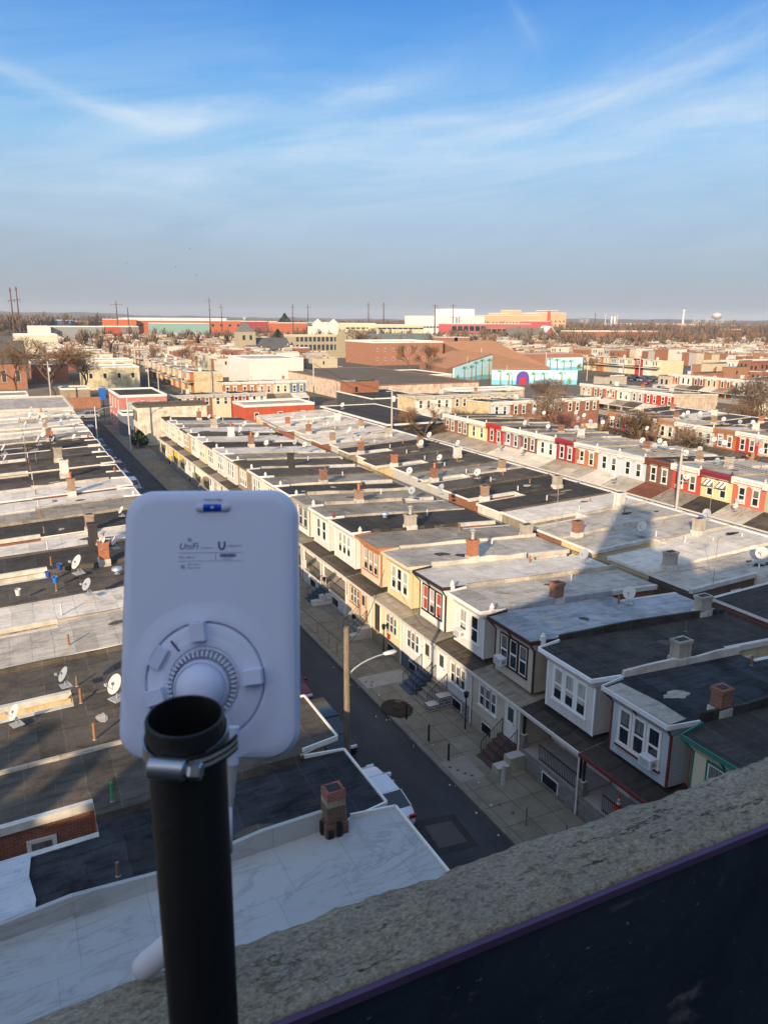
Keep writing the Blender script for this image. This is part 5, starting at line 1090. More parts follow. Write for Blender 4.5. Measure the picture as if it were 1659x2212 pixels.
far(524, 600, 694.5, 1000, 60, (.30, .055, .055), 'dark red low factory right of the orange one')
far(600, 690, 698, 960, 60, (.44, .12, .05), 'orange brick factory left of the white gabled house')
far(30, 125, 724, 520, 30, (.58, .53, .42), 'cream low building behind the brick church')
o = far(676, 730, 697, 700, 14, (.66, .65, .6), 'white gabled houses rising behind the stone school', 'house', 'gabled_house')
for dx in (-8, 8):
    g = MB(); g.add([(dx-7, -7.2, 17), (dx+7, -7.2, 17), (dx, -7.2, 23), (dx-7, 7, 17), (dx+7, 7, 17), (dx, 7, 23)], [(0, 1, 2), (5, 4, 3)], paint((.66, .65, .6))); g.add([(dx-7.4, -7.5, 17), (dx, -7.5, 23.2), (dx, 7.2, 23.2), (dx-7.4, 7.2, 17), (dx+7.4, -7.5, 17), (dx+7.4, 7.2, 17)], [(0, 1, 2, 3), (1, 4, 5, 2)], paint((.16, .18, .16))); g.build('gable', o)
far(746, 812, 699, 800, 40, (.62, .56, .38), 'cream parking deck left half on the skyline', wins=[('y', 6, 1, 5, 1.6, 12, 1, (.5, .45, .3), 0)])
far(812, 915, 702, 780, 40, (.60, .55, .38), 'cream parking deck right half with dark openings', wins=[('y', 9, 1, 6, 1.6, 12, 1, (.5, .45, .3), 0)])
far(913, 985, 683, 900, 50, (.68, .67, .65), 'long white modern building with grey lower band', wins=[('y', 10, 1, 4, 2, 12, 1, (.4, .4, .4), 1)])
far(972, 1025, 668, 930, 40, (.72, .71, .70), 'tall white block rising from the modern building')
far(985, 1047, 684, 905, 45, (.66, .65, .63), 'white lower wing right of the tall white block', wins=[('y', 10, 1, 4, 2, 12, 1, (.4, .4, .4), 1)])
o = far(975, 1050, 700, 800, 30, (.50, .10, .10), 'red and white panelled factory block with tall windows', wins=[('y', 6, 2, 7, 6, 1.5, 8, WHITE, 0)])
o = far(1050, 1186, 700, 801, 30, (.42, .14, .11), 'long red factory with white pillars between tall windows', wins=[('y', 12, 1, 7, 9, 3, 1, WHITE, 0)])
far(1150, 1190, 694, 798, 24, (.48, .10, .10), 'red rooftop stair block of the pillared factory')
o = empty('chimney_stack', (*atY(1185, 684, 800).xy, 0), 0, 'tapering red brick chimney stack beside the pillared factory', 'chimney'); s = MB(); s.tube((0, 0, 0), (0, 0, atY(1168, 671, 800).z), 3.2, 1.6, 10, paint((.42, .06, .05))); s.build('stack', o)
hc = (.58, .40, .24)
far(1062, 1190, 682, 1000, 50, hc, 'wide tan hospital building with rows of small windows', 'hospital', wins=[('y', 18, 2, 2.6, 2.4, 12, 5, (.5, .36, .22), 0)])
far(1078, 1105, 677, 1020, 30, hc, 'small tan block on top of the hospital at its left', 'hospital')
far(1106, 1126, 670.5, 1010, 30, hc, 'tall tan lift tower of the hospital', 'hospital')
far(1126, 1168, 677, 1012, 30, hc, 'long tan top storey of the hospital', 'hospital', wins=[('y', 6, 1, 2.6, 2.4, 27, 5, (.5, .36, .22), 0)])
far(1178, 1223, 676, 990, 50, hc, 'tan eastern tower of the hospital', 'hospital', wins=[('y', 5, 3, 2.6, 2.4, 8, 6, (.5, .36, .22), 0)])
far(1182, 1206, 671, 1005, 30, (.30, .29, .28), 'grey round plant room on the hospital roof', 'hospital')
far(1215, 1248, 709, 985, 50, hc, 'low tan annex at the right end of the hospital', 'hospital', wins=[('y', 5, 2, 2.6, 2.4, 3, 5, (.5, .36, .22), 0)])
far(1250, 1350, 716, 560, 25, brickf, 'long brick hall with flat roof right of the red church')
far(1380, 1420, 716, 620, 25, (.42, .10, .06), 'red brick block among bare trees on the right')
far(1460, 1520, 700, 1250, 60, (.42, .38, .28), 'tan low building on the right skyline')
far(1520, 1640, 703, 1100, 60, (.40, .17, .10), 'long rust-coloured shed on the right skyline')
far(1590, 1640, 712, 760, 30, (.50, .10, .05), 'red-orange container-shaped shed at the right')
far(1340, 1400, 699, 1500, 60, (.5, .47, .42), 'pale distant warehouse on the right skyline')
# small gabled red church
a = atY(1180, 728, 620); o = empty('brick_church', (a.x, 620, 0), 0, 'small church with red gable and grey roof before the pillared factory', 'church')
g = MB(); g.prism([(-9, -6), (9, -6), (9, 8), (-9, 8)], 0, 8, brickf); g.add([(-9, -6, 8), (9, -6, 8), (0, -6, 17), (-9, 8, 8), (9, 8, 8), (0, 8, 17)], [(0, 1, 2), (5, 4, 3)], brick((.36, .08, .05))); g.build('wall', o)
g = MB(); rm = roofing((.16, .15, .13), .1, .2, 3); g.hexa([(-10, -6.4, 7.5), (-9.4, -6.4, 7.5), (.3, -6.4, 17), (0, -6.4, 17.4), (-10, 8, 7.5), (-9.4, 8, 7.5), (.3, 8, 17), (0, 8, 17.4)], paint(WHITE)); g.hexa([(10, -6.4, 7.5), (9.4, -6.4, 7.5), (-.3, -6.4, 17), (0, -6.4, 17.4), (10, 8, 7.5), (9.4, 8, 7.5), (-.3, 8, 17), (0, 8, 17.4)], paint(WHITE)); g.box(-48, -9.2, -4, 8, 0, 8, stone); g.hexa([(-48, -5, 8), (-5, -5, 8), (-.5, 1.5, 15), (-48, 1.5, 15), (-48, -5, 8.3), (-5, -5, 8.3), (-.5, 1.5, 15.3), (-48, 1.5, 15.3)], rm); g.build('roof', o)
# blue construction fence
A_ = at(1480, 818, 0); B2 = at(1600, 812, 0); f = MB(); f.box(0, (B2-A_).length, 0, .1, 0, 3.4, paint((.03, .11, .42), .6, .1)); f.box(0, (B2-A_).length, -.3, -.01, 0, 1.4, paint((.65, .64, .62))); d = B2-A_
o = f.build('site_fence', None, A_); o.rotation_euler.z = math.atan2(d.y, d.x); tag(o, 'long bright blue site fence beyond the car park', 'fence')
f = MB(); f.box(-3, 9, -.15, .15, 0, 3, stucco((.66, .52, .26), .2)); tag(f.build('yellow_wall', None, (2, 197, 0)), 'low yellow garden wall beyond the crossing', 'wall')
f = MB(); f.box(0, 10, -.15, .15, 0, 2.8, brickf); tag(f.build('brick_wall', None, (11.5, 208, 0)), 'short red brick wall under the big bare tree', 'wall')
b = MB(); b.hexa([(-.6, -.1, 0), (.5, -.1, 0), (.5, .1, 0), (-.6, .1, 0), (-.9, -.1, 2.6), (.7, -.1, 2.6), (.7, .1, 2.6), (-.9, .1, 2.6)], paint((.02, .12, .5), .5)); b.tube((0, 0, -4.6), (0, 0, 0), .08, .08, 6, iron()); tag(b.build('shop_sign', None, (19.3, 181., 4.6)), 'blue projecting sign board at the pink corner building', 'sign')
s = MB(); q = atY(503+0, 600, 150); a = at(583, 888, 0); a = Vector((53.2, 148, 0)); pp = [(.4*math.cos(t+math.pi/8), .4*math.sin(t+math.pi/8)) for t in [i*math.pi/4 for i in range(8)]]
so = empty('stop_sign', at(687, 897, 0)*.93, 0, 'red octagonal stop sign on a post beside the red-painted low building', 'sign')
s = MB(); s.add([(x, -.03, 2.6+y) for x, y in pp]+[(x, 0, 2.6+y) for x, y in pp], [tuple(range(8))]+[(i, (i+1) % 8, 8+(i+1) % 8, 8+i) for i in range(8)], paint((.5, .02, .02), .4)); so2 = s.build('sign_plate', so); s = MB(); s.tube((0, .03, 0), (0, .03, 3), .04, .04, 6, paint((.4, .4, .4))); s.build('post', so)
FT = []
def text(par, body, size, loc, rot, mat, ext=.0004, name='lettering', shear=0., align='LEFT'):
    cu_ = bpy.data.curves.new('t', 'FONT'); cu_.body = body; cu_.size = size; cu_.extrude = ext; cu_.shear = shear; cu_.align_x = align; cu_.resolution_u = 3
    to = bpy.data.objects.new('t', cu_); C.objects.link(to); dg = bpy.context.evaluated_depsgraph_get(); me = bpy.data.meshes.new_from_object(to.evaluated_get(dg)); bpy.data.objects.remove(to)
    me.materials.clear(); me.materials.append(mat); o = bpy.data.objects.new(name, me); C.objects.link(o); o.parent = par; o.location = loc; o.rotation_euler = rot; return o
for h_, t_, l_ in text_later: text(h_, t_, .2, l_, (math.pi/2, 0, math.pi/2), paint((.03, .03, .03)), .004, 'house_number')
text(so2, 'STOP', .26, (0, -.045, 2.51), (math.pi/2, 0, 0), paint(WHITE), .005, align='CENTER')
# ---------------------------------------------------------------- transmission poles, water tower, masts
PYL = [(22, 621, 712, 560, 'left-hand dark steel mast of the tall pair at the left edge', ((.80, 4.), (.97, 1.2)), .55), (35, 619, 712, 560, 'right-hand dark steel mast of the tall pair at the left edge', ((.80, 4.), (.97, 1.2)), .55),
       (251, 650, 706, 900, 'cross-armed dark mast above the left end of the orange factory', ((.9, 14.), (.55, 10.)), .8), (276, 664, 706, 900, 'shorter cross-armed dark mast beside the cross-armed one', ((.72, 14.),), .8),
       (452, 643, 706, 900, 'lone tall dark mast above the long factory', ((.92, 4.), (.7, 4.)), .7), (478, 657, 706, 900, 'thinner mast right of the lone tall mast', ((.9, 5.), (.6, 5.)), .6),
       (632, 656, 706, 900, 'left mast of the pair above the dark red factory', ((.9, 5.), (.6, 5.)), .7), (665, 658, 706, 900, 'right mast of the pair above the dark red factory', ((.92, 6.),), .7),
       (796, 653, 706, 900, 'left mast of the pair above the parking deck', ((.92, 6.), (.55, 8.)), .8), (829, 653, 706, 900, 'right mast of the pair above the parking deck', ((.92, 6.), (.5, 8.)), .8),
       (940, 657, 727, 700, 'left mast in front of the white modern building', ((.95, 6.),), .7), (979, 657, 700, 880, 'right mast in front of the white modern building', ((.95, 7.), (.6, 7.)), .7),
       (1286, 676, 700, 1300, 'dark lattice-topped mast right of the hospital', ((.9, 8.),), 1.), (1308, 677, 700, 1300, 'pale mast among the distant poles on the right', ((.9, 6.),), 1.), (1333, 678, 700, 1300, 'slim mast right of the pale one', ((.9, 6.),), 1.),
       (1443, 690, 715, 700, 'dark mast left of the tall white stack', ((.95, 4.),), .5), (1409, 690, 715, 700, 'dark mast among bare trees on the right', ((.95, 4.),), .5), (1585, 690, 715, 700, 'dark mast right of the water tower', ((.95, 4.),), .5)]
for (x, yt, yb_, Y, lab, arms, rr) in PYL:
    a = atY(x, yt, Y); pylon_pole(a.x, Y, a.z, 0, lab, arms, (.10, .06, .05) if 'pale' not in lab else (.5, .48, .45), rr, 'transmission masts on the skyline')
a = atY(1477, 668, 1400); o = empty('mast', (a.x, 1400, 0), 0, 'very tall thin white stack with a small cross-piece on the right skyline', 'mast'); s = MB(); s.tube((0, 0, 0), (0, 0, a.z), 3.2, 1.8, 8, paint((.6, .6, .6))); s.build('stack', o); s = MB(); s.box(-7, 7, -1, 1, a.z-4, a.z-2.5, paint((.5, .5, .5))); s.build('crossarm', o)
for i, x in enumerate((1328, 1321)): 
    a = atY(x, 683, 1200); o = empty('mast', (a.x, 1200, 0), 0, ['white smokestack among the masts right of the hospital', 'second white smokestack among the masts'][i], 'mast'); s = MB(); s.tube((0, 0, 0), (0, 0, a.z), 2.4, 1.6, 8, paint((.6, .6, .6))); s.build('stack', o)
a = atY(1548, 681, 1000); o = empty('water_tower', (a.x, 1000, 0), 0, 'round-bellied water tower on thin legs on the right skyline', 'water tower')
s = MB(); z = a.z; s.lathe([(0, z-7), (5, z-6), (8.5, z-2), (8.5, z+1), (6, z+3.5), (0, z+5)], paint((.45, .44, .42), .5), n=18); s.build('tank', o, smooth=True); s = MB()
for i in range(6): s.tube((9*math.cos(i*1.047), 9*math.sin(i*1.047), 0), (7.5*math.cos(i*1.047), 7.5*math.sin(i*1.047), z-3), .5, .4, 5, paint((.3, .28, .26)))
s.tube((0, 0, 0), (0, 0, z-6), 1.2, 1., 8, paint((.3, .28, .26))); s.build('leg', o)
# high-voltage lattice towers far away
for i, (x, yt) in enumerate(((1256, 690), (1268, 689), (1500, 688), (1509, 690), (1527, 687), (1560, 689))):
    a = atY(x, yt, 1700); o = empty('pylon', (a.x, 1700, 0), -HDG, f'distant grey lattice pylon, {ordn(i)} from the left on the right skyline', 'pylon', 'distant lattice pylons'); s = MB(); m = paint((.4, .4, .4))
    for sx in (-1, 1):
        for sy in (-1, 1): s.tube((sx*5, sy*5, 0), (sx*.8, sy*.8, a.z), .5, .35, 4, m)
    for k in (.62, .78, .93): s.box(-7, 7, -.3, .3, a.z*k, a.z*k+.8, m)
    s.build('lattice', o)
# ---------------------------------------------------------------- hills and woods
def hills():
    m, nt, b = newmat('hills'); o, ov, r = ocoord(nt); n = noise(nt, o, .006, 8, .7)
    nt.links.new(ramp(nt, n, [(.3, (.06, .05, .045)), (.6, (.12, .095, .075)), (.8, (.2, .18, .15))]), b.inputs['Base Color']); b.inputs['Roughness'].default_value = 1
    mb = MB(); n = 160; r_ = random.Random(4); ph = [r_.uniform(0, 6) for _ in range(6)]
    pts = []
    for k, (dist, hh) in enumerate(((3600, -2), (4300, 14), (5200, 28), (6200, 36), (6900, -2))):
        for i in range(n):
            t = R(-22+110*i/(n-1)); w = 1+.28*math.sin(t*7+ph[0])+.18*math.sin(t*19+ph[1])+.10*math.sin(t*53+ph[2])+.06*math.sin(t*151+ph[3]); w *= 1.12 if t < .3 else .86
            pts.append((dist*math.sin(t), dist*math.cos(t), hh*w if hh > 0 else -2))
    fs = [(k*n+i, k*n+i+1, (k+1)*n+i+1, (k+1)*n+i) for k in range(4) for i in range(n-1)]
    mb.add(pts, fs, m); tag(mb.build('hills', smooth=True), kind='structure')
hills()
def woods(name, label, n, region, h, cols, seed, kind='stuff'):
    mb = MB(); r = random.Random(seed); ms = [paint(c, .95, .3) for c in cols]
    for i in range(n):
        x, y = region(r); hh = h*r.uniform(.6, 1.25); w = hh*r.uniform(.35, .6); m = r.choice(ms)
        mb.tube((x, y, 0), (x, y, hh*.6), .25, .12, 3, ms[0], False)
        for j in range(34):
            a = r.uniform(0, 6.28); e = r.uniform(.15, 1.5); st = Vector((x, y, hh*r.uniform(.2, .55))); L = hh*r.uniform(.35, .6)
            d = Vector((math.cos(a)*math.cos(e)*w/hh*1.6, math.sin(a)*math.cos(e)*w/hh*1.6, math.sin(e))).normalized()
            p2 = st+d*L; sd = Vector((-math.sin(a), math.cos(a), 0))*(.13+hh*.018)
            mb.add([st-sd*.5, st+sd*.5, p2+sd, p2-sd], [(0, 1, 2, 3)], m)
    tag(mb.build(name), label, 'trees', None, kind)
def reg_far(r):
    t = R(r.uniform(-3, 56)); d = r.uniform(1050, 2400); return d*math.sin(t), d*math.cos(t)
br_ = [(.17, .105, .07), (.20, .13, .085), (.13, .09, .065), (.15, .12, .09)]
woods('woodland', 'belt of bare brown trees along the skyline', 3600, reg_far, 17, br_, 1)
def reg_l(r): return r.uniform(-20, 230), r.uniform(800, 1000)
woods('woodland', 'clump of bare brown trees left of the orange factory', 190, lambda r: (r.uniform(0, 140), r.uniform(1080, 1300)), 22, br_, 2)
woods('woodland', 'bare brown trees between the far rows on the right', 900, lambda r: ((lambda y: (y*r.uniform(.72, 1.3), y))(r.uniform(400, 950))), 12, br_, 3)
woods('woodland', 'bare trees scattered around the school and church', 330, lambda r: ((lambda y: (y*r.uniform(.05, .72), y))(r.uniform(470, 800))), 12, br_, 6)
woods('shrubs', 'leafless shrubs and saplings in the yards behind the painted rows', 60, lambda r: r.choice([(r.uniform(70, 84), r.uniform(112, 117)), (r.uniform(91.5, 95), r.uniform(62, 120)), (r.uniform(118, 125), r.uniform(66, 120))]), 5.5, [(.22, .14, .09), (.3, .17, .09), (.16, .11, .08)], 8)
tree((12.5, 232, 0), 17, 'very large spreading bare tree beyond the crossing, behind the transformer pole', 1, .3, wide=1.5)
tree((3, 250, 0), 14, 'bare tree in front of the brick church at the left edge', 0, 1.)
tree((22, 246, 0), 12, 'low bare tree before the yellowed stucco building', 3, 2., wide=1.3)
tree((89, 112, 0), 10.5, 'tall pale bare tree behind the bright red row house', 3, .5, wide=1.1)
tree((94, 96, 0), 8.5, 'leafless bushy tree in the gap behind the crimson house', 1, 1.5, wide=1.3)
tree((93.5, 84, 0), 7, 'low bare tree behind the orange brick house roof', 3, 2.5, wide=1.4)
tree((71, 116, 0), 7, 'twiggy bare shrub against the black shed wall', 0, 1.2, wide=1.5)
tree((66.5, 117, 0), 8.5, 'small twiggy tree at the left end of the painted row', 2, .2, wide=1.5)
tree((129, 100, 0), 12.5, 'large dark-limbed tree with dry tan leaves at the right edge', 3, .9, wide=1.35)
tree((124, 96, 0), 9, 'dense dry-leaved tree beside the dark-limbed one', 1, 2.2, wide=1.5)
tree((118, 150, 0), 9, 'spreading leafless tree before the brown warehouse roof', 3, 1.1, wide=1.6)
tree((124, 158, 0), 8, 'second spreading leafless tree below the mural', 1, 2.1, wide=1.6)
tree((150, 268, 0), 13, 'bare tree before the plain brick block', 0, 1.1)
tree((160, 300, 0), 14, 'tall bare tree left of the brown roofs', 2, .1)
tree((190, 420, 0), 17, 'large rounded bare tree behind the plain brick block', 1, .7, wide=1.2)
tree((66, 320, 0), 11, 'small bare tree left of the white box building', 0, 3)
tree((58, 338, 0), 12, 'bare tree behind the orange porch row', 2, 2)
tree((205, 236, 0), 9, 'thin bare tree at the edge of the car park', 0, .4)
tree((34, 128, 0), 5, 'leafless sapling behind the whitewashed house', 0, .4)
for i, (x, yt, Y) in enumerate(((615, 678, 1050), (600, 712, 520), (383, 688, 1250), (1012 - 400, 716, 560))):
    if i > 2: continue
    a = atY(x, yt, Y); evergreen((a.x, Y, 0), a.z, ['dark green evergreen rising above the skyline behind the dark red factory', 'green conifer behind the stone church tower', 'small dark evergreen on the skyline above the long factory'][i], i, .38)
b = MB(); evergreen((20.3, 139.2, 0), 3.2, 'green bush in the front garden beside the whitewashed wall', 9, .45)
# ---------------------------------------------------------------- cars
k = 0
for (x, y, c, kd_, lab) in [(13.85, 28.6, 'white', 'sedan', 'white sedan parked nearest to us beside the patched black roof'), (13.75, 34.9, 'black', 'suv', 'black car with chrome grille parked behind the wooden pole'), (13.75, 41.3, 'maroon', 'sedan', 'maroon car half hidden by the antenna')]:
    car(x, y, -math.pi/2 if k != 0 else math.pi/2, c, kd_, lab, 'cars parked along the left kerb'); k += 1
for i in range(14):
    y = 62+i*6.1
    car(13.75, y, math.pi/2*(1 if i % 3 else -1), ['navy', 'black', 'navy', 'blue', 'silver', 'black', 'navy', 'white', 'blue', 'grey'][i % 10], ['sedan', 'suv'][i % 2], f'{["navy", "black", "navy", "blue", "silver", "black", "navy", "white", "blue", "grey"][i % 10]} car at the left kerb, {ordn(i)} beyond the antenna', 'cars parked along the left kerb')
car(16.4, 186.5, math.pi+.1, 'silver', 'suv', 'silver hatchback crossing at the far end of the street'); car(9.6, 187.5, 0, 'silver', 'sedan', 'silver saloon waiting left at the far crossing'); car(2., 205, 0, 'black', 'suv', 'dark car parked under the tree before the yellow wall'); car(8, 206, 0, 'maroon', 'sedan', 'dark red car parked beneath the transformer pole')
car(44.5, 262, math.pi/2, 'navy', 'suv', 'navy car in the distant side street by the yellowed building')
r = random.Random(12); i = 0
for gx, gy, n in ((203, 168, 7), (209, 180, 8), (215, 196, 8), (222, 210, 8), (228, 222, 7)):
    for j in range(n):
        if r.random() < .15: continue
        c = ['black', 'navy', 'white', 'silver', 'black', 'grey', 'maroon', 'red', 'grey'][(i*5) % 9]; car(gx+(j-n/2)*1.6, gy-(j-n/2)*3.1+6, HDG*0+.45+r.uniform(-.1, .1)+math.pi*(i % 2), c, 'suv' if i % 3 else 'sedan', f'{c} car in the car park, {ordn(i)} counted from its near left corner', 'cars in the car park'); i += 1
# ---------------------------------------------------------------- dishes and roof clutter
def rz(X, base=22.72, s=-1): return 6.66
AZ = R(205)   # dishes look south-west, towards the sun
DL = [((2.95, 50.1, 6.55), 0, 1.25, 'large pale dish standing on cinder blocks on the black roof with buckets'), ((5.6, 52.6, 7.2), 0, .9, 'cream dish on an arm above the leaning orange chimney'), ((4.7, 51.6, 7.6), 0, .85, 'round dish mounted on the orange brick chimney'),
      ((7.44, 63.5, 6.7), 0, .85, 'small dish on the dark seamed roof beside the antenna top'), ((2.9, 31.6, 6.6), 0, 1.15, 'white dish on a metal frame just left of the antenna'), ((-1., 31.5, 6.4), 0, .9, 'dish in front of the cream light-well wall at the left edge'),
      ((1.0, 33.2, 6.9), 1, .9, 'brown-grey dish beside the cream light-well wall'), ((3.1, 45.4, 6.7), 1, 1., 'slim grey dish on the pale roof beyond the panelled one'), ((2.9, 100.5, 7.4), 0, 1.2, 'big dish by the yellow chimney on the left row'), ((4.6, 101, 7.4), 1, .9, 'dark dish right of the yellow chimney'), ((-.9, 98, 7), 0, 1.2, 'dish at the left picture edge'), ((-.8, 92., 7), 0, .9, 'small round dish above the short brick wall on the left'),
      ((4.2, 112.2, 8.1), 1, 1., 'grey dish atop a tan chimney, far left row'), ((31.6, 31.6, 6.3), 0, 1.05, 'pale dish on a post beside the brick light well'), ((33.9, 38.3, 6.5), 1, 1., 'grey dish on the white roof behind the black chimneys'), ((42.6, 41.9, 6.5), 0, 1.1, 'dish on a block base at the corner above the cream light-well'), ((44.6, 33.0, 6.6), 0, 1.15, 'dish at the right edge on the pale roof'), ((48.0, 40.7, 7.4), 1, .9, 'blue-grey dish on the broad grey stucco chimney'),
      ((41., 62.5, 7.2), 0, 1., 'dish above the crumbling brick chimney on the dark roofs'), ((43.5, 74.2, 6.6), 0, 1., 'dish alone on the black roof in the middle'), ((35.8, 67., 7), 0, .95, 'dish beside the squat brick chimney on the alley'), ((34.6, 58.6, 7.), 1, 1., 'grey dish over the alley end of the black roof'), ((32.5, 60.3, 6.6), 1, 1., 'grey dish on the pale roof by the brick light well'), ((51., 82.5, 6.7), 0, .9, 'white dish at the far right corner of the dark roofs'), ((28.6, 101, 7.9), 0, 1.1, 'upper dish of the pair on the far brick chimney'), ((27.4, 99., 7.4), 0, 1.1, 'lower dish of the pair on the far brick chimney'),
      ((39.5, 89., 7.), 1, 1.1, 'blue-grey dish on the grey roofs beyond the alley'), ((46.5, 84, 6.7), 0, 1., 'cream dish of the pair on the far grey roofs'), ((48.5, 85.5, 7.3), 0, 1.1, 'taller dish of the pair on the far grey roofs'), ((32.2, 91, 6.7), 1, 1., 'dark dish on the far white roof'), ((70, 63.2, 7.), 0, 1., 'dish on the pale roof behind the pale blue house'), ((71.5, 60, 6.7), 1, .8, 'black dish on the pale roof near the dark brown house'), ((67.2, 60.2, 5.0), 0, 1., 'dish fixed to the front of the dark brown brick house'), ((66, 52.5, 3.6), 0, .8, 'dish on the awning roof of the red house'), ((65.4, 88.5, 3.9), 0, 1., 'dish on the awning roof beside the mauve house'), ((65, 93.5, 4.0), 1, 1., 'grey dish on the awning roof before the bright red house'), ((73, 86, 6.9), 1, 1., 'grey dish on the roof behind the mauve house'), ((72.5, 72.6, 7.), 0, 1., 'dish between chimneys behind the orange house'), ((64.8, 69.0, 3.6), 0, 1., 'dish over the awning roof of the pale blue houses'),
      ((80, 61, 6.9), 0, 1., 'white dish on the roof behind the painted row'), ((84, 58, 6.9), 1, 1., 'blue-grey dish behind the painted row at the right'), ((100.5, 84, 7), 0, 1., 'white dish on the second painted row'), ((101, 76, 7), 0, 1., 'dish near the right end of the second painted row'), ((60, 141, 5), 0, 1.3, 'dish on the wide dark roof of the black building'), ((108, 118, 7.3), 0, 1.2, 'white dish on the roofs above the second painted row'), ((113, 119, 7.3), 0, 1.2, 'second white dish on the roofs above the second painted row')]
for (p, k2, s, lab) in DL: dish((p[0], p[1], p[2]), AZ+random.uniform(-.25, .25), lab, k2, s)
r = random.Random(21)
for i in range(60):
    cxx, yy = r.choice([(27+r.uniform(0, 6), r.uniform(88, 128)), (39+r.uniform(0, 10), r.uniform(88, 126)), (2+r.uniform(0, 6), r.uniform(104, 141)), (70+r.uniform(0, 5), r.uniform(60, 112)), (100+r.uniform(0, 5), r.uniform(60, 104)), (80+r.uniform(0, 8), r.uniform(55, 115))])
    dish((cxx, yy, 6.6+r.uniform(0, .5)), AZ+r.uniform(-.4, .4), 'small satellite dish on one of the distant row house roofs', i % 3, .9, group='small dishes on distant roofs')
# buckets
for i, (x, y, c) in enumerate([(1.96, 51.3, (.03, .07, .3)), (1.2, 50.1, (.03, .10, .35)), (1.55, 48.75, (.02, .16, .55)), (-.55, 47.5, (.55, .54, .52))]):
    o = empty('bucket', (x, y, 6.56 if i != 3 else 6.5), 0, ['dark blue bucket lying beside the big dish', 'blue and white bucket by the rusty pipe on the black roof', 'bright blue bucket nearest to us on the black roof', 'pale grey bucket at the left edge of the black roof'][i], 'bucket', 'buckets on the black roof')
    b = MB(); b.lathe([(0, .01), (.13, .01), (.17, .36), (.18, .36), (.18, .38), (.16, .38), (.125, .03), (0, .03)], paint(c, .4), n=16); b.build('bucket_body', o, smooth=True, auto=40)
    b = MB(); b.path([(.17*math.cos(t), .02, .36+.12*math.sin(t)) for t in [j*math.pi/8 for j in range(9)]], .006, 4, paint((.5, .5, .5))); b.build('handle', o)
# turbine vents
for i, (x, y, z) in enumerate([(5.2, 48.9, 6.6), (26.7, 54.1, 6.75), (4.9, 54.9, 6.7), (73, 50, 6.7)]):
    o = empty('roof_fan', (x, y, z), 0, ['squat metal roof ventilator beside the antenna edge', 'shiny domed metal ventilator on the black roof past the tan house', 'small metal ventilator on the blue-black roof', 'metal ventilator on the pale roof above the yellow house'][i], 'vent', 'metal roof ventilators')
    v = MB(); v.lathe([(.2, 0), (.14, .06), (.14, .2), (.34, .22), (.36, .28), (.3, .4), (.12, .47), (0, .48)], paint((.55, .56, .57), .35, .1, .7), n=16); v.build('hood', o, smooth=True, auto=35)
# tv antennas
for i, (x, y, z, rz_) in enumerate([(1.3, 95.5, 6.7, .4), (2.3, 94, 6.7, 1.3), (1.4, 101.5, 6.7, 1.), (39.6, 41.2, 7.), (38.6, 31.7, 6.8, .5), (47, 39.6, 8., .7), (45.5, 50.5, 6.6, .2)] if False else [(1.3, 95.5, 6.7, .4), (2.3, 94, 6.7, 1.3), (1.4, 101.5, 6.7, 1.), (38.9, 31.9, 6.8, .5), (47, 39.6, 8., .7), (38.5, 47, 6.6, .2)]):
    o = empty('television_antenna', (x, y, z), rz_, ['fallen aerial lying across the black roofs of the left row', 'leaning aerial on the black roofs of the left row', 'aerial near the yellow chimney', 'tall thin aerial on the shingled back wall of the alley', 'aerial standing on the broad grey stucco chimney', 'rusty aerial above the brick chimney on the alley'][i], 'aerial')
    m = paint((.4, .36, .32), .5, .1, .5); L = 2.6 if i > 2 else 1.3; v = MB(); v.tube((0, 0, -.6), (0, 0, L), .022, .018, 5, m); v.build('mast', o)
    v = MB(); v.tube((-.8, 0, L-.15), (.8, 0, L-.15), .014, None, 4, m)
    for j in range(7): v.tube((-.75+j*.25, -.5+j*.05, L-.15), (-.75+j*.25, .5-j*.05, L-.15), .009, None, 4, m)
    v.build('elements', o)
# traffic cone on the porch
q = at(1336, 1738, 1.35); o = empty('traffic_cone', (q.x, q.y, 1.16), 0, 'orange traffic cone with white collars on the front porch', 'traffic cone')
v = MB(); om = paint((.75, .07, .02), .5); v.box(-.19, .19, -.19, .19, 0, .03, om); v.lathe([(.14, .03), (.105, .24)], om, n=16); v.lathe([(.105, .24), (.085, .36)], paint((.7, .7, .7)), n=16); v.lathe([(.085, .36), (.075, .42)], om, n=16); v.lathe([(.075, .42), (.058, .52)], paint((.7, .7, .7)), n=16); v.lathe([(.058, .52), (.03, .7), (0, .7)], om, n=16); v.build('cone_body', o)
# red flower pot by the tan house door
o = empty('flower_pot', (21.95, 43.5, 1.16), 0, 'red pot with pink flowers by the doors of the yellow and tan houses', 'flower pot'); v = MB(); v.lathe([(0, 0), (.16, 0), (.24, .38), (.2, .38), (.14, .05)], paint((.35, .02, .02)), n=14); v.build('pot', o)
v = MB(); r = random.Random(2)
for i in range(40):
    a = Vector((r.gauss(0, .1), r.gauss(0, .1), .42+r.random()*.25)); v.tube(a, a+Vector((r.gauss(0, .04), r.gauss(0, .04), .05)), .03, .01, 4, paint((.65, .25, .28) if r.random() < .4 else (.1, .18, .06)))
v.build('flowers', o)
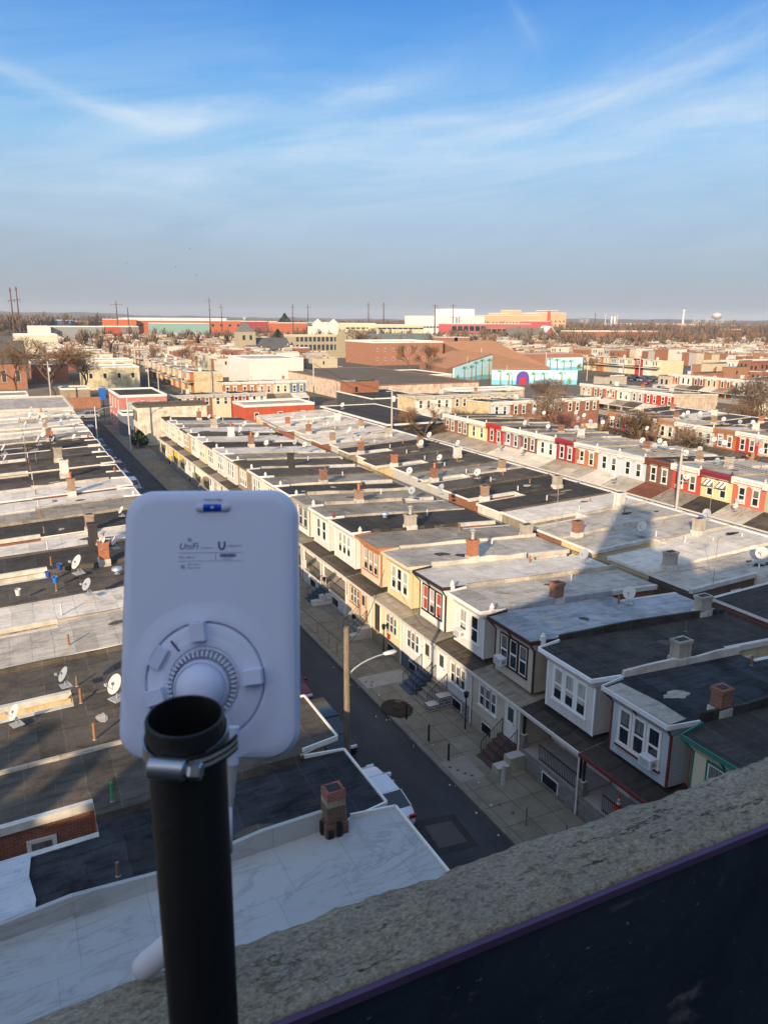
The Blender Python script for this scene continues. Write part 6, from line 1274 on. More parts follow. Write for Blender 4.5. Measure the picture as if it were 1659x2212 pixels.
# birds
for i, (x, y) in enumerate([(275, 570), (381, 577), (411, 538), (424, 595)]):
    a = atD(x, y, 170.); v = MB(); m = paint((.02, .02, .02)); v.tube(a-Vector((.12, 0, 0)), a+Vector((.12, .05, .0)), .035, .02, 6, m)
    for s in (-1, 1): v.add([a+Vector((-.06, 0, .02)), a+Vector((.08, 0, .02)), a+Vector((.02, s*.22, .16)), a+Vector((-.1, s*.45, .05)), a+Vector((-.06, 0, .0)), a+Vector((.08, 0, .0)), a+Vector((.02, s*.22, .145)), a+Vector((-.1, s*.45, .04))], [(0, 1, 2, 3), (7, 6, 5, 4)], m)
    tag(v.build('bird'), 'tiny dark bird flying in the pale lower sky, ' + ['leftmost', 'second from the left', 'the highest', 'rightmost and lowest'][i], 'bird', 'birds in the sky')
# ---------------------------------------------------------------- the building we stand on
def concrete_mat():
    m, nt, b = newmat('coping_concrete'); o, ov, r = ocoord(nt)
    n1 = noise(nt, o, 4, 8, .7); n2 = noise(nt, scalev(nt, o, (1, 1.7, 1)), 120, 6, .72); n3 = noise(nt, scalev(nt, o, (1, 1.8, 1)), 46, 4, .6)
    vo = nt.nodes.new('ShaderNodeTexVoronoi'); vo.inputs['Scale'].default_value = 21; nt.links.new(scalev(nt, o, (1, 1.5, 1)), vo.inputs['Vector'])
    peb = ramp(nt, vo.outputs['Distance'], [(.0, (1,)*3), (.13, (1,)*3), (.2, (0,)*3)])
    sel = ramp(nt, nt.nodes.new('ShaderNodeSeparateColor').outputs[0] if False else vo.outputs['Color'], [(.70, (0,)*3), (.76, (1,)*3)])
    base = ramp(nt, n2, [(.30, (.13, .105, .07)), (.42, (.33, .275, .20)), (.55, (.46, .39, .29)), (.70, (.64, .56, .43))])
    base = mixc(nt, .6, base, ramp(nt, n1, [(.3, (.6, .58, .54)), (.65, (1.1, 1.08, 1.0))]), 'MULTIPLY')
    base = mixc(nt, .55, base, ramp(nt, n3, [(.36, (.30,)*3), (.45, (.95,)*3), (.6, (1.1,)*3)]), 'MULTIPLY')
    red = ramp(nt, noise(nt, o, 26, 2), [(.68, (0,)*3), (.73, (1,)*3)])
    base = mixc(nt, mth(nt, 'MULTIPLY', red, .5), base, (.20, .10, .075))
    pc = mixc(nt, .6, (.42, .41, .37), ramp(nt, n2, [(.3, (.5,)*3), (.6, (1,)*3)]), 'MULTIPLY')
    base = mixc(nt, mth(nt, 'MULTIPLY', peb, sel), base, pc)
    w = nt.nodes.new('ShaderNodeTexNoise'); w.inputs['Scale'].default_value = 3.2; w.inputs['Detail'].default_value = 7; w.inputs['Roughness'].default_value = .62; nt.links.new(scalev(nt, o, (.55, 2.6, 1)), w.inputs['Vector'])
    cr_ = mth(nt, 'ABSOLUTE', mth(nt, 'SUBTRACT', w.outputs['Fac'], .5)); ck = ramp(nt, cr_, [(0, (.12,)*3), (.0035, (.25,)*3), (.008, (1,)*3)])
    msk = ramp(nt, noise(nt, o, 1.7, 3), [(.46, (0,)*3), (.54, (1,)*3)])
    base = mixc(nt, msk, base, mixc(nt, 1., base, ck, 'MULTIPLY'))
    nt.links.new(base, b.inputs['Base Color']); b.inputs['Roughness'].default_value = .95
    h = mth(nt, 'ADD', mth(nt, 'MULTIPLY', n2, .8), mth(nt, 'ADD', mth(nt, 'MULTIPLY', peb, .25), mth(nt, 'MULTIPLY', n3, .35)))
    bump(nt, b, h, .012, 1.); return m
def membrane():
    m, nt, b = newmat('roof_membrane'); o, ov, r = ocoord(nt)
    n = noise(nt, o, 2.4, 7, .7, .6); n2 = noise(nt, scalev(nt, o, (1, 1, 1.6)), 4.2, 7, .66, .4)
    c = ramp(nt, n, [(.3, (.014, .021, .030)), (.55, (.026, .037, .050)), (.75, (.042, .056, .070))])
    c = mixc(nt, ramp(nt, n2, [(.60, (0,)*3), (.70, (.9,)*3)]), c, (.20, .15, .15)); n5 = noise(nt, o, 55, 3, .6); c = mixc(nt, ramp(nt, n5, [(.70, (0,)*3), (.76, (1,)*3)]), c, (.25, .25, .27))
    nt.links.new(c, b.inputs['Base Color']); b.inputs['Roughness'].default_value = .6; bump(nt, b, n, .02, .5); return m
zc = H-1.0; yi = .885; yo = 1.052
our = empty('tower_building', (10, -12, 0), 0, 'our own building whose concrete parapet crosses the lower right corner', 'building')
def rel(p): return (p[0]-10, p[1]+12, p[2])
def rbox(mb, x0, x1, y0, y1, z0, z1, m): mb.box(x0-10, x1-10, y0+12, y1+12, z0, z1, m)
stw = blockwork((.40, .34, .26), (.28, .25, .2))
w = MB(); rbox(w, -10, 46, -22, yo-.03, 0, zc-1.25, stw); rbox(w, -10, 46, yi-.001, yo-.03, zc-1.24, zc-.15, stw)
rbox(w, -46, -10.02, -40, -5.2, 0, 19.6, stw); w.build('wall', our)
# shadow-casting upper storeys behind the camera: gabled tower, parapet and pinnacles
tw_ = [(-17, 15), (-17, 25.1), (-12.6, 25.4), (-10.2, 26.4), (-9, 27.8), (-8.2, 29.5), (-7.7, 31.2), (-7.1, 32.9), (-6.4, 33.3), (-5.7, 33.0), (-5.5, 28.4), (-1.85, 27.5), (-1.8, 25.75), (1, 25.2), (8, 25.5), (20, 25.5), (46, 25.5), (46, 15)]
t = MB(); n = len(tw_); t.add([rel((x, -5, z)) for x, z in tw_]+[rel((x, -7.5, z)) for x, z in tw_], [tuple(range(n)), tuple(range(n, 2*n))[::-1]]+[(i, n+i, n+(i+1) % n, (i+1) % n) for i in range(n)], stw); t.build('upper_tower', our)
t = MB()
for x0, x1, z0_, z in ((-46, -30.85, 19.6, 21.65), (-30.84, -29.11, 19.6, 20.6), (-29.1, -26.8, 19.6, 22.9), (-26.79, -17.02, 19.6, 21.6), (-37.2, -35.7, 21.66, 23.5), (-36.9, -35.9, 23.51, 24.0), (-34.6, -33.7, 21.66, 22.44), (-34.95, -33.9, 22.45, 22.78), (-32.1, -31.05, 21.66, 22.38), (-32.45, -31.3, 22.39, 22.84)):
    rbox(t, x0, x1, -5.6, -5.2, z0_, z, stw)
t.build('pinnacle', our)
c = MB(); r = random.Random(31); from mathutils import noise as MN
nx = 760; prof = [(yi, -.16), (yi, -.004), (yi+.012, 0), (yi+.05, .003), (yi+.09, .003), (yi+.12, .0), (yo-.016, -.004), (yo, -.012), (yo+.004, -.05), (yo, -.16)]; pts = []
for i in range(nx+1):
    x = -1.6+7.6*i/nx
    for j, (y, z) in enumerate(prof):
        q = Vector((x*6, y*14, z*4)); e = MN.fractal(q, .9, 2.1, 5)*.006; k = 0
        if j in (6, 7, 8): k = MN.fractal(Vector((x*9, 3.3, 0)), .8, 2.2, 5)*.011+MN.noise(Vector((x*1.6, 7, 0)))*.01
        pts.append(rel((x, y+k, zc+z+(e if 1 < j < 9 else 0))))
m = len(prof)
c.add(pts, [(i*m+j, (i+1)*m+j, (i+1)*m+j+1, i*m+j+1) for i in range(nx) for j in range(m-1)], concrete_mat())
c.build('coping', our, smooth=True)
c = MB(); rbox(c, -10, -1.6, yi, yo, zc-.16, zc, concrete_mat()); rbox(c, 6.0, 46, yi, yo, zc-.16, zc, concrete_mat()); c.build('coping', our)
c = MB(); c.add([rel((-10, yi-.012, zc-.006)), rel((46, yi-.012, zc-.006)), rel((46, yi-.001, zc-.006)), rel((-10, yi-.001, zc-.006)), rel((-10, yi-.012, zc-.022)), rel((46, yi-.012, zc-.022)), rel((46, yi-.001, zc-.022)), rel((-10, yi-.001, zc-.022))], [(0, 1, 2, 3), (4, 5, 1, 0), (7, 6, 5, 4)], paint((.11, .065, .13), .7, .5)); c.build('flashing', our)
c = MB(); rbox(c, -10, 46, yi-.006, yi-.0015, zc-1.24, zc-.024, membrane()); rbox(c, -10, 46, -5, yi-.007, zc-1.24, zc-1.2, membrane()); c.build('roof_membrane', our)
# white plastic conduit end lying over the coping
e = empty('conduit', atD(332, 2075, 1.2), 0, 'white plastic conduit elbow poking out over the parapet beside the black pipe', 'conduit')
v = MB(); wpm = paint((.62, .62, .68), .35, .03); a0 = atD(306, 2094, 1.20)-e.location; a1 = atD(425, 1996, 1.14)-e.location; d = (a1-a0).normalized(); s1 = d.orthogonal().normalized(); s2 = d.cross(s1)
v.lathe([(0, -.002), (.015, -.001), (.019, .004), (.020, .02), (.020, .2)], wpm, a0, 24, (s1, s2, d)); v.build('conduit_end', e, smooth=True)
# ---------------------------------------------------------------- black mast pipe with worm-drive clamp
ph = .466; pc_dir = ray(400, 1545); pk = ph/math.hypot(pc_dir.x, pc_dir.y); PC = CAM+pc_dir*pk; pr = .0254
away = Vector((PC.x, PC.y, 0)).normalized(); TQ = Vector((0, 0, 1)).rotation_difference(Vector((0, 0, 1))*math.cos(R(4.5))-away*math.sin(R(4.5)))
pz = PC.z-.0
mast = empty('mast_pipe', tuple(PC), 0, 'open-topped black pipe mast holding the white antenna', 'pipe')
pm, nt, b = newmat('black_pipe'); o_, ov, r_ = ocoord(nt)
n = noise(nt, scalev(nt, o_, (6, 6, 1.2)), 9, 7, .7); nt.links.new(ramp(nt, n, [(.3, (.007, .007, .007)), (.6, (.011, .0105, .010)), (.8, (.022, .019, .014))]), b.inputs['Base Color']); b.inputs['Roughness'].default_value = .42; b.inputs['Specular IOR Level'].default_value = .45; bump(nt, b, noise(nt, o_, 260, 3), .001, .4)
mast.rotation_euler = TQ.to_euler(); v = MB(); v.lathe([(pr, -1.25), (pr, -.002), (pr-.0012, 0), (pr-.0022, 0), (pr-.0028, -.002), (pr-.0028, -.5)], pm, n=64); v.build('pipe', mast, smooth=True, auto=50)
cl = empty('hose_clamp', tuple(PC+TQ @ Vector((0, 0, -.0175))), 0, 'silver worm-drive hose clamp round the top of the black pipe', 'clamp')
sm = paint((.42, .43, .46), .28, .06, .9, .5, 'steel'); bm = paint((.06, .06, .06), .4, .1, .7)
cl.rotation_euler = TQ.to_euler()
def vframe(az): return Vector((math.cos(az), math.sin(az), 0))
caz = math.atan2(-PC.y, -PC.x)   # towards camera
band = MB(); N = 60; hw = .0058
tilt = lambda a: .0035*math.cos(a-caz-2.2)
pp = []
for i in range(N+1):
    a = caz+.25-6.1*i/N; rr = pr+.0012
    for dz, dr in ((-hw, 0), (hw, 0), (hw, .0011), (-hw, .0011)): p_ = vframe(a)*(rr+dr); pp.append((p_.x, p_.y, dz+tilt(a)))
band.add(pp, [(i*4+k, i*4+(k+1) % 4, (i+1)*4+(k+1) % 4, (i+1)*4+k) for i in range(N) for k in range(4)], sm); band.build('band', cl, smooth=False)
# free perforated tail sweeping off to the right
tail = MB(); pp = []; N = 18; T0 = caz-.1; hole = MB()
for i in range(N+1):
    f = i/N; a = T0+.12+1.25*f; rr = pr+.0030+.010*max(0, f-.5)**1.3
    for dz, dr in ((-hw, 0), (hw, 0), (hw, .0012), (-hw, .0012)): p_ = vframe(a)*(rr+dr); pp.append((p_.x, p_.y, dz+(-.001*f)))
    if i < N:
        for q in (-.0022, .0022):
            p_ = vframe(a+.03)*(rr+.0013); t_ = Vector((-math.sin(a), math.cos(a), 0))*.0007; u_ = vframe(a)*.0003
            hole.hexa([p_-t_+Vector((0, 0, q-.0013+(-.001*f))), p_+t_+Vector((0, 0, q-.0013+(-.001*f))), p_+t_+u_+Vector((0, 0, q-.0013+(-.001*f))), p_-t_+u_+Vector((0, 0, q-.0013+(-.001*f))), p_-t_+Vector((0, 0, q+.0009+(-.001*f))), p_+t_+Vector((0, 0, q+.0009+(-.001*f))), p_+t_+u_+Vector((0, 0, q+.0009+(-.001*f))), p_-t_+u_+Vector((0, 0, q+.0009+(-.001*f)))], paint((.75, .72, .6), .4, .1, .3))
tail.add(pp, [(i*4+k, i*4+(k+1) % 4, (i+1)*4+(k+1) % 4, (i+1)*4+k) for i in range(N) for k in range(4)]+[(N*4, N*4+1, N*4+2, N*4+3)], bm); to_ = tail.build('tail', cl); hole.build('slot', to_)
# screw housing: barrel lying tangentially on the left front
ha = caz-.36; hp = vframe(ha)*(pr+.0065); tg = Vector((-math.sin(ha), math.cos(ha), 0)); up = Vector((0, 0, 1)); outv = vframe(ha)
hs = MB(); hs.lathe([(0, -.0125), (.0062, -.0125), (.0068, -.0118), (.0068, .0095), (.0062, .0102), (0, .0102)], sm, hp, 20, (outv, up, tg)); hs.box(0, 0, 0, 0, 0, 0, sm)
hs.build('screw_housing', cl, smooth=True, auto=35)
hs = MB(); hs.lathe([(.0040, .0102), (.0040, .0125), (.0052, .0128), (.0056, .0145), (.0056, .0195), (.0050, .0205), (.0015, .0205), (.0015, .0195), (0, .0195)], sm, hp, 6, (outv, up, tg)); hs.build('screw', cl)
# ---------------------------------------------------------------- white panel antenna seen from behind, in its own frame: x right, y up, z towards us, unit = D pixel at depth
dep = .70; u1 = dep/F
oc = ray(450, 1346).normalized(); ctr = CAM+ray(450, 1346)/F*dep
tl = R(5.5); Yax = (cu*math.cos(tl)+cf*math.sin(tl)).normalized(); Xax = (cr*math.cos(R(.6))+cu*math.sin(R(.6))).normalized(); Zax = Xax.cross(Yax).normalized(); Yax = Zax.cross(Xax)
ant = bpy.data.objects.new('panel_antenna', None); C.objects.link(ant); tag(ant, 'white rounded panel wireless antenna seen from behind, clamped to the black pipe', 'antenna'); ant.empty_display_size = .1
M = Matrix((Xax, Yax, Zax)).transposed().to_4x4(); M.translation = ctr; ant.matrix_world = M @ Matrix.Diagonal((u1, u1, u1, 1))
apm = paint((.60, .64, .78), .38, .015, 0., .5, 'white_plastic')  # white plastic with the blue of the shade mixed into its colour
bpy.context.view_layer.update()
def rr_loop(W, Hh, r, z, n=10, taper=0.):
    pts = []
    for (cx_, cy_, a0) in ((W-r, Hh-r, 0), (-W+r, Hh-r, 90), (-W+r, -Hh+r, 180), (W-r, -Hh+r, 270)):
        for i in range(n+1):
            a = R(a0+90*i/n); x = cx_+r*math.cos(a); y = cy_+r*math.sin(a); pts.append((x*(1-taper*(y/Hh)), y, z))
    return pts
sh = MB(); loops = []
for (ins, z) in ((30, -74), (10, -68), (0, -50), (0, -30), (2.5, -16), (8, -6), (18, -1), (30, 0)):
    loops.append(rr_loop(192-ins, 292-ins, max(18, 62-ins*.6), z, 10, .012))
nl = len(loops[0]); pts = [p for l in loops for p in l]; fs = [(k*nl+i, k*nl+(i+1) % nl, (k+1)*nl+(i+1) % nl, (k+1)*nl+i) for k in range(len(loops)-1) for i in range(nl)]
fs += [tuple(range(nl))[::-1], tuple(range((len(loops)-1)*nl, len(loops)*nl))]
sh.add(pts, fs, apm); sh.build('housing', ant, smooth=True, auto=30)
hx, hy = -4, -124
ring = MB(); ring.lathe([(176, -.6), (166, .4), (154, 2.0), (142, 4.0), (133, 5.5), (129, 5.2), (127, 0), (124, 0), (123, 5), (120, 6.5), (101, 6.5), (94, 9), (84, 10.5), (77, 10.5), (74, 7), (68, 7)], apm, (hx, hy, 0), 72)
ring.build('mounting_ring', ant, smooth=True, auto=40)
gear = MB()
for i in range(44):
    a = 2*math.pi*i/44; ca, sa = math.cos(a), math.sin(a); t_ = 1.9
    P = lambda rr, tt, zz: (hx-4+rr*ca-tt*sa, hy-8+rr*sa+tt*ca, zz)
    gear.hexa([P(63, -t_, 8), P(75, -t_, 8), P(75, t_, 8), P(63, t_, 8), P(63, -t_, 20), P(74, -t_, 18), P(74, t_, 18), P(63, t_, 20)], apm)
gear.build('gear_ring', ant)
ball = MB(); ball.lathe([(61, 9), (59, 17), (55, 22), (53, 19)]+[(52*math.cos(t), 19+40*math.sin(t)) for t in [j*math.pi/2/9 for j in range(10)]], apm, (hx-6, hy-12, 0), 48); ball.build('ball_joint', ant, smooth=True, auto=50)
lugs = MB()
def lug(ang, r0, r1, w_, z1):
    a = R(ang); ca, sa = math.cos(a), math.sin(a); m_ = MB()
    P = lambda rr, tt, zz: (hx+rr*ca-tt*sa, hy+rr*sa+tt*ca, zz)
    m_.hexa([P(r0, -w_, 4), P(r1, -w_, 4), P(r1, w_, 4), P(r0, w_, 4), P(r0+2, -w_+2, z1), P(r1-2, -w_+2, z1), P(r1-2, w_-2, z1), P(r0+2, w_-2, z1)], apm); m_.build('clamp_lug', ant)
lug(97, 86, 128, 17, 30); lug(6, 84, 126, 17, 30); lug(196, 86, 128, 17, 28); lug(152, 98, 126, 24, 19)
neck = MB(); neck.lathe([(40, 52), (41, 66), (44, 120), (50, 170)], apm, (hx-14, hy-40, 0), 32, (Vector((1, 0, 0)), Vector((0, .75, .66)).normalized(), Vector((0, -.42, .9)).normalized()))
for i in range(9):
    a = R(25+i*16.); neck.box(hx-14+43*math.cos(a)-2, hx-14+43*math.cos(a)+2, hy-84+44*math.sin(a)-1, hy-84+44*math.sin(a)+4, 70, 170, apm)
neck.build('neck', ant, smooth=True, auto=40)
mk = MB(); dk = paint((.05, .05, .12)); mk.hexa([(-78, -38, 10.8), (-60, -60, 10.8), (-57, -57, 10.8), (-75, -35, 10.8), (-78, -38, 11.6), (-60, -60, 11.6), (-57, -57, 11.6), (-75, -35, 11.6)], dk); mk.build('marking', ant)
# spirit level
lv = MB(); X_ = Vector((1, 0, 0)); ax_ = (Vector((0, 1, 0)), Vector((0, 0, 1)), X_)
lv.lathe([(0, -38), (6, -36), (9, -30), (9, -20), (0, -20)], paint((.55, .56, .62), .3), (8, 250, .5), 16, ax_); lv.lathe([(0, 20), (9, 20), (9, 30), (6, 36), (0, 38)], paint((.55, .56, .62), .3), (8, 250, .5), 16, ax_)
lo_ = lv.build('level_vial', ant, smooth=True, auto=40); lv = MB(); lv.lathe([(0, -20), (8.2, -20), (8.2, 20), (0, 20)], paint((.008, .05, .50), .12), (8, 250, .5), 16, ax_); lq = lv.build('vial_liquid', ant, smooth=True, auto=40)
lv = MB()
for x in (-9, 7): lv.lathe([(8.5, x-.8), (8.5, x+.8)], paint((.01, .01, .1)), (8, 250, .5), 16, ax_)
lv.build('vial_line', ant); lv = MB(); lv.lathe([(0, -6), (4, -3), (4, 3), (0, 6)], paint((.35, .5, .8), .2), (8, 250, 5.5), 12, ax_); lv.build('bubble', ant, smooth=True)
ink = paint((.05, .07, .16), .6, .02); ink2 = paint((.22, .26, .42), .6, .02); Z1 = .35
text(ant, 'Polarity Align', 7.5, (8, 266, Z1), (0, 0, 0), ink2, .15, align='CENTER')
text(ant, 'UniFi', 20, (-66, 160, Z1), (0, 0, 0), ink, .15, shear=.25); text(ant, 'Broadband', 5.5, (-17, 161, Z1), (0, 0, 0), ink2, .1)
for i in range(3):
    a = MB(); a.path([(-46+(3+i*3)*math.cos(t), 174+(3+i*3)*math.sin(t)+1, Z1) for t in [R(20+k*12) for k in range(7)]], .8, 4, ink); a.build('logo_mark', ant)
text(ant, 'UBIQUITI', 7.5, (41, 164, Z1), (0, 0, 0), ink2, .1)
a = MB(); a.path([(22, 176, Z1), (22, 166, Z1), (24, 161, Z1), (28, 159, Z1), (32, 161, Z1), (34, 166, Z1), (34, 176, Z1)], 1.9, 6, ink); a.build('logo_mark', ant)
a = MB()
for y in (152, 134): a.box(-66, 72, y-.5, y+.5, .02, .4, ink2)
a.box(14, 15.2, 136, 150, .02, .4, ink2); a.build('printed_line', ant)
text(ant, 'MDL: UBB-D', 6.5, (-66, 140, Z1), (0, 0, 0), ink2, .1)
a = MB(); r = random.Random(3); x = 24
while x < 58:
    w_ = r.uniform(.5, 1.9); a.box(x, x+w_, 142, 149.5, .02, .4, ink); x += w_+r.uniform(.4, 1.)
a.build('bar_code', ant); text(ant, 'U40DC9A7', 4., (30, 137, Z1), (0, 0, 0), ink2, .1)
text(ant, 'IP55 12-24V', 5, (-46, 125, Z1), (0, 0, 0), ink2, .1); text(ant, 'Made in China', 5, (-46, 118, Z1), (0, 0, 0), ink2, .1)
a = MB(); a.path([(-56+4*math.cos(t), 122+4*math.sin(t), Z1) for t in [k*math.pi/6 for k in range(13)]], .7, 4, ink2); a.box(-58, -54, 120, 123, .02, .4, ink2); a.build('logo_mark', ant)
# cable
cb = empty('network_cable', atD(502, 1640, .66), 0, 'white cable with stepped grey strain-relief plug running down beside the pipe', 'cable')
o3 = Vector(cb.location)
def seg(p, q, r0, r1, m_, nm, d1=.66, d2=.66):
    s_ = MB(); a_ = atD(*p, d1)-o3; b_ = atD(*q, d2)-o3; s_.tube(a_, b_, r0, r1, 20, m_); return s_.build(nm, cb, smooth=True, auto=50)
gm2 = paint((.40, .39, .39), .5)
seg((505, 1570), (503, 1650), .0052, .0052, apm, 'plug'); seg((502, 1650), (500, 1690), .0046, .0042, gm2, 'strain_relief'); seg((500, 1690), (499, 1722), .0038, .0034, gm2, 'strain_relief'); seg((499, 1722), (498, 1740), .0030, .0024, gm2, 'strain_relief')
s_ = MB(); s_.tube(atD(498, 1738, .66)-o3, atD(500, 1842, .665)-o3, .0017, .0013, 14, apm); s_.tube(atD(500, 1842, .665)-o3, atD(470, 2010, .69)-o3, .0013, .0013, 14, apm); s_.build('cable', cb, smooth=True)
# ---------------------------------------------------------------- light, sky, camera
SUN_AZ = 45.; SUN_EL = 19.
L = Vector((math.cos(R(SUN_EL))*math.sin(R(SUN_AZ)), math.cos(R(SUN_EL))*math.cos(R(SUN_AZ)), -math.sin(R(SUN_EL))))
sd = bpy.data.lights.new('sun', 'SUN'); sd.energy = 5.0; sd.angle = R(.45); sd.color = (1., .77, .50)
so = bpy.data.objects.new('sun', sd); C.objects.link(so); so.rotation_euler = L.to_track_quat('-Z', 'Y').to_euler()
wd = bpy.data.worlds.new('World'); bpy.context.scene.world = wd; wd.use_nodes = True; nt = wd.node_tree; bg = nt.nodes['Background']
sky = nt.nodes.new('ShaderNodeTexSky'); sky.sky_type = 'NISHITA'; sky.sun_disc = False; sky.sun_elevation = R(SUN_EL); sky.sun_rotation = R(180+SUN_AZ); sky.air_density = 1.0; sky.dust_density = 1.0; sky.ozone_density = 2.5; sky.altitude = 50
tc = nt.nodes.new('ShaderNodeTexCoord'); sp = nt.nodes.new('ShaderNodeSeparateXYZ'); nt.links.new(tc.outputs['Generated'], sp.inputs[0])
z = mth(nt, 'MAXIMUM', sp.outputs[2], .0)
az = mth(nt, 'SUBTRACT', mth(nt, 'ARCTAN2', sp.outputs[0], sp.outputs[1]), HDG); el = mth(nt, 'ARCSINE', sp.outputs[2])
def azel(x, y): r_ = ray(x, y).normalized(); return math.atan2(r_.x, r_.y)-HDG, math.asin(r_.z)
wrp = nt.nodes.new('ShaderNodeCombineXYZ'); nt.links.new(az, wrp.inputs[0]); nt.links.new(el, wrp.inputs[1])
wn = noise(nt, wrp.outputs[0], 9., 6, .6); wn2 = noise(nt, wrp.outputs[0], 5., 5, .6)
total = None
# cirrus: (centre, half length, half width, slope angle, curvature, strength)
for (x, y, a, b, ang, cur, st_) in [(215, 232, .20, .012, -10, 1.2, .55), (385, 258, .085, .020, 3, 2.2, .75), (800, 205, .085, .016, 13, 0, .65), (1010, 255, .20, .0065, 6, .2, .55), (1330, 215, .26, .014, 15, .3, .6), (1420, 130, .25, .02, 19, .2, .25), (1000, 345, .075, .006, 0, 0, .5), (560, 345, .22, .02, 8, .3, .22), (1150, 330, .45, .05, 9, .2, .33), (140, 400, .20, .010, 3, -1, .30), (1135, 50, .035, .012, -55, 0, .22), (1550, 270, .18, .045, 4, 0, .35), (250, 360, .16, .012, -6, 0, .22), (850, 300, .30, .03, 8, 0, .25)]:
    u0, v0 = azel(x, y); ca, sa = math.cos(R(ang)), math.sin(R(ang))
    du = mth(nt, 'SUBTRACT', az, u0); dv = mth(nt, 'ADD', mth(nt, 'SUBTRACT', el, v0), mth(nt, 'MULTIPLY', mth(nt, 'SUBTRACT', wn, .5), .020))
    up_ = mth(nt, 'ADD', mth(nt, 'MULTIPLY', du, ca), mth(nt, 'MULTIPLY', dv, sa)); vp_ = mth(nt, 'SUBTRACT', mth(nt, 'MULTIPLY', dv, ca), mth(nt, 'MULTIPLY', du, sa))
    vp_ = mth(nt, 'SUBTRACT', vp_, mth(nt, 'MULTIPLY', mth(nt, 'MULTIPLY', up_, up_), cur))
    d_ = mth(nt, 'ADD', mth(nt, 'POWER', mth(nt, 'ABSOLUTE', mth(nt, 'DIVIDE', up_, a)), 2.), mth(nt, 'POWER', mth(nt, 'ABSOLUTE', mth(nt, 'DIVIDE', vp_, b)), 2.))
    g_ = mth(nt, 'EXPONENT', mth(nt, 'MULTIPLY', d_, -1.6))
    cbv = nt.nodes.new('ShaderNodeCombineXYZ'); nt.links.new(mth(nt, 'MULTIPLY', up_, 7.), cbv.inputs[0]); nt.links.new(mth(nt, 'MULTIPLY', vp_, 42.), cbv.inputs[1]); cbv.inputs[2].default_value = x*.01
    nz = ramp(nt, noise(nt, cbv.outputs[0], 1.6, 8, .62, .4), [(.25, (0,)*3), (.72, (1,)*3)])
    m_ = mth(nt, 'MULTIPLY', mth(nt, 'MULTIPLY', g_, nz), st_); total = m_ if total is None else mth(nt, 'ADD', total, m_)
cv2 = nt.nodes.new('ShaderNodeCombineXYZ'); nt.links.new(mth(nt, 'MULTIPLY', az, 2.2), cv2.inputs[0]); nt.links.new(mth(nt, 'MULTIPLY', mth(nt, 'SUBTRACT', el, mth(nt, 'MULTIPLY', az, .10)), 13.), cv2.inputs[1])
vl = ramp(nt, noise(nt, cv2.outputs[0], 1.3, 9, .66, .8), [(.36, (0,)*3), (.70, (1,)*3)])
band = ramp(nt, z, [(.0, (0,)*3), (.06, (.10,)*3), (.13, (.42,)*3), (.20, (.50,)*3), (.27, (.24,)*3), (.34, (.05,)*3)])
total = mth(nt, 'MINIMUM', mth(nt, 'ADD', total, mth(nt, 'MULTIPLY', vl, band)), .9)
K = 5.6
clear = ramp(nt, z, [(p_, tuple(v_/K for v_ in c_)) for p_, c_ in ((0., (2.1, 2.15, 2.45)), (.03, (2.3, 2.35, 2.65)), (.076, (2.5, 2.8, 3.1)), (.13, (2.5, 3.35, 4.0)), (.20, (1.75, 3.6, 5.2)), (.27, (.85, 2.65, 5.3)), (.34, (.44, 1.85, 4.75)), (.45, (.5, 1.8, 4.6)), (.62, (1.5, 2.9, 5.2)), (1., (2., 3.2, 5.2)))])  # upper stops, above the frame, are brightened to fill the shade
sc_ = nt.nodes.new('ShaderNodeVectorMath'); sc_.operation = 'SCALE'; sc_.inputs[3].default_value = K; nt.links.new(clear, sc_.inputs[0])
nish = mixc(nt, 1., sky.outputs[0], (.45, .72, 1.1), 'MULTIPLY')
skc = mixc(nt, .2, sc_.outputs[0], nish)
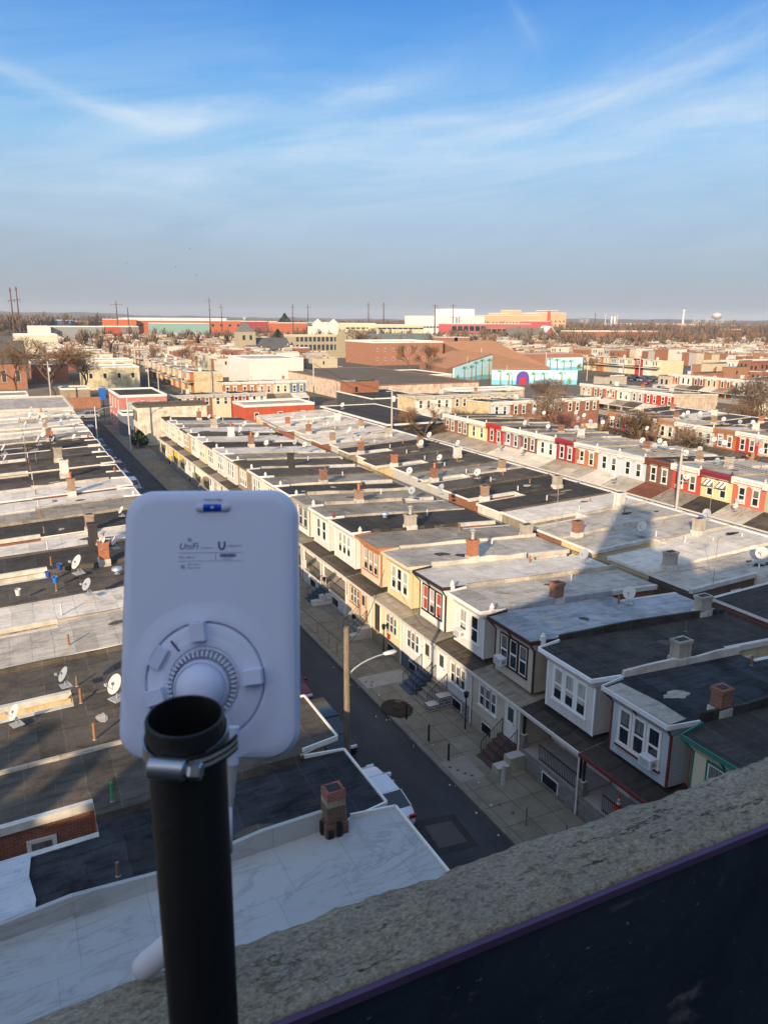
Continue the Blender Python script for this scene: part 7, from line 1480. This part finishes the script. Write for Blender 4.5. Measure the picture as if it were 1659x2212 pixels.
# milky glow round the sun behind the camera, added to fill the shade
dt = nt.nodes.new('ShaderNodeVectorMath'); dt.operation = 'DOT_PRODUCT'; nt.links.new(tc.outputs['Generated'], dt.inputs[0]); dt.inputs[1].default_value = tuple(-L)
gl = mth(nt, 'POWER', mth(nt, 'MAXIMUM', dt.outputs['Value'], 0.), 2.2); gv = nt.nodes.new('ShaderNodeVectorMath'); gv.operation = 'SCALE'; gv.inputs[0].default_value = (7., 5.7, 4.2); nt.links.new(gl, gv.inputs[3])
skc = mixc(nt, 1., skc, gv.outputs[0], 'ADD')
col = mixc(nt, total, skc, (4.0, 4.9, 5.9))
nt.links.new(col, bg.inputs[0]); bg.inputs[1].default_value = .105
cd = bpy.data.cameras.new('camera'); co = bpy.data.objects.new('camera', cd); C.objects.link(co)
cd.sensor_fit = 'VERTICAL'; cd.sensor_height = 36.; cd.sensor_width = 27.; cd.lens = F/2212*36; cd.clip_start = .05; cd.clip_end = 20000
Mx = Matrix((cr, cu, -cf)).transposed().to_4x4(); Mx.translation = CAM; co.matrix_world = Mx
cd.dof.use_dof = True; cd.dof.focus_distance = 45.; cd.dof.aperture_fstop = 16.
sc = bpy.context.scene; sc.camera = co; sc.render.engine = 'CYCLES'; sc.render.resolution_x = 767; sc.render.resolution_y = 1024
sc.view_settings.view_transform = 'Standard'; sc.view_settings.look = 'None'; sc.view_settings.exposure = .6; sc.view_settings.gamma = 1.

hz = MB(); hz.box(-9500, 14500, -2100, 9100, -1.5, 120, paint((1, 1, 1))); ho = hz.build('haze'); tag(ho, 'thin pale haze hanging over the whole town', 'haze', None, 'stuff')
hm = bpy.data.materials.new('haze'); hm.use_nodes = True; hn = hm.node_tree; hn.nodes.remove(hn.nodes['Principled BSDF']); pv = hn.nodes.new('ShaderNodeVolumePrincipled'); pv.inputs['Color'].default_value = (.86, .91, 1., 1); pv.inputs['Density'].default_value = .00008; pv.inputs['Anisotropy'].default_value = 0.
hn.links.new(pv.outputs[0], hn.nodes['Material Output'].inputs['Volume']); ho.data.materials.clear(); ho.data.materials.append(hm)
